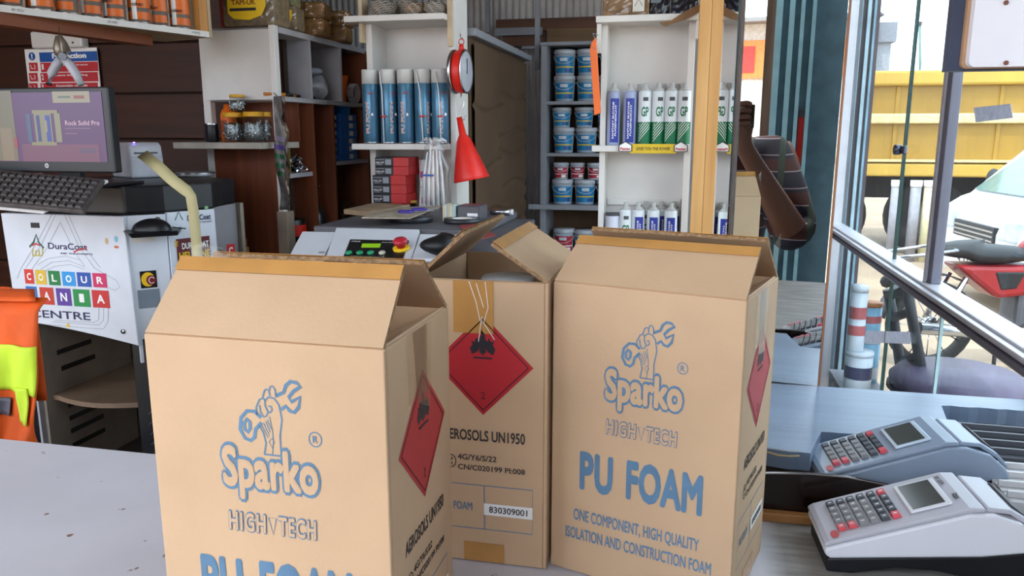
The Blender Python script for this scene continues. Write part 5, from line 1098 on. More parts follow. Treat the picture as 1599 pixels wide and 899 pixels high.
srect('shutter', 40, 52, 178, 222, '4a5c7c', 0.0010); srect('shutter', 84, 98, 177, 222, '8d8a72', 0.0010); srect('window_frame', 52, 85, 174, 227, '8a8570', 0.0011); srect('window_pane', 56, 66, 180, 221, '37407c', 0.0013); srect('window_pane', 70, 82, 180, 221, '3a4a9a', 0.0013); srect('curtain', 58, 61, 190, 215, 'a8a08a', 0.0015); srect('curtain', 70, 75, 188, 206, '9a9272', 0.0015)
srect('window_sill', 50, 90, 222, 227, '8d8668', 0.0014); srect('window_lintel', 50, 90, 172, 177, '8d8668', 0.0014)
a = sp(102, 192); d = sp(156, 192); w_ = d[0]-a[0]
text(scn, 'Rock Solid Pro', frame(((a[0]+d[0])/2, MY_-0.0022, a[1]), *FRONT), w_, 0.013, scr('c4a6b8'), bold=0.03)
for py, l in ((201, 54), (209, 26)): a = sp(102, py); rect(scn, 'advert_line', a[0], a[0]+l*MY_/FPX, a[1], a[1]+0.002, FS_, scr('8d6a80'), 0.0013)
srect('advert_button', 125, 149, 232, 239, '5d4a6a', 0.0012)
q = sp(73, 258); lgc = poly_flat(mo_, 'maker_badge', ell(q[0], q[1]-0.001, 0.0066, 0.0066, 20)[:-1], FS_, mat('badge_silver', 'c4c4c8', 0.3), 0.0006); text(lgc, 'hp', frame((q[0], MY_-0.0016, q[1]-0.001), *FRONT), 0.0062, 0.0082, TBK, shear=0.25, bold=0.01)
stx = at(95, 275, Y=MY_).x
bx(stx-0.035, stx+0.035, MY_+0.031, MY_+0.05, CAPZ+0.012, mr1.z+0.08).build('stand_neck', bzl, mo_)
bx(stx-0.11, stx+0.11, MY_+0.0, MY_+0.20, CAPZ-0.0, CAPZ+0.010).build('stand_foot', bzl, mo_, bevel=0.003)
nt_ = thing('paper_note', 'folded white paper under the monitor', 'paper', (0, 0, 0)); a = at(70, 275, Y=MY_-0.02); d = at(124, 275, Y=MY_-0.02); bx(a.x, d.x, TY-0.0, TY+0.02, CAPZ+0.0, CAPZ+0.001); 
MB().hexa([(a.x, MY_-0.016, CAPZ), (d.x, MY_-0.016, CAPZ), (d.x, MY_-0.008, CAPZ), (a.x, MY_-0.008, CAPZ)], [(a.x, MY_-0.012, CAPZ+0.022), (d.x, MY_-0.012, CAPZ+0.022), (d.x, MY_-0.010, CAPZ+0.022), (a.x, MY_-0.010, CAPZ+0.022)]).build('sheet', PAPER, nt_)
# keyboard on a pull-out tray
K1, K2 = at(163, 279, Y=1.82), at(130, 329, Y=1.665); K3 = at(0, 317, Y=1.655)
kl = (K3-K2).normalized(); kd = (K1-K2); KL = 0.46
kn = kl.cross(kd).normalized(); kn = kn if kn.z > 0 else -kn
kb = thing('keyboard', 'dusty black keyboard lying on the tray before the monitor', 'keyboard', (0, 0, 0))
def kp(a, d, e=0.0): return tuple(K2+kl*(a*KL)+kd*d+kn*e)
MB().hexa([kp(0, 0, -0.012), kp(1, 0, -0.012), kp(1, 1, -0.012), kp(0, 1, -0.012)], [kp(0, 0, 0), kp(1, 0, 0), kp(1, 1, 0), kp(0, 1, 0)]).build('case', mat('keyboard_dusty', '4d4645', 0.7, var=0.2, vscale=60), kb, bevel=0.003)
b = MB()
for r in range(6):
    for c in range(20):
        a0 = 0.02+c*0.0485; d0 = 0.06+r*0.150; b.hexa([kp(a0, d0, 0), kp(a0+0.041, d0, 0), kp(a0+0.041, d0+0.12, 0), kp(a0, d0+0.12, 0)], [kp(a0+0.006, d0+0.015, 0.005), kp(a0+0.035, d0+0.015, 0.005), kp(a0+0.035, d0+0.105, 0.005), kp(a0+0.006, d0+0.105, 0.005)])
b.build('keys', mat('key_dark', '453f3e', 0.6, var=0.4, vscale=90), kb)
tr = thing('keyboard_tray', 'white pull-out tray under the dusty keyboard', 'tray', (0, 0, 0))
MB().hexa([kp(0.26, 0.0, -0.020), kp(1, 0, -0.020), kp(1, 1.1, -0.020), kp(0.0, 1.1, -0.020)], [kp(0.24, -0.01, -0.0125), kp(1, -0.01, -0.0125), kp(1, 1.1, -0.0125), kp(0.0, 1.1, -0.0125)]).build('tray_board', WHITE2, tr); q = kp(0.7, 1.0, -0.02)
bx(q[0]-0.02, q[0]+0.02, q[1], TY-0.0125, q[2]-0.03, q[2]+0.004).build('tray_arm', STEEL, tr)
# wall notice, junction box, pliers
NY = 2.79
no = thing('fire_notice', 'white fire action notice with blue header and red rows on plank wall', 'notice', (0, 0, 0))
a = at(38, 77, Y=NY); d = at(158, 150, Y=NY)
bx(a.x, d.x, NY, NY+0.004, d.z, a.z).build('board', WHITEPRINT, no)
FN = frame((0, NY-0.0003, 0), *FRONT)
def nrect(nm, x0_, x1_, y0_, y1_, m_, lift=0.0): p = at(x0_, y0_, Y=NY); q = at(x1_, y1_, Y=NY); return rect(no, nm, p.x, q.x, q.z, p.z, FN, m_, lift)
nrect('header', 61, 153, 82, 95, BLUEPRINT); q = at(50, 88, Y=NY); poly_flat(no, 'header_disc', ell(q.x, q.z, 0.016, 0.016, 20)[:-1], FN, BLUEPRINT, 0.0003); text(no, '!', frame((q.x, NY-0.001, q.z), *FRONT), 0.006, 0.022, WHITEPRINT, bold=0.05)
q = at(108, 87, Y=NY); text(no, 'Fire action', frame((q.x, NY-0.0010, q.z), *FRONT), 70*NY/FPX, 0.021, WHITEPRINT, bold=0.05)
for i, (y0_, y1_) in enumerate(((98, 111), (114, 127), (130, 143))):
    nrect('pictogram', 45, 60, y0_, y1_, REDPRINT); nrect('instruction_row', 63, 154, y0_, y1_, REDPRINT)
    q = at(67, (y0_+y1_)/2, Y=NY); text(no, str(i+1), frame((q.x, NY-0.001, q.z), *FRONT), 0.010, 0.022, WHITEPRINT, bold=0.03)
    q = at(112, (y0_+y1_)/2-3, Y=NY); text(no, ['Sound the alarm by the nearest', 'Leave the building', 'Assemble outside'][i], frame((q.x, NY-0.001, q.z), *FRONT), 0.15, 0.009, WHITEPRINT, bold=0.02)
    q = at(52, (y0_+y1_)/2, Y=NY); strokes(no, 'pictogram_lines', [[(q.x-0.012, q.z+0.008), (q.x-0.008, q.z-0.008), (q.x+0.002, q.z-0.005)], [(q.x+0.006, q.z+0.009), (q.x+0.010, q.z), (q.x+0.006, q.z-0.009)]], 0.003, FN, WHITEPRINT, 0.0005)
jb_ = thing('junction_box', 'white electrical box on the plank wall behind the pliers', 'box', (0, 0, 0)); a = at(52, 50, Y=NY-0.01); d = at(134, 76, Y=NY-0.01); bx(a.x, d.x, NY-0.03, NY+0.012, d.z+0.004, a.z).build('box_cover', WHITE, jb_, bevel=0.008); q = at(111, 66, Y=NY-0.04); MB().cyl((q.x, NY-0.033, q.z), (q.x, NY-0.029, q.z), 0.004).build('screw', DARKGREY, jb_)
e1 = at(238, 62, Y=2.31); py_ = at(92, 46, Z=e1.z-0.02).y+0.01
pg = thing('pliers', 'pair of pliers with grey and blue handles hanging before the fire notice', 'pliers', (0, 0, 0))
def pp_(px, py, dy=0.0): return tuple(at(px, py, Y=py_+dy))
MB().tube([pp_(90, 56), pp_(91, 66), pp_(93, 76), pp_(95, 86)], [0.006, 0.011, 0.016, 0.014], 8).build('jaw', mat('plier_steel', '8a8074', 0.4, 0.7, var=0.2), pg); MB().tube([pp_(93, 55), pp_(99, 68), pp_(104, 80), pp_(100, 92)], [0.005, 0.010, 0.012, 0.014], 8).build('jaw', mat('plier_steel', '8a8074', 0.4, 0.7, var=0.2), pg)
for pts in (([(95, 92), (88, 102), (80, 115), (76, 132)]), ([(101, 92), (110, 102), (119, 116), (127, 133)])):
    MB().tube([pp_(x, y) for x, y in pts], [0.012, 0.0125, 0.0115, 0.009], 8).build('handle', mat('handle_grey_blue', 'a3a4ac' if pts[0][0] == 95 else '6a6f86', 0.5), pg)
MB().cyl(pp_(97, 88, -0.018), pp_(97, 88, 0.014), 0.010).build('rivet', STEEL, pg); MB().tube([pp_(92, 57), pp_(92, 50), pp_(92, 42)], 0.0012, 5).build('string', INKBLACK, pg)
# ------------------------------------------------------------------ overhead shelf of colourant tins
R1 = at(325, 50, Y=2.40); L1 = at(-60, 0, Z=R1.z); d_ = (L1-R1); d_.z = 0; dl = d_.length; d_.normalize(); nb_ = Vector((-d_.y, d_.x, 0)); nb_ = nb_ if nb_.x < 0 else -nb_
os_ = thing('colourant_shelf', 'overhead white edged shelf carrying orange colourant tins', 'shelf', (0, 0, 0))
def op(a, b_, z): v = R1+d_*a+nb_*b_; return (v.x, v.y, R1.z+z)
MB().hexa([op(0, 0, -0.016), op(dl, 0, -0.016), op(dl, 0.24, -0.016), op(0, 0.24, -0.016)], [op(0, 0, 0), op(dl, 0, 0), op(dl, 0.24, 0), op(0, 0.24, 0)]).build('shelf_board', mat('shelf_under', '9a8266', 0.7, var=0.1), os_)
MB().hexa([op(0, -0.004, -0.017), op(dl, -0.004, -0.017), op(dl, 0, -0.017), op(0, 0, -0.017)], [op(0, -0.004, 0.001), op(dl, -0.004, 0.001), op(dl, 0, 0.001), op(0, 0, 0.001)]).build('edge_strip', WHITE, os_)
MB().hexa([op(-0.012, -0.004, -0.016), op(0, -0.004, -0.016), op(0, 0.24, -0.016), op(-0.012, 0.24, -0.016)], [op(-0.012, -0.004, 0.85), op(0, -0.004, 0.85), op(0, 0.24, 0.85), op(-0.012, 0.24, 0.85)]).build('end_board', mat('end_pale', 'b39a7c', 0.6), os_)
MB().hexa([op(0.001, -0.002, 0.001), op(0.03, -0.002, 0.001), op(0.03, 0.03, 0.001), op(0.001, 0.03, 0.001)], [op(0.001, -0.002, 0.85), op(0.03, -0.002, 0.85), op(0.03, 0.03, 0.85), op(0.001, 0.03, 0.85)]).build('end_lath', wood_mat('end_pine', 'c98f4c', 'a86f33', 'Z'), os_)
for a0 in (0.02, dl*0.42, dl*0.78):
    text(os_, ['P FWTE', 'UF MPI', 'BY FCU'][int(a0 > 0.1)+int(a0 > dl*0.6)], frame(op(a0+0.03, -0.0046, -0.008), -d_, (0, 0, 1)), 0.03, 0.006, INKBLACK)
TIN = mat('tin_silver', 'b3aca6', 0.25, 0.8, var=0.08); TOR = mat('tin_orange', 'd9691c', 0.4, var=0.06)
def ctin():
    t = thing('colourant_tin', 'x', 'tin'); R = 0.0345; Hh = 0.125
    MB().lathe([(R*.97, 0), (R*1.02, 0.002), (R*1.02, 0.005), (R, 0.006), (R, Hh), (R*.95, Hh+0.004), (0, Hh+0.004)], 26).build('tin_body', TIN, t)
    MB().lathe([(R+0.0004, 0.012), (R+0.0004, 0.034)], 22, cap=False, a0=-3.0, a1=-0.6).build('label_band', TOR, t); MB().lathe([(R+0.0004, 0.046), (R+0.0004, 0.110)], 22, cap=False, a0=-3.0, a1=-0.6).build('label_band', TOR, t)
    text(t, 'colourant', frame((-0.003, -R, 0.056), *FRONT), 0.046, 0.012, mat('brown_print', '4a2010', 0.6), lift=0.001, wrap=R, bold=0.03)
    MB().lathe([(R+0.0008, 0.012), (R+0.0008, 0.10)], 6, cap=False, a0=-2.35, a1=-1.95).build('white_stripe', WHITEPRINT, t)
    return t
ct = ctin()
for i in range(9):
    o = ct if i == 0 else dup(ct); a0 = 0.072+i*0.0735; q = op(a0, 0.045+0.006*math.sin(i*2), 0.0012)
    o.location = q; o.rotation_euler = (0, 0, [0.75, 0.5, 0.9, 0.35, 0.6, 0.2, 0.8, 0.4, 0.7][i]); o['group'] = 'orange colourant tins on the overhead shelf'; o['label'] = 'orange and silver colourant tin, %s from the right end of the shelf' % ORD[i]
bt = thing('wooden_batten', 'reddish brown timber batten fixed below the colourant shelf', 'beam', (0, 0, 0))
e1 = at(238, 62, Y=2.31); e2 = at(-40, 21, Z=e1.z); v_ = (e2-e1).normalized(); w_ = Vector((v_.y, -v_.x, 0)); w_ = w_ if w_.x < 0 else -w_
MB().hexa([tuple(e1+Vector((0, 0, -0.018))), tuple(e2+Vector((0, 0, -0.018))), tuple(e2+w_*0.05+Vector((0, 0, -0.018))), tuple(e1+w_*0.05+Vector((0, 0, -0.018)))], [tuple(e1+Vector((0, 0, 0.018))), tuple(e2+Vector((0, 0, 0.018))), tuple(e2+w_*0.05+Vector((0, 0, 0.018))), tuple(e1+w_*0.05+Vector((0, 0, 0.018)))]).build('beam', wood_mat('batten_red', '8a4a28', '6f3a20', 'Y'), bt)
MB().box(e1.x-0.09, e1.x-0.06, e1.y-0.25, e1.y-0.21, e1.z+0.0, R1.z-0.0165).build('hanger', WOODB, bt)
# ------------------------------------------------------------------ chair with safety vest
VY = 1.32
ch = thing('office_chair', 'dark chair behind the counter under the orange vest', 'chair', (0, 0, 0))
cxr = at(64, 480, Y=VY).x
zch = at(40, 470, Y=VY).z
bx(cxr-0.40, cxr-0.07, VY+0.005, VY+0.04, 0.55, zch-0.004).build('backrest', BLACK, ch, bevel=0.02); bx(cxr-0.62, cxr-0.22, VY+0.04, VY+0.46, 0.42, 0.48).build('seat', BLACK, ch, bevel=0.02)
for sx in (cxr-0.58, cxr-0.27):
    for sy in (VY+0.06, VY+0.42): MB().cyl((sx, sy, 0.0), (sx, sy, 0.42), 0.014).build('leg', DARKGREY, ch)
bx(cxr-0.24, cxr-0.18, VY+0.02, VY+0.06, 0.44, 0.6).build('back_bar', DARKGREY, ch)
vt = thing('safety_vest', 'orange safety vest with lime band draped on the chair back', 'vest', (0, 0, 0))
VOR = mat('vest_orange', 'dc560e', 0.75, var=0.12, vscale=12); VLI = mat('vest_lime', 'c3dc2e', 0.7, var=0.08, vscale=12)
xr0 = at(72, 470, Y=VY).x; zt0 = at(40, 464, Y=VY).z; zb0 = 0.80; xrb = at(100, 700, Y=VY).x
def vest(u, v, e=0.0):
    # u from right edge to left, v from bottom to top
    xr = xr0+(xrb-xr0)*(1-v)**1.5; x = xr-0.46*u
    z = zb0+(zt0-zb0)*v-0.012*u*v
    y = VY-0.022-e-0.014*math.sin(u*21+1.5*math.sin(v*4))*(1.15-v)-0.008*math.sin(u*40+v*9)*(1.1-v)-0.035*(1-v)
    if v > 0.93: y += 0.35*(v-0.93)
    return (x, y, z)
MB().grid(vest, 46, 40).build('orange_cloth', VOR, vt, solid=0.003)
MB().grid(lambda u, v: (lambda q: (q[0], q[1]+0.0, q[2]))((xr0-0.10-0.36*u, VY+0.075-0.01*math.sin(u*20), zb0+0.05+(zt0-zb0-0.05)*v)), 20, 10).build('rear_cloth', VOR, vt, solid=0.003)
MB().grid(lambda u, v: (xr0-0.004-0.095*v-0.36*u, VY-0.022+0.098*v+0.0*u, zt0+0.010*math.sin(v*math.pi)-0.012*u-0.002), 20, 6).build('shoulder_fold', VOR, vt, solid=0.003)
def zf(py): return (at(40, py, Y=VY-0.04).z-zb0)/(zt0-zb0)
v1, v2, v3 = zf(540), zf(600), zf(640)
MB().grid(lambda u, v: vest(u*0.9-0.005*1, (v2-0.05*(1-u)*1.2)+((v1)-(v2-0.05*(1-u)*1.2))*v, 0.006), 40, 10).build('lime_band', VLI, vt, solid=0.003)
MB().grid(lambda u, v: vest(0.02+0.07*u+0.02*v, v3-0.06+(v2-v3+0.05)*v, 0.010), 6, 10).build('lime_tail', VLI, vt, solid=0.003)
MB().grid(lambda u, v: vest(0.16+0.08*u, zf(648)+(zf(622)-zf(648))*v, 0.008), 6, 4).build('grey_tab', mat('tab_grey', '5a5560', 0.5), vt, solid=0.002)
# ================================================================== paint shaker with control console
SHX0, SHX1 = at(452, 360, Y=2.0).x, at(722, 380, Y=2.0).x
zT = at(590, 356, Y=2.16).z; zB = at(590, 412, Y=1.95).z
SG = mat('shaker_grey', '57555b', 0.55, var=0.08); SW = mat('shaker_white', 'cfd2da', 0.4, var=0.03)
sk = thing('paint_shaker', 'grey paint shaker with white console, green display and red stop button', 'machine', (0, 0, 0))
bx(SHX0-0.02, SHX1+0.06, 2.17, 2.72, 0.0, zT-0.024).build('body', SG, sk, bevel=0.004)
tl = [at(490, 350, Z=zT), at(762, 352, Z=zT)]
bx(SHX0-0.01, at(768, 348, Z=zT).x+0.0, 2.165, 2.74, zT-0.023, zT).build('top_slab', SG, sk, bevel=0.004)
O_ = Vector((0, 1.95, zB)); vdir = Vector((0, 0.21, zT-zB)).normalized(); ndir = Vector((1, 0, 0)).cross(vdir); 
if ndir.z < 0: ndir = -ndir
LEN = Vector((0, 0.21, zT-zB)).length
def con(px, py, e=0.0): return hit(px, py, O_, ndir)+ndir*e
def quad(name, pts, m, e, t_=0.001, parent=sk, bevel=0.0):
    P = [con(px, py, e) for px, py in pts]
    return MB().hexa([tuple(p) for p in P], [tuple(p+ndir*t_) for p in P]).build(name, m, parent, bevel=bevel)
bx(SHX0, SHX1, 1.955, 2.16, 0.0, zB-0.02).build('front_body', SW, sk)
q = quad('console', [(505, 411), (640, 413), (655, 358), (525, 355)], SW, -0.012, 0.012, bevel=0.002)
quad('console_wing', [(452, 397), (505, 398), (526, 361), (472, 360)], SW, -0.014, 0.012, bevel=0.002)
quad('console_foot', [(487, 414), (650, 416), (650, 410), (487, 408)], mat('shaker_white2', 'dfe2e8', 0.35), -0.004, 0.003)
quad('wing_front', [(452, 411), (506, 412), (506, 398), (452, 397)], SW, -0.03, 0.012)
quad('yellow_label', [(452, 409), (487, 409), (487, 399), (453, 398)], YELLOW, -0.017, 0.001)
quad('wing_slot', [(497, 395), (506, 395), (507, 393), (498, 393)], GREYP, 0.0, 0.001)
quad('lid_panel', [(643, 404), (706, 404), (716, 366), (656, 365)], SW, -0.010, 0.010, bevel=0.002)
bp_ = quad('button_panel', [(533, 409), (627, 411), (639, 376), (547, 374)], TBK, 0.0004, 0.0008)
quad('display', [(564, 387), (593, 387), (595, 381), (566, 381)], mat('lcd_green', '6a8f1c', 0.3, emit='6f9a14', estr=0.15), 0.0014, 0.0006, bp_)
fu = Vector((1, 0, 0))
FT = lambda px, py, e: frame(con(px, py, e), fu, vdir)
text(bp_, 'COROB', FT(556, 377.5, 0.0018), 16*2.05/FPX, 0.006, WHITEPRINT, bold=0.03); text(bp_, 'clever 300', FT(605, 379, 0.0018), 20*2.05/FPX, 0.005, WHITEPRINT)
for px, m_ in ((545, GREENP), (562, GREENP), (579, GREENP), (597, mat('button_cream', 'cfd0b8', 0.4))):
    T = FT(px, 396, 0.001); b = MB(); b.lathe([(0.0095, 0), (0.0095, 0.004), (0.0075, 0.006), (0, 0.006)], 18, M=T); b.build('push_button', mat('button_green', '2a9a6a', 0.4) if m_ is GREENP else m_, bp_)
strokes(bp_, 'panel_lines', [[(-0.03, -0.012), (0.06, -0.012)], [(0.062, -0.012), (0.066, -0.004)]], 0.0008, FT(566, 398, 0.0018), WHITEPRINT)
T = FT(627, 389, 0.001); b = MB(); b.lathe([(0.024, 0), (0.024, 0.004), (0.021, 0.006), (0, 0.006)], 24, M=T); es = b.build('stop_base', YELLOW, bp_)
b = MB(); b.lathe([(0.012, 0.006), (0.012, 0.016), (0.0195, 0.018), (0.020, 0.026), (0.016, 0.031), (0, 0.032)], 24, M=T); b.build('stop_button', mat('stop_red', 'c2273a', 0.35), bp_)
strokes(sk, 'scribble', [[(-0.02, 0.01), (0.0, -0.012), (0.012, 0.004), (0.004, -0.018), (0.02, 0.0)], [(-0.008, 0.014), (0.008, -0.004)]], 0.0008, FT(676, 386, 0.0012), GREYP)
bb = thing('black_bag', 'crumpled black plastic bag at the shaker beside the middle carton', 'bag', tuple(con(690, 404, 0.02)))
MB().grid(lambda u, v: (0.055*math.cos(u*6.283)*math.cos((v-.5)*3.1416)*(1+.12*math.sin(u*12)), 0.05*math.sin(u*6.283)*math.cos((v-.5)*3.1416), 0.02+0.028*math.sin((v-.5)*3.1416)*(1+.2*math.sin(u*9))), 26, 14).build('bag', mat('bag_black', '121214', 0.5), bb)
# things lying on the shaker
def top(px, py): p = at(px, py, Z=zT+0.001); return p
def flat(name, label, cat, pts, m, z0, t_, parts=None, lift=None):
    o = thing(name, label, cat, (0, 0, 0)); P = [at(px, py, Z=zT+z0) for px, py in pts]; n = len(P); li = lift or [0]*n
    MB().add([(p.x, p.y, zT+z0+li[i]) for i, p in enumerate(P)]+[(p.x, p.y, zT+z0+t_+li[i]) for i, p in enumerate(P)], [tuple(reversed(range(n))), tuple(range(n, 2*n))]+[(i, (i+1) % n, (i+1) % n+n, i+n) for i in range(n)]).build('sheets', m, o)
    return o
tape_m = mat('tape_dark', '2b2b30', 0.4)
for i, (px, py, r, h, c) in enumerate(((632, 350, 0.062, 0.020, 0), (655, 350, 0.058, 0.014, 1))):
    p = at(px, py, Z=zT+0.001); o = thing('tape_roll', 'wide roll of dark tape lying on the shaker top' if i == 0 else 'lower dark tape roll at the right on shaker top', 'tape', (p.x+0.0, p.y+0.075+0.0*i, zT+0.0006), 0)
    if i == 1: o.location.x += 0.115; o.location.y += 0.0
    MB().lathe([(r*0.55, 0), (r, 0), (r, h), (r*0.55, h), (r*0.55, 0)], 30, cap=False).build('tape_band', tape_m, o); MB().lathe([(r*0.52, 0.0003), (r*0.55, 0.0003), (r*0.55, h), (r*0.52, h), (r*0.52, 0.0003)], 30, cap=False).build('core', PAPER, o)
zP = 0.0216
mg = flat('magazine', 'pale printed magazine lying on tape rolls on the shaker', 'magazine', [(565, 341), (640, 342), (688, 326), (620, 325)], mat('magazine_cover', 'a89a88', 0.6, var=0.25, vscale=30), zP, 0.004, lift=[0.0, 0.0, 0.006, 0.0])
P = at(590, 336, Z=zT+zP); strokes(mg, 'printed_lines', [[(0, 0), (0.05, 0.012)], [(0.01, -0.01), (0.06, 0.004)], [(-0.01, 0.012), (0.03, 0.022)]], 0.003, frame((P.x, P.y, zT+zP+0.0048), (1, 0, 0), (0, 1, 0)), mat('print_slate', '5a5468', 0.6))
flat('catalogue', 'brownish catalogue underneath at left of the shaker top', 'catalogue', [(537, 334), (576, 338), (640, 326), (585, 323)], mat('catalogue_tan', 'a0886e', 0.6, var=0.2, vscale=20), 0.0010, 0.016)
sc_ = thing('scissors', 'pair of scissors with purple handles lying on the magazine', 'scissors', (0, 0, 0)); PUR = mat('purple_plastic', '43328c', 0.4)
for px, py in ((634, 331), (655, 330)):
    p = at(px, py, Z=zT+zP+0.0085); MB().tube([(p.x+0.022*math.cos(a), p.y+0.017*math.sin(a), zT+zP+0.0095+0.006*(px > 640)) for a in [i*6.283/18 for i in range(18)]], 0.0045, 7, closed=True).build('handle_loop', PUR, sc_)
p = at(645, 331, Z=zT+zP+0.0075); 
for s_ in (-1, 1): MB().box(-0.005, 0.005, 0, 0.09, 0.0, 0.0015, M=Matrix.Translation((p.x+0.004*s_, p.y+0.01, zT+zP+0.0085+0.002*(s_ > 0))) @ Matrix.Rotation(0.12*s_-0.8, 4, 'Z')).build('blade', STEEL, sc_)
p = at(690, 346, Z=zT); o = thing('card_pack', 'small upright pack of pale cards on the shaker top', 'cards', (p.x, p.y+0.01, zT+0.0006), -0.1)
for i in range(6): MB().box(i*0.0065, i*0.0065+0.0055, 0, 0.05, 0, 0.050+0.003*(i % 2)).build('card', mat('card_%d' % (i % 3), ['c9b99a', 'd3cbb8', 'a9b8b4'][i % 3], 0.6), o)
p = at(713, 347, Z=zT); o = thing('grey_gadget', 'dark grey lidded case beside the card pack on shaker', 'case', (p.x+0.004, p.y+0.06, zT+0.0006), -0.05)
MB().box(-0.012, 0.068, -0.03, 0.05, 0, 0.050).build('case_body', mat('case_grey', '4a474e', 0.35), o, bevel=0.006); MB().box(0.025, 0.06, -0.0325, -0.0305, 0.016, 0.026).build('plate', STEEL, o)
p = at(735, 336, Z=zT+0.02); o = thing('chrome_tube', 'short chrome tube lying at right end of the shaker top', 'tube', (p.x+0.012, 2.60, zT+0.0106), 0.05)
MB().cyl((0, 0, 0), (0.075, 0, 0), 0.0095, None, 18).build('tube', STEEL, o); MB().cyl((0.066, 0, 0), (0.078, 0, 0), 0.0100, None, 18).build('end_ring', mat('ring_pale', 'd0d0d4', 0.3), o)
flat('red_leaflet', 'red and grey leaflet hanging over the right edge of the shaker', 'leaflet', [(715, 352), (742, 376), (775, 368), (740, 347)], mat('leaflet_red', '8d3a38', 0.5, var=0.2, vscale=15), 0.0006, 0.0012)
# stack of odds and ends at the laminate wall by the tinting machine
zz = 0.8606
for i, (w, h, c, nm) in enumerate(((0.12, 0.03, '7a3b26', 'brown'), (0.11, 0.035, '8a3f2c', 'rust red'), (0.10, 0.022, '2f3f63', 'navy'), (0.10, 0.02, '9c8f80', 'grey'), (0.10, 0.055, 'a8773f', 'tan'), (0.09, 0.03, '6d4526', 'dark brown'), (0.07, 0.03, 'b08a58', 'beige'))):
    p = XZ(386, 300, LY-0.0); o = thing('stacked_block', 'flat %s block, %s from the bottom by the laminate panel' % (nm, ORD[i]), 'block', (p[0]-0.035, LY-0.075, zz+0.0), 0.05*((i % 3)-1), 'stack of blocks by the laminate panel')
    MB().box(-w/2, w/2, -0.04, 0.04, 0, h).build('block', mat('stack_'+c, c, 0.7, var=0.15), o, bevel=0.003); MB().box(-w*0.3, w*0.2, -0.0405, -0.04, h*0.25, h*0.75).build('block_label', mat('stack_label', 'b0a08a', 0.6, var=0.2), o); zz += h+0.0006
sb = thing('low_bench', 'low brown bench board behind the tinting machine', 'bench', (0, 0, 0))
p = XZ(386, 300, LY); bx(p[0]-0.10, p[0]+0.30, LY-0.14, LY-0.005, 0.82, 0.86).build('bench_top', wood_mat('bench_brown', '6b4226', '4f2f1a', 'X'), sb)
for sx in (p[0]-0.08, p[0]+0.26): bx(sx, sx+0.03, LY-0.13, LY-0.02, 0, 0.82).build('leg', WOODB, sb)
p = at(415, 375, Y=LY-0.08); wr_ = thing('wooden_ring', 'tan wooden ring leaning near the lower post', 'ring', (p.x-0.01, LY-0.075, 0.8606+0.056), 0.6)
MB().lathe([(0.046, -0.012), (0.056, -0.012), (0.056, 0.012), (0.046, 0.012), (0.046, -0.012)], 28, cap=False, M=Matrix.Rotation(math.radians(78), 4, 'X')).build('hoop', mat('ring_tan', 'a87a44', 0.6), wr_)
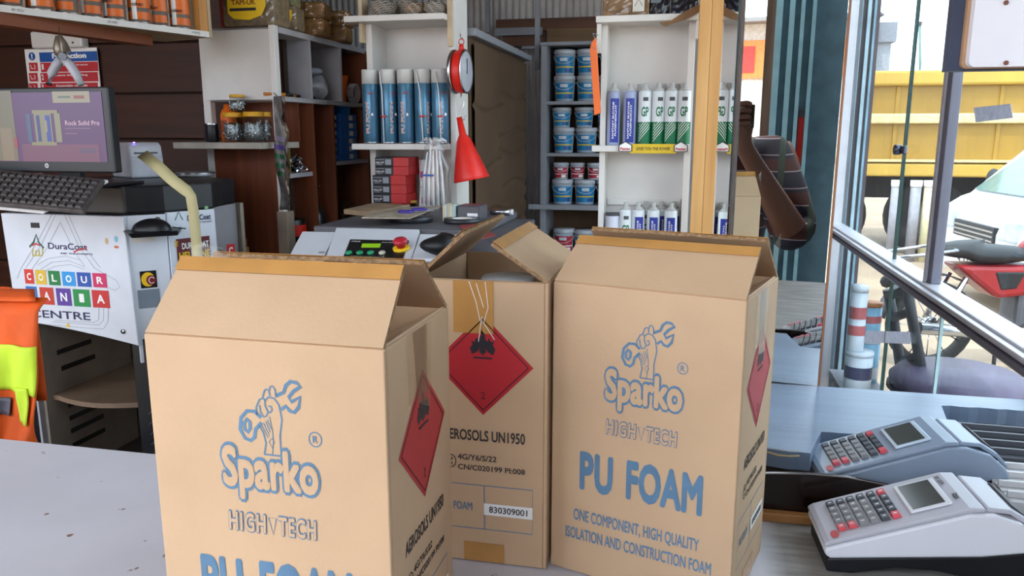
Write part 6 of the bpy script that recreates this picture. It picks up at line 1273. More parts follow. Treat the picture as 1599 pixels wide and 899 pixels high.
# ================================================================== card machines
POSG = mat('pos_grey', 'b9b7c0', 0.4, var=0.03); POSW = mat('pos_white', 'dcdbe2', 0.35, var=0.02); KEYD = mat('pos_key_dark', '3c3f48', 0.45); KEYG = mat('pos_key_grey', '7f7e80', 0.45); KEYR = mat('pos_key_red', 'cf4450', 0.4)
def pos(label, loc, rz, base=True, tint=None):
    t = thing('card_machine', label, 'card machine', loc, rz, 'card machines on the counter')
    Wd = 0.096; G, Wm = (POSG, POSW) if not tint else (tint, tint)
    # side profile (x along the length, keypad end at 0)
    side = [(0.0, 0.030), (0.0, 0.022), (0.006, 0.018), (0.160, 0.034), (0.222, 0.046), (0.216, 0.058), (0.196, 0.076), (0.168, 0.084), (0.145, 0.083)]
    MB().prism([(x, z) for x, z in side], 0, Wd).build('lower_shell', Wm, t, bevel=0.003)
    topp = [(0.0, 0.0305), (0.145, 0.0835), (0.160, 0.0850), (0.158, 0.0905), (0.143, 0.0895), (0.004, 0.0385), (-0.002, 0.034)]
    MB().prism(topp, 0.001, Wd-0.001).build('face_shell', G, t, bevel=0.003)
    MB().prism([(0.160, 0.0842), (0.185, 0.0828), (0.205, 0.070), (0.218, 0.0575), (0.221, 0.060), (0.206, 0.076), (0.186, 0.0885), (0.162, 0.0895)], 0.006, Wd-0.006).build('printer_cover', G, t, bevel=0.003)
    MB().prism([(0.190, 0.0865), (0.206, 0.0745), (0.2075, 0.0760), (0.191, 0.0885)], 0.018, Wd-0.018).build('printer_window', DARKGREY, t)
    sl = math.atan2(0.0895-0.0385, 0.143-0.004); ux = Vector((math.cos(sl), 0, math.sin(sl))); vy = Vector((0, 1, 0)); O = Vector((0.004, 0, 0.0388))
    Fk = frame(O, ux, vy)
    L_ = 0.148
    scn_ = MB().box(0.092, 0.136, 0.016, Wd-0.016, 0.0002, 0.0030); fr = scn_.build('display_frame', POSW if not tint else mat('pos_bright', 'c5d3e2', 0.15), t, M=Fk, bevel=0.001)
    MB().box(0.096, 0.130, 0.020, Wd-0.020, 0.003, 0.0036).build('display', mat('lcd_dark', '4a4d4c', 0.2, var=0.1), fr, M=Fk)
    for r in range(6):
        for c in range(5):
            x = 0.018+r*0.0118; y = Wd-0.020-c*0.0140
            if r == 0 and c < 0: continue
            col = KEYD if (c == 0 or r >= 4) else KEYG
            if (r, c) in ((5, 0), (0, 4), (1, 4), (5, 4)): col = KEYR
            b = MB(); b.hexa([(x-0.0048, y-0.0058, 0.0004), (x+0.0048, y-0.0058, 0.0004), (x+0.0048, y+0.0058, 0.0004), (x-0.0048, y+0.0058, 0.0004)], [(x-0.0038, y-0.0046, 0.0042), (x+0.0038, y-0.0046, 0.0042), (x+0.0038, y+0.0046, 0.0042), (x-0.0038, y+0.0046, 0.0042)])
            ko = b.build('key', col, t, M=Fk)
            if not tint: rect(ko, 'key_mark', x-0.0018, x+0.0018, y-0.0008, y+0.0008, Fk, WHITEPRINT, 0.0043, 0.0001)
    poly_flat(t, 'red_logo', ell(0.008, 0.012, 0.0045, 0.0085, 16)[:-1], Fk, mat('logo_red', 'c02a2a', 0.4), 0.0006)
    if not tint:
        Ft = frame(O+ux*0.1415+vy*0.070+Vector((0, 0, 0.0008)), -vy, ux); text(t, 'NX 1207A', frame((O+ux*0.141+vy*0.072), -vy, ux), 0.022, 0.0052, TBK, lift=0.0012, bold=0.02); text(t, 'itax', frame((O+ux*0.1445+vy*0.030), -vy, ux), 0.013, 0.0065, TBK, lift=0.0012, bold=0.02)
    if base:
        bp = [(0.004, 0.0), (0.004, 0.016), (0.10, 0.0265), (0.160, 0.0330), (0.224, 0.0450), (0.235, 0.040), (0.245, 0.004), (0.245, 0.0), (0.165, 0.0), (0.150, 0.006), (0.115, 0.012), (0.075, 0.011), (0.045, 0.004), (0.03, 0.0)]
        MB().prism(bp, 0.004, Wd-0.004).build('black_base', BLACK, t, bevel=0.002)
    return t
p1 = pos('white and grey card machine with red keys, nearest at the right front', (0.168, 0.852, 0.9505), math.radians(3.0))
p2 = pos('bluish shaded card machine behind the other, its keypad partly hidden', (0.186, 0.9985, 0.9670), math.radians(4.0), True, mat('pos_blue_shade', '8b98ab', 0.3, var=0.04))  # blue shade over the rear machine is put into its shell colour
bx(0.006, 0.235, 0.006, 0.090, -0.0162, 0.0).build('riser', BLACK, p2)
# dark curved sheet between them
dp = thing('acrylic_sheet', 'dark brown glossy sheet with curved top edge behind the card machine', 'sheet', (0, 0, 0))
pts = [(0.075, 0.0)]+[(0.40, 0.0), (0.40, 0.012), (0.36, 0.030), (0.31, 0.046), (0.26, 0.058), (0.21, 0.064), (0.165, 0.064), (0.12, 0.060), (0.075, 0.054)]
MB().prism([(x, 0.9506+z*0.98) for x, z in pts], 0.976, 0.982).build('sheet_body', mat('dark_gloss_brown', '1d100c', 0.15, var=0.3, vscale=8), dp)
strokes(dp, 'edge_line', [[(x, 0.9506+z*0.98+0.0003) for x, z in reversed(pts[3:])]], 0.0012, frame((0, 0.9755, 0), *FRONT), mat('edge_pale', '9a8c86', 0.5))
wl = thing('wooden_lath', 'thin orange brown wooden lath lying in front of the dark sheet', 'lath', (0, 0, 0)); bx(0.075, 0.175, 0.962, 0.975, 0.9506, 0.962).build('lath', wood_mat('lath_orange', '9a6a3a', '7d5128', 'X'), wl, bevel=0.001)
# profile samples in black trays at the right edge
def samp(label, O, rz, m, n, tray_m, dep):
    t = thing('profile_sample_tray', label, 'tray', O, rz, 'trays of window profile samples')
    MB().box(-0.004, 0.0, -dep+0.022, 0.022, 0, 0.022).build('tray_end', tray_m, t)
    bx(0.0, 0.145, -dep+0.022, 0.022, 0, 0.003).build('tray_floor', tray_m, t)
    for i in range(n):
        y = 0.008-i*0.030; zz = 0.0035
        b = MB(); w_, h_, e = 0.013, 0.024, 0.0018; 
        b.box(0.001, 0.14, y-w_, y-w_+e, zz, zz+h_); b.box(0.001, 0.14, y+w_-e, y+w_, zz, zz+h_); b.box(0.001, 0.14, y-w_+e, y+w_-e, zz, zz+e); b.box(0.001, 0.14, y-w_+e, y+w_-e, zz+h_-e, zz+h_); b.box(0.001, 0.14, y-0.002, y+0.002, zz+h_, zz+h_+0.008)
        b.build('hollow_profile', m, t, bevel=0.0006)
    b = MB(); b.box(-0.0075, -0.0045, -dep+0.022, 0.022, 0.018, 0.022); b.build('tray_lip', GREYP, t)
    return t
DPRO = mat('profile_dark', '55565c', 0.4, var=0.08); WPRO = mat('profile_white', 'c6c3c4', 0.4, var=0.05)
zS = 0.985
e0 = at(1478, 655, Z=zS+0.034); e1_ = at(1599, 800, Z=zS+0.034); ed = (e1_-e0); ed.z = 0; ed.normalize(); rzs = math.atan2(-ed.x, ed.y)+math.pi
stand = thing('sample_stand', 'black stand under the window profile sample trays', 'stand', (0, 0, 0))
rot = math.atan2(ed.x, -ed.y)
def along(t_): return e0+ed*t_
q = along(0.02)
samp('tray of dark grey hollow window profiles at the right edge', (q.x, q.y, zS), rot, DPRO, 4, BLACK, 0.125)
q = along(0.16)
samp('tray of white hollow window profiles nearest the right edge', (q.x, q.y, zS), rot, WPRO, 4, BLACK, 0.125)
pd_ = Vector((-ed.y, ed.x, 0)); pd_ = pd_ if pd_.x > 0 else -pd_
c0 = along(-0.005)-pd_*0.012; c1 = along(0.30)-pd_*0.012
SX = [c0, c1, c1+pd_*0.09, c0+pd_*0.20]
SX = [Vector((min(p.x, 0.584), min(p.y, 0.982 if p.z > 5 else 1.3), 0)) for p in SX]
MB().hexa([(p.x, p.y, 0.9506) for p in SX], [(p.x, p.y, zS-0.001) for p in SX]).build('stand_top', BLACK, stand, bevel=0.002)
for i in range(3):
    q0 = at(1436+6*i, 664+16*i, Z=0.965+0.0), at(1520-4*i, 752+6*i, Z=0.965)
    o = thing('dark_strip', 'thin blue grey strip leaning along the sample stand, %s from the top' % ORD[i], 'strip', (0, 0, 0), group='strips beside the sample stand')
    z_ = 0.9512+0.004*(2-i); A2, B2 = q0; wv = Vector((0.012, 0.002, 0)); 
    MB().hexa([(A2.x, A2.y, z_), (B2.x, B2.y, z_), (B2.x+wv.x, B2.y+wv.y, z_), (A2.x+wv.x, A2.y+wv.y, z_)], [(A2.x, A2.y, z_+0.003), (B2.x, B2.y, z_+0.003), (B2.x+wv.x, B2.y+wv.y, z_+0.003), (A2.x+wv.x, A2.y+wv.y, z_+0.003)]).build('strip', mat('strip_slate', '39434e', 0.4), o)
    MB().sphere((A2.x+0.006, A2.y+0.002, z_+0.004), 0.003, 8, 6).build('screw_head', STEEL, o)
# white panel hanging top right
wp = thing('sign_board', 'white board with rounded corner and screws hanging at the top right', 'sign', (0, 0, 0))
a = at(1506, 106, Y=1.20); d = at(1700, -160, Y=1.20)
def rr_(x0_, x1_, z0_, z1_, r): return [(x0_+r-r*math.cos(t), z0_+r-r*math.sin(t)) for t in [i*math.pi/12 for i in range(7)]]+[(x1_, z0_), (x1_, z1_), (x0_, z1_)]
MB().prism(rr_(a.x, d.x, a.z, 2.3, 0.008), 1.185, 1.200).build('white_face', mat('panel_pinkwhite', 'e4dfe4', 0.4, var=0.02), wp)
MB().prism(rr_(a.x-0.004, d.x, a.z-0.001, 2.3, 0.008), 1.2005, 1.210).build('ply_edge', mat('ply_edge', 'b08a6a', 0.7), wp)
MB().prism([(a.x-0.018, a.z-0.003), (d.x, a.z-0.003), (d.x, 2.62), (a.x-0.018, 2.62)], 1.2105, 1.235).build('dark_frame', mat('panel_frame', '3b4258', 0.5), wp)
for py in (4, 98): q = at(1571, py, Y=1.184); MB().cyl((q.x, 1.1855, q.z), (q.x, 1.183, q.z), 0.003, None, 12).build('screw', mat('rust_screw', '7a4a3a', 0.5), wp)
# ================================================================== outside, seen through the glazing
GZ = -0.1
def O3(px, py, Y): return at(px, py, Y=Y)
# --- yellow tipper lorry
TYD = 10.6
YEL = mat('lorry_yellow', 'a07a2c', 0.5, var=0.12, vscale=1.5); YELL = mat('lorry_yellow_pale', 'c09a40', 0.5, var=0.08, vscale=2); YELW = mat('lorry_band', 'd8c48c', 0.5)
tk = thing('tipper_lorry', 'yellow tipper lorry parked across the street', 'lorry', (0, 0, 0))
tx0, tx1 = O3(1335, 200, TYD).x-1.2, O3(1599, 200, TYD).x+3.0
zt_, zb_ = O3(1450, 112, TYD).z, O3(1450, 276, TYD).z
bx(tx0, tx1, TYD+0.06, TYD+2.3, zb_+0.05, zt_).build('tipper_body', YEL, tk, bevel=0.03)
bx(tx0-0.02, tx1, TYD-0.02, TYD+0.10, zt_-0.16, zt_+0.02).build('top_rail', YELL, tk, bevel=0.03)
bx(tx0-0.02, tx1, TYD-0.01, TYD+0.10, O3(1450, 193, TYD).z, O3(1450, 177, TYD).z).build('side_band', YELW, tk, bevel=0.02)
bx(tx0-0.02, tx1, TYD-0.02, TYD+0.12, zb_, zb_+0.16).build('bottom_rail', YELL, tk, bevel=0.02); bx(tx0-0.02, tx1, TYD-0.03, TYD+0.05, zb_+0.18, zb_+0.21).build('bottom_strip', YELW, tk)
for i in range(7):
    x = tx0+0.5+i*1.15; bx(x, x+0.05, TYD+0.04, TYD+0.08, zb_+0.16, zt_-0.16).build('rib', YEL, tk, bevel=0.01)
bx(tx0+0.1, tx1, TYD+0.5, TYD+1.6, zb_-0.3, zb_-0.01).build('chassis', mat('chassis_dark', '2c2a2c', 0.7), tk)
TYRE = mat('tyre', '1e1c1c', 0.85)
for x in (tx0+1.0, tx0+2.2, tx1-1.0):
    o = MB().lathe([(0.22, 0), (0.45, 0.02), (0.48, 0.06), (0.48, 0.26), (0.45, 0.30), (0.22, 0.30), (0.22, 0)], 28, cap=False, M=Matrix.Translation((x, TYD+0.55, GZ+0.48)) @ Matrix.Rotation(math.pi/2, 4, 'X')).build('tyre', TYRE, tk); MB().lathe([(0.0, 0.24), (0.10, 0.26), (0.20, 0.20), (0.23, 0.22)], 20, cap=False, M=Matrix.Translation((x, TYD+0.55, GZ+0.48)) @ Matrix.Rotation(math.pi/2, 4, 'X')).build('wheel_hub', mat('hub_grey', '6a6664', 0.6), o)
bx(tx0+2.9, tx0+3.9, TYD+0.1, TYD+0.4, GZ+0.45, zb_-0.05).build('side_guard', mat('guard_grey', '6f6c70', 0.6), tk)
for px in (1398, 1428, 1449):
    p = O3(px, 300, TYD-0.3); o = thing('street_pole', 'short pale pipe standing before the lorry, %s from left' % {1398: 'first', 1428: 'second', 1449: 'third'}[px], 'pipe', (p.x, TYD-0.35, GZ), 0, 'pipes standing before the lorry')
    MB().cyl((0, 0, 0), (0, 0, 0.95), 0.06, None, 16).build('pipe', mat('pipe_grey', '9a98a0', 0.5) if px != 1449 else mat('pipe_cream', 'd8cfa8', 0.5), o); MB().lathe([(0.063, 0.9), (0.068, 0.92), (0.068, 0.98), (0.0, 0.98)], 16).build('pipe_cap', WHITE2, o)
# --- distant house
hs = thing('distant_house', 'grey house with pitched roof far behind the lorry', 'house', (0, 0, 0))
HYD = 38.0; HGREY = mat('house_grey', '8f9298', 0.8); HROOF = mat('house_roof', '6d6e76', 0.8)
a = O3(1300, 80, HYD); d = O3(1364, 25, HYD); e = O3(1404, 30, HYD)
bx(a.x-3, d.x, HYD, HYD+6, GZ, d.z).build('wall', HGREY, hs); bx(d.x+0.02, e.x, HYD+1, HYD+7, GZ, O3(1400, 62, HYD).z).build('wall', mat('house_grey2', '9ea1a8', 0.8), hs)
MB().prism([(a.x-3.5, d.z), (d.x+0.4, d.z), (d.x-1.5, d.z+1.3), (a.x-3.5, d.z+2.6)], HYD-0.3, HYD+6.3).build('roof', HROOF, hs); bx(d.x+0.02, e.x+0.15, HYD+0.8, HYD+7.2, O3(1400, 62, HYD).z, e.z).build('roof', mat('house_roof2', '898c95', 0.8), hs)
p = O3(1352, 45, HYD); bx(p.x-0.25, p.x+0.25, HYD-0.04, HYD+0.02, p.z-0.9, p.z+0.3).build('window', mat('window_dark', '4c5058', 0.4), hs)
lp_ = thing('lamp_pole', 'thin slanting pole above the lorry against the sky', 'pole', (0, 0, 0)); p = O3(1437, 100, 15.0); MB().tube([(p.x+0.02, 15.0, GZ), (p.x, 15.0, p.z), (p.x-0.07, 15.0, O3(1433, 38, 15).z)], 0.022, 8).build('pole', mat('pole_green', '6f8a86', 0.6), lp_)
MB().box(p.x-0.10, p.x-0.04, 14.97, 15.03, O3(1433, 38, 15).z-0.02, O3(1433, 38, 15).z+0.04).build('pole_cap', DARKGREY, lp_)
# --- white van, front towards the lower left
VW = mat('van_white', 'd8dade', 0.25, var=0.02, coat=0.5); VG = mat('van_glass', '5d7876', 0.08, var=0.1); VB = mat('van_black', '25262a', 0.5)
vp = O3(1456, 400, 7.7)
vr = math.radians(5); vf = O3(1457, 400, 8.4)
vn = thing('white_van', 'white van parked nose towards the left before the lorry', 'van', (vf.x+math.sin(vr)*1.68, 8.4-math.cos(vr)*1.68, GZ), vr)
# local: nose at x=0, length along +x, width along y (0..1.7)
zr = 1.433-GZ
prof = [(0.0, 0.38), (0.0, 0.70), (0.05, 0.85), (0.18, 0.94), (0.26, 0.97), (0.82, zr-0.04), (1.05, zr+0.02), (4.3, zr+0.06), (4.4, 0.6), (4.35, 0.35), (0.12, 0.30)]
MB().prism(prof, 0.0, 1.68).build('body', VW, vn, bevel=0.05)
def vq(name, pts, m, t_=0.012): return MB().add([tuple(p) for p in pts], [tuple(range(len(pts)))]).build(name, m, vn, solid=t_)
n2 = Vector((-(zr-1.05), 0, 0.54)).normalized()*0.012
w0, w1 = Vector((0.285, 0, 1.0)), Vector((0.79, 0, zr-0.07))
vq('windscreen', [w0+n2+Vector((0, 0.10, 0)), w0+n2+Vector((0, 1.58, 0)), w1+n2+Vector((0, 1.44, 0)), w1+n2+Vector((0, 0.22, 0))], VG)
vq('side_window', [Vector((0.60, -0.008, 1.05)), Vector((1.7, -0.008, 1.05)), Vector((1.7, -0.008, zr-0.08)), Vector((0.95, -0.008, zr-0.08))], VG)
bx(-0.06, 0.10, 0.03, 1.65, 0.30, 0.52).build('bumper', mat('van_bumper', 'c9ccd2', 0.3), vn, bevel=0.03)
gr = bx(-0.02, 0.02, 0.45, 1.23, 0.62, 0.76).build('grille', VB, vn); 
for i in range(3): bx(-0.03, -0.02, 0.46, 1.22, 0.635+0.04*i, 0.65+0.04*i).build('grille_bar', STEEL, gr)
for y0_ in (0.08, 1.28): bx(-0.02, 0.10, y0_, y0_+0.32, 0.66, 0.86).build('headlight', mat('headlight', 'b9c2cc', 0.1), vn, bevel=0.03); bx(-0.07, -0.055, y0_+0.04, y0_+0.24, 0.36, 0.44).build('fog_light', VB, vn)
npl = bx(-0.075, -0.06, 0.58, 1.10, 0.36, 0.49).build('number_plate', WHITEPRINT, vn); text(npl, '521', frame((-0.0765, 0.84, 0.425), (0, -1, 0), (0, 0, 1)), 0.22, 0.09, INKBLACK, bold=0.03)
for y0_ in (-0.10, 1.70): MB().sphere((0.48, y0_, 1.08), (0.06, 0.08, 0.12), 12, 8).build('wing_mirror', VB, vn)
for x in (0.75, 3.5):
    for y0_ in (0.02, 1.46): MB().lathe([(0.17, 0), (0.31, 0.01), (0.33, 0.04), (0.33, 0.18), (0.31, 0.2), (0.17, 0.2), (0.17, 0)], 26, cap=False, M=Matrix.Translation((x, y0_+0.2, 0.33)) @ Matrix.Rotation(math.pi/2, 4, 'X')).build('wheel', TYRE, vn)
MB().tube([(0.27, 0.3, 1.02), (0.40, 0.9, 1.13)], 0.008, 6).build('wiper', VB, vn); MB().tube([(0.80+0.16*math.sin(a)*0.3, 1.05+0.17*math.cos(a), 1.16+0.17*math.sin(a)) for a in [i*6.283/16 for i in range(16)]], 0.012, 6, closed=True).build('steering_wheel', VB, vn)
# --- red motorcycle
MYD = 5.6
mcx = O3(1535, 400, MYD).x
mc = thing('motorcycle', 'red motorcycle with black seat and round mirrors parked outside', 'motorcycle', (mcx, MYD, GZ), math.radians(12))
MRED = mat('bike_red', '90191f', 0.3, var=0.05); MBK = mat('bike_black', '131317', 0.5); MCH = mat('bike_chrome', 'b4b8c0', 0.15, 1.0)
def wheel(x):
    T = Matrix.Translation((x, 0, 0.29)) @ Matrix.Rotation(math.pi/2, 4, 'X')
    o = MB().lathe([(0.23, -0.035), (0.27, -0.04), (0.29, -0.02), (0.29, 0.02), (0.27, 0.04), (0.23, 0.035), (0.23, -0.035)], 30, cap=False, M=T).build('tyre', TYRE, mc); b = MB()
    for i in range(12): a = i*math.pi/6; b.tube([(x+0.02*math.cos(a), 0, 0.29+0.02*math.sin(a)), (x+0.235*math.cos(a), 0, 0.29+0.235*math.sin(a))], 0.004, 5)
    b.cyl((x, -0.05, 0.29), (x, 0.05, 0.29), 0.05); b.build('spokes', MCH, o)
wheel(-0.30); wheel(0.95)
MB().grid(lambda u, v: (0.38+0.17*math.cos(u*6.283)*math.cos((v-.5)*3.1416)+0.03*v, 0.11*math.sin(u*6.283)*math.cos((v-.5)*3.1416), 0.79+0.095*math.sin((v-.5)*3.1416)), 24, 12).build('fuel_tank', MRED, mc)
MB().grid(lambda u, v: (0.0+0.34*math.cos(u*6.283)*math.cos((v-.5)*3.1416), 0.14*math.sin(u*6.283)*math.cos((v-.5)*3.1416), 0.76+0.065*math.sin((v-.5)*3.1416)+0.03*(u > .3)*(u < .7)), 24, 10).build('seat', MBK, mc)
MB().prism([(-0.22, 0.70), (0.30, 0.70), (0.36, 0.62), (0.24, 0.50), (0.06, 0.48), (-0.10, 0.60)], -0.115, 0.115).build('side_panel', MRED, mc, bevel=0.03)
MB().prism([(0.02, 0.66), (0.22, 0.66), (0.17, 0.55), (0.07, 0.54)], -0.121, 0.121).build('side_badge', MBK, mc, bevel=0.01)
MB().box(0.20, 0.55, -0.10, 0.10, 0.28, 0.55).build('engine', mat('engine_grey', '5a5a60', 0.5, 0.5), mc, bevel=0.03); MB().tube([(0.50, -0.12, 0.32), (0.2, -0.14, 0.24), (-0.45, -0.16, 0.30)], [0.02, 0.03, 0.04], 10).build('exhaust', MCH, mc)
for s_ in (-1, 1):
    MB().tube([(0.95, 0.07*s_, 0.29), (0.78, 0.07*s_, 0.72), (0.70, 0.07*s_, 0.98)], 0.022, 8).build('fork', MCH, mc); MB().tube([(0.70, 0.05*s_, 0.98), (0.66, 0.20*s_, 1.03), (0.55, 0.34*s_, 1.0)], 0.013, 8).build('handlebar', MCH, mc)
    MB().tube([(0.64, 0.24*s_, 1.02), (0.66, 0.27*s_, 1.15), (0.62, 0.30*s_, 1.22)], 0.007, 6).build('mirror_stem', MBK, mc); MB().sphere((0.61, 0.31*s_, 1.26), (0.03, 0.085, 0.055), 14, 8).build('mirror', MBK, mc)
    MB().tube([(-0.30, 0.09*s_, 0.29), (-0.15, 0.10*s_, 0.62)], 0.018, 8).build('shock', MCH, mc); MB().sphere((0.80, 0.13*s_, 0.88), (0.05, 0.035, 0.035), 10, 6).build('indicator', ORANGE, mc)
MB().sphere((0.86, 0, 0.86), (0.07, 0.09, 0.09), 14, 10).build('headlamp', MCH, mc); MB().grid(lambda u, v: (0.95+0.33*math.cos(0.5+u*2.0), -0.06+0.12*v, 0.29+0.33*math.sin(0.5+u*2.0)), 12, 2).build('front_mudguard', MRED, mc, solid=0.006); MB().grid(lambda u, v: (-0.30+0.34*math.cos(1.0+u*2.0), -0.07+0.14*v, 0.29+0.34*math.sin(1.0+u*2.0)), 12, 2).build('rear_mudguard', MBK, mc, solid=0.006)
MB().tube([(-0.62, -0.12, 0.75), (-0.62, 0.12, 0.75), (-0.25, 0.14, 0.80), (-0.25, -0.14, 0.80)], 0.012, 8, closed=True).build('rear_rack', MCH, mc)
MB().tube([(0.5, -0.2, 0.72), (0.62, -0.26, 0.45), (0.35, -0.28, 0.22), (0.15, -0.26, 0.3)], 0.014, 8).build('crash_bar', MCH, mc); MB().tube([(0.1, -0.08, 0.3), (0.02, -0.22, 0.0)], 0.012, 6).build('side_stand', MBK, mc)
# --- black chair outside
CYD = 3.15
sc0 = O3(1497, 585, CYD); zse = sc0.z
bc = thing('outdoor_chair', 'dark slat backed chair with round mauve seat just outside the glass', 'chair', (sc0.x, CYD, GZ))
CBL = mat('chair_black', '10111a', 0.5, var=0.1); CSE = mat('chair_seat_mauve', '4a4158', 0.5, var=0.12)
hz = zse-GZ
MB().lathe([(0.0, hz-0.10), (0.19, hz-0.10), (0.235, hz-0.06), (0.24, hz-0.02), (0.21, hz+0.012), (0.0, hz+0.02)], 34, cap=False).build('seat', CSE, bc); MB().lathe([(0.19, hz-0.11), (0.245, hz-0.07), (0.245, hz-0.055), (0.19, hz-0.098)], 34, cap=False).build('seat_rim', CBL, bc)
def bcl(px, py, Y): p = O3(px, py, Y); return (p.x-sc0.x, Y-CYD, p.z-GZ)
for pts in (([(1446, 620), (1436, 560), (1425, 500), (1415, 440)]), ([(1412, 615), (1404, 560), (1396, 500), (1386, 452)])):
    Yb = 3.20 if pts[0][0] == 1446 else 3.42
    MB().tube([bcl(x, y, Yb) for x, y in pts], 0.020, 8).build('back_post', CBL, bc)
for k_ in range(4):
    f = k_*34; P1 = Vector(bcl(1417+f*0.20, 452+f, 3.2)); P2 = Vector(bcl(1388+f*0.18, 462+f, 3.42)); MB().tube([P1, (P1+P2)/2, P2], 0.019, 8).build('back_slat', CBL, bc)
P1 = Vector(bcl(1412, 440, 3.21)); P2 = Vector(bcl(1384, 440, 3.42)); MB().tube([P1, (P1+P2)/2+Vector((0, 0, 0.02)), P2], 0.026, 8).build('top_rail', CBL, bc)
for sx in (-0.16, 0.16):
    for sy in (-0.15, 0.15): MB().cyl((sx*1.2, sy*1.2, 0), (sx, sy, hz-0.10), 0.017).build('leg', CBL, bc)
# --- display of tins behind the lower glass
ds = thing('display_stand', 'low stand of paint tins behind the lower window pane', 'stand', (0, 0, 0)); zst = O3(1330, 604, 3.35).z
bx(0.66, 0.83, 3.22, 3.60, zst-0.03, zst).build('stand_top', GREYP, ds)
for sx in (0.67, 0.80):
    for sy in (3.24, 3.56): bx(sx, sx+0.02, sy, sy+0.02, GZ, zst-0.03).build('leg', GREYP, ds)
def dtin(label, px, Y, r, h, z, body, bands, lidm):
    p = O3(px, 500, Y); o = thing('display_tin', label, 'tin', (max(p.x, 0.665+r), Y, z+0.0006), 0, 'tins on the display stand')
    MB().lathe([(r*.96, 0), (r, 0.004), (r, h*0.93)], 24).build('tin_body', body, o); MB().lathe([(r*1.04, h*0.9), (r*1.04, h), (0, h)], 24).build('lid', lidm, o)
    for (za, zb2, m_) in bands: MB().lathe([(r+0.001, h*za), (r+0.001, h*zb2)], 24, cap=False).build('label_band', m_, o)
    return z+h+0.0012
LBL = mat('display_white', 'c9d0da', 0.35); DNV = mat('display_navy', '3a3c5c', 0.4); DBL = mat('display_blue', '7fb0cc', 0.35); DRD = mat('display_red', 'b05a5c', 0.45)
z1_ = dtin('white bucket with dark middle band at the bottom of the display stand', 1322, 3.30, 0.052, 0.17, zst, LBL, [(0.35, 0.65, DNV)], LBL)
dtin('pale blue bucket at right of the white one on the display stand', 1358, 3.46, 0.05, 0.19, zst, DBL, [(0.1, 0.35, LBL)], LBL)
z2_ = zst+0.1912
dtin('red and blue tin with orange lid on the display stand', 1358, 3.46, 0.045, 0.15, zst+0.1912, DBL, [(0.45, 0.65, DRD)], mat('display_orange', 'a8632c', 0.5))
dtin('tall white aerosol with red bands on top of the white bucket', 1330, 3.30, 0.032, 0.27, zst+0.1712, LBL, [(0.25, 0.4, DRD), (0.5, 0.68, DRD)], LBL)
# --- tape patches on the glass
def tape_mat():
    if 'grey_tape' in MATS: return MATS['grey_tape']
    m = mat('grey_tape', 'c3c4cc', 0.5, var=0.25, vscale=60, bump=0.8, bscale=150); N = m.node_tree.nodes; L = m.node_tree.links
    t = N.new('ShaderNodeBsdfTranslucent'); t.inputs['Color'].default_value = (0.6, 0.6, 0.66, 1); mx = N.new('ShaderNodeMixShader'); mx.inputs['Fac'].default_value = 0.5
    L.new(N['Principled BSDF'].outputs[0], mx.inputs[1]); L.new(t.outputs[0], mx.inputs[2]); L.new(mx.outputs[0], N['Material Output'].inputs['Surface'])
    return m
for nm, lab, pts in (('tape_patch', 'grey crumpled tape patch on the upper right pane', ((1521, 168), (1578, 162), (1582, 184), (1524, 191))), ('tape_patch', 'grey crumpled tape patch bridging the lower glass seam', ((1353, 516), (1421, 518), (1422, 537), (1349, 534)))):
    o = thing(nm, lab, 'tape', (0, 0, 0), 0, 'tape patches on the glass'); P = [at(x, y, X=GX-0.0048) for x, y in pts]; MB().add([tuple(p) for p in P]+[tuple(p+Vector((-0.0008, 0, 0))) for p in P], [(0, 1, 2, 3), (7, 6, 5, 4), (0, 4, 5, 1), (1, 5, 6, 2), (2, 6, 7, 3), (3, 7, 4, 0)]).build('tape', tape_mat(), o)
# ================================================================== behind the camera, seen in the mirror
def V(px, py, Yv): return mirrored(at(px, py, Y=Yv))
DB = mat('door_sky_blue', 'a8d6e0', 0.45, var=0.08); DBD = mat('door_dark_blue', '6d8e9c', 0.55, var=0.12)
fd = thing('folding_door', 'sky blue folding door leaves at the shop entrance, seen in the mirror', 'door', (0, 0, 0))
YV = 3.75
yd = V(1230, 300, YV).y
def vx(px): return V(px, 300, YV).x
def vpan(nm, pa, pb, y0_, y1_, m_): xa, xb = sorted((vx(pa), vx(pb))); bx(xa, xb, yd-y1_, yd-y0_, 0.0, 2.55).build(nm, m_, fd)
vpan('door_leaf', 1196, 1300, 0.03, 0.05, DBD)
for pa, pb in ((1194, 1204), (1214, 1222), (1231, 1237), (1248, 1254)): vpan('door_batten', pa, pb, 0.0, 0.029, DB)
jm = thing('door_post', 'weathered brown door post at the entrance, seen in the mirror', 'post', (0, 0, 0)); xa, xb = sorted((vx(1180), vx(1193.5))); bx(xa, xb, yd-0.06, yd, 0.0, 2.62).build('post', wood_mat('door_post_wood', '8a7260', '5f4a3c', 'Z'), jm); bx(xa-0.01, xb+0.001, yd-0.07, yd+0.002, 0.0, 0.06).build('post_foot', GREYP, jm)
re_ = thing('red_board', 'narrow red board fixed on the blue door, seen in the mirror', 'board', (0, 0, 0)); xa, xb = sorted((vx(1238.5), vx(1247))); zA, zB_ = V(1243, 172, YV).z, V(1243, 262, YV).z; bx(xa, xb, yd-0.0285, yd-0.012, zB_, zA).build('red_face', RED, re_); bx(xa, xb, yd-0.0115, yd-0.006, zA-0.03, zA).build('clip', DARKGREY, re_)
sg = thing('street_shop', 'far shop with red and orange sign across the street, seen in the mirror', 'shop', (0, 0, 0)); SYV = 22.0
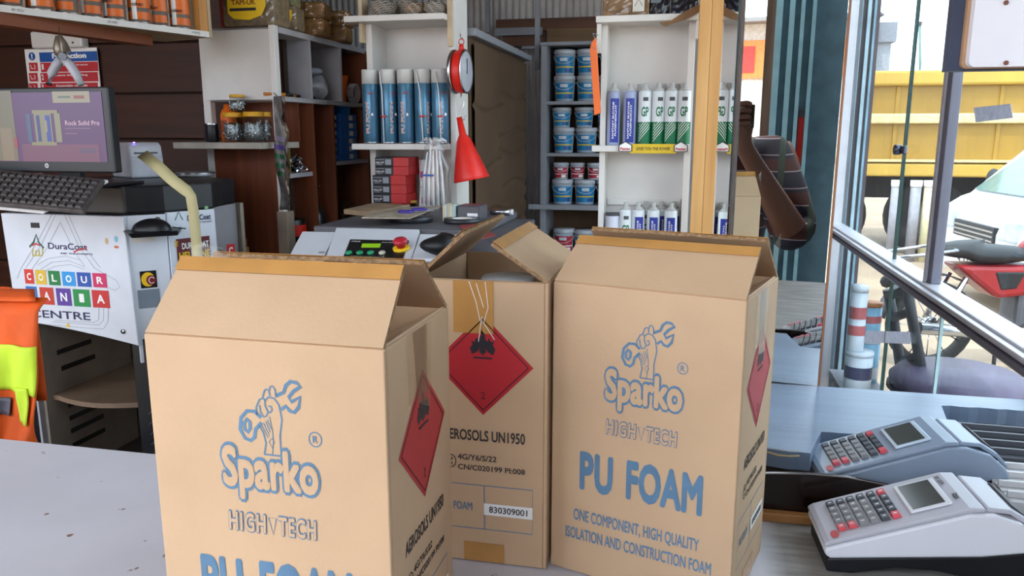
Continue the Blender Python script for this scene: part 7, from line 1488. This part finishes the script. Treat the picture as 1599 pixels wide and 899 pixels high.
q = V(1160, 95, SYV); bx(q.x-3.5, q.x+3.5, q.y-3, q.y, GZ, q.z+0.9).build('shop_wall', mat('shop_wall', 'd8cfc4', 0.7), sg); bx(q.x-2.6, q.x+2.6, q.y+0.01, q.y+0.12, q.z-0.45, q.z+0.5).build('shop_sign', mat('sign_orange', 'e08a4a', 0.6), sg); bx(q.x-0.35, q.x+0.3, q.y+0.13, q.y+0.16, q.z-0.3, q.z+0.35).build('sign_block', mat('sign_red', 'd0453c', 0.6), sg); bx(q.x-3.8, q.x+3.8, q.y-0.2, q.y+0.9, q.z+0.9, q.z+1.0).build('awning', mat('awning_grey', '8d8a88', 0.7), sg)
# photographer
SHIRT = brick_plaid('plaid_shirt'); SKIN = mat('skin_brown', '6a4433', 0.55, var=0.06); TROU = mat('trousers_dark', '23252f', 0.8)
def skin_obj(name, verts, edges, radii, m, parent, root=0, sub=2):
    me = bpy.data.meshes.new(name); me.from_pydata([tuple(v) for v in verts], edges, []); me.materials.append(m)
    o = bpy.data.objects.new(name, me); C.objects.link(o); o.parent = parent
    bm = bmesh.new(); bm.from_mesh(me); lay = bm.verts.layers.skin.verify(); bm.verts.ensure_lookup_table()
    for i, v in enumerate(bm.verts): v[lay].radius = (radii[i], radii[i]) if not isinstance(radii[i], tuple) else radii[i]; v[lay].use_root = (i == root)
    bm.to_mesh(me); bm.free()
    o.modifiers.new('skin', 'SKIN').use_smooth_shade = True; md = o.modifiers.new('sub', 'SUBSURF'); md.levels = sub; md.render_levels = sub
    return o
YP = V(1150, 240, 2.95)
pe = thing('person', 'person in a dark plaid shirt taking the photo, seen in the mirror', 'person', (0, 0, 0))
hand = V(1158, 222, 2.78); elbow = V(1242, 372, 2.88); shR = V(1208, 250, 3.10); neck = V(1098, 205, 3.14); chest = V(1118, 290, 3.14); pel = V(1125, 440, 3.14)
shL = chest+(chest-shR); shL.z = shR.z; shL.x = 2*neck.x-shR.x; shL.y = shR.y
eL = shL+Vector((-0.06, 0.04, -0.27)); hL = eL+Vector((0.10, 0.26, 0.10))
head = neck+Vector((0, 0.02, 0.21)); wrist = hand+(elbow-hand)*0.22; fore = hand+(elbow-hand)*0.62
kn = Vector((0.10, 0.02, -0.42)); 
hipR = pel+Vector((0.09, 0, -0.06)); hipL = pel+Vector((-0.09, 0, -0.06))
aR, aL = Vector((hipR.x+0.02, pel.y, 0.09)), Vector((hipL.x-0.02, pel.y, 0.09))
kR, kL = (hipR+aR)/2+Vector((0, 0.03, 0)), (hipL+aL)/2+Vector((0, 0.03, 0))
tR, tL = aR+Vector((0.0, 0.16, -0.05)), aL+Vector((0.0, 0.16, -0.05))
VS = [pel, chest, neck, head-Vector((0, 0, 0.07)), head+Vector((0, 0, 0.06)), shR, elbow, fore, wrist, hand, shL, eL, (eL+hL)/2, hL, hipR, kR, aR, tR, hipL, kL, aL, tL, (pel+chest)/2, V(1163, 184, 2.78)]
ED = [(0, 22), (22, 1), (1, 2), (2, 3), (3, 4), (1, 5), (5, 6), (6, 7), (7, 8), (8, 9), (1, 10), (10, 11), (11, 12), (12, 13), (0, 14), (14, 15), (15, 16), (16, 17), (0, 18), (18, 19), (19, 20), (20, 21), (9, 23)]
RA = [0.14, 0.16, 0.06, 0.085, 0.08, 0.075, 0.062, 0.05, 0.034, 0.032, 0.075, 0.055, 0.045, 0.03, 0.095, 0.07, 0.045, 0.035, 0.095, 0.07, 0.045, 0.035, 0.135, 0.036]
skin_obj('body', VS, ED, RA, SKIN, pe)
# shirt with rolled sleeves over the torso, upper arms and elbow
tr_ = elbow+(fore-elbow)*0.35
skin_obj('shirt', [pel-Vector((0, 0, 0.04)), (pel+chest)/2, chest, neck-Vector((0, 0, 0.07)), shR, elbow, tr_, shL, eL, (eL+hL)/2], [(0, 1), (1, 2), (2, 3), (2, 4), (4, 5), (5, 6), (2, 7), (7, 8), (8, 9)], [0.165, 0.165, 0.19, 0.10, 0.108, 0.088, 0.074, 0.092, 0.075, 0.062], SHIRT, pe)
skin_obj('trousers', [pel-Vector((0, 0, 0.05)), hipR, kR, aR+Vector((0, 0, 0.03)), hipL, kL, aL+Vector((0, 0, 0.03))], [(0, 1), (1, 2), (2, 3), (0, 4), (4, 5), (5, 6)], [0.15, 0.11, 0.085, 0.065, 0.11, 0.085, 0.065], TROU, pe)
MB().sphere(tuple(head+Vector((0, -0.015, 0.035))), (0.092, 0.105, 0.10), 18, 12).build('hair', mat('hair_black', '17130f', 0.9), pe)
for s_ in (-1, 1): MB().sphere(tuple(head+Vector((0.034*s_, 0.082, 0.0))), (0.014, 0.008, 0.009), 10, 6).build('eye', WHITEPRINT, pe); MB().sphere(tuple(head+Vector((0.034*s_, 0.0885, 0.0))), (0.0065, 0.004, 0.0065), 8, 6).build('iris', INKBLACK, pe); MB().sphere(tuple(head+Vector((0.088*s_, -0.0, -0.01))), (0.012, 0.022, 0.032), 10, 8).build('ear', SKIN, pe)
MB().sphere(tuple(head+Vector((0, 0.095, -0.025))), (0.015, 0.018, 0.026), 10, 8).build('nose', SKIN, pe); MB().sphere(tuple(head+Vector((0, 0.085, -0.065))), (0.026, 0.008, 0.007), 10, 6).build('mouth', mat('lips', '5a3030', 0.5), pe)
# fingers folded round the phone
ph0 = Vector((-0.012, -0.016, EYE.z-0.004))
fdir = (Vector((0.0, 0.0, 1.0)))
for i in range(4):
    st = V(1163, 186, 2.78)+Vector((0.016, 0.012, 0.046-0.021*i)); skin_obj('finger', [st, st+Vector((-0.006, 0.034, 0.006)), st+Vector((-0.040-0.004*(i % 2), 0.038, 0.004))], [(0, 1), (1, 2)], [0.0115, 0.0105, 0.009], SKIN, pe, 0, 1)
st = V(1163, 196, 2.78)+Vector((0.0, -0.012, 0.0)); skin_obj('thumb', [st, st+Vector((-0.026, -0.016, 0.02)), st+Vector((-0.05, -0.010, 0.035))], [(0, 1), (1, 2)], [0.012, 0.010, 0.0085], SKIN, pe, 0, 1)
phn = thing('phone', 'dark phone held up by the person in the mirror', 'phone', (0, 0, 0))
palm = V(1163, 186, 2.78); PF = palm+Vector((-0.046, 0.024, 0.010))
bx(PF.x-0.078, PF.x+0.078, PF.y-0.004, PF.y+0.004, PF.z-0.038, PF.z+0.038).build('phone_body', mat('phone_dark', '2a1d1c', 0.15), phn, bevel=0.003); MB().box(PF.x+0.03, PF.x+0.066, PF.y+0.0042, PF.y+0.0062, PF.z-0.016, PF.z+0.030).build('camera_bump', BLACK, phn, bevel=0.002); MB().cyl((PF.x+0.038, PF.y+0.0062, PF.z+0.02), (PF.x+0.038, PF.y+0.0068, PF.z+0.02), 0.004, None, 12).build('flash', WHITEPRINT, phn)
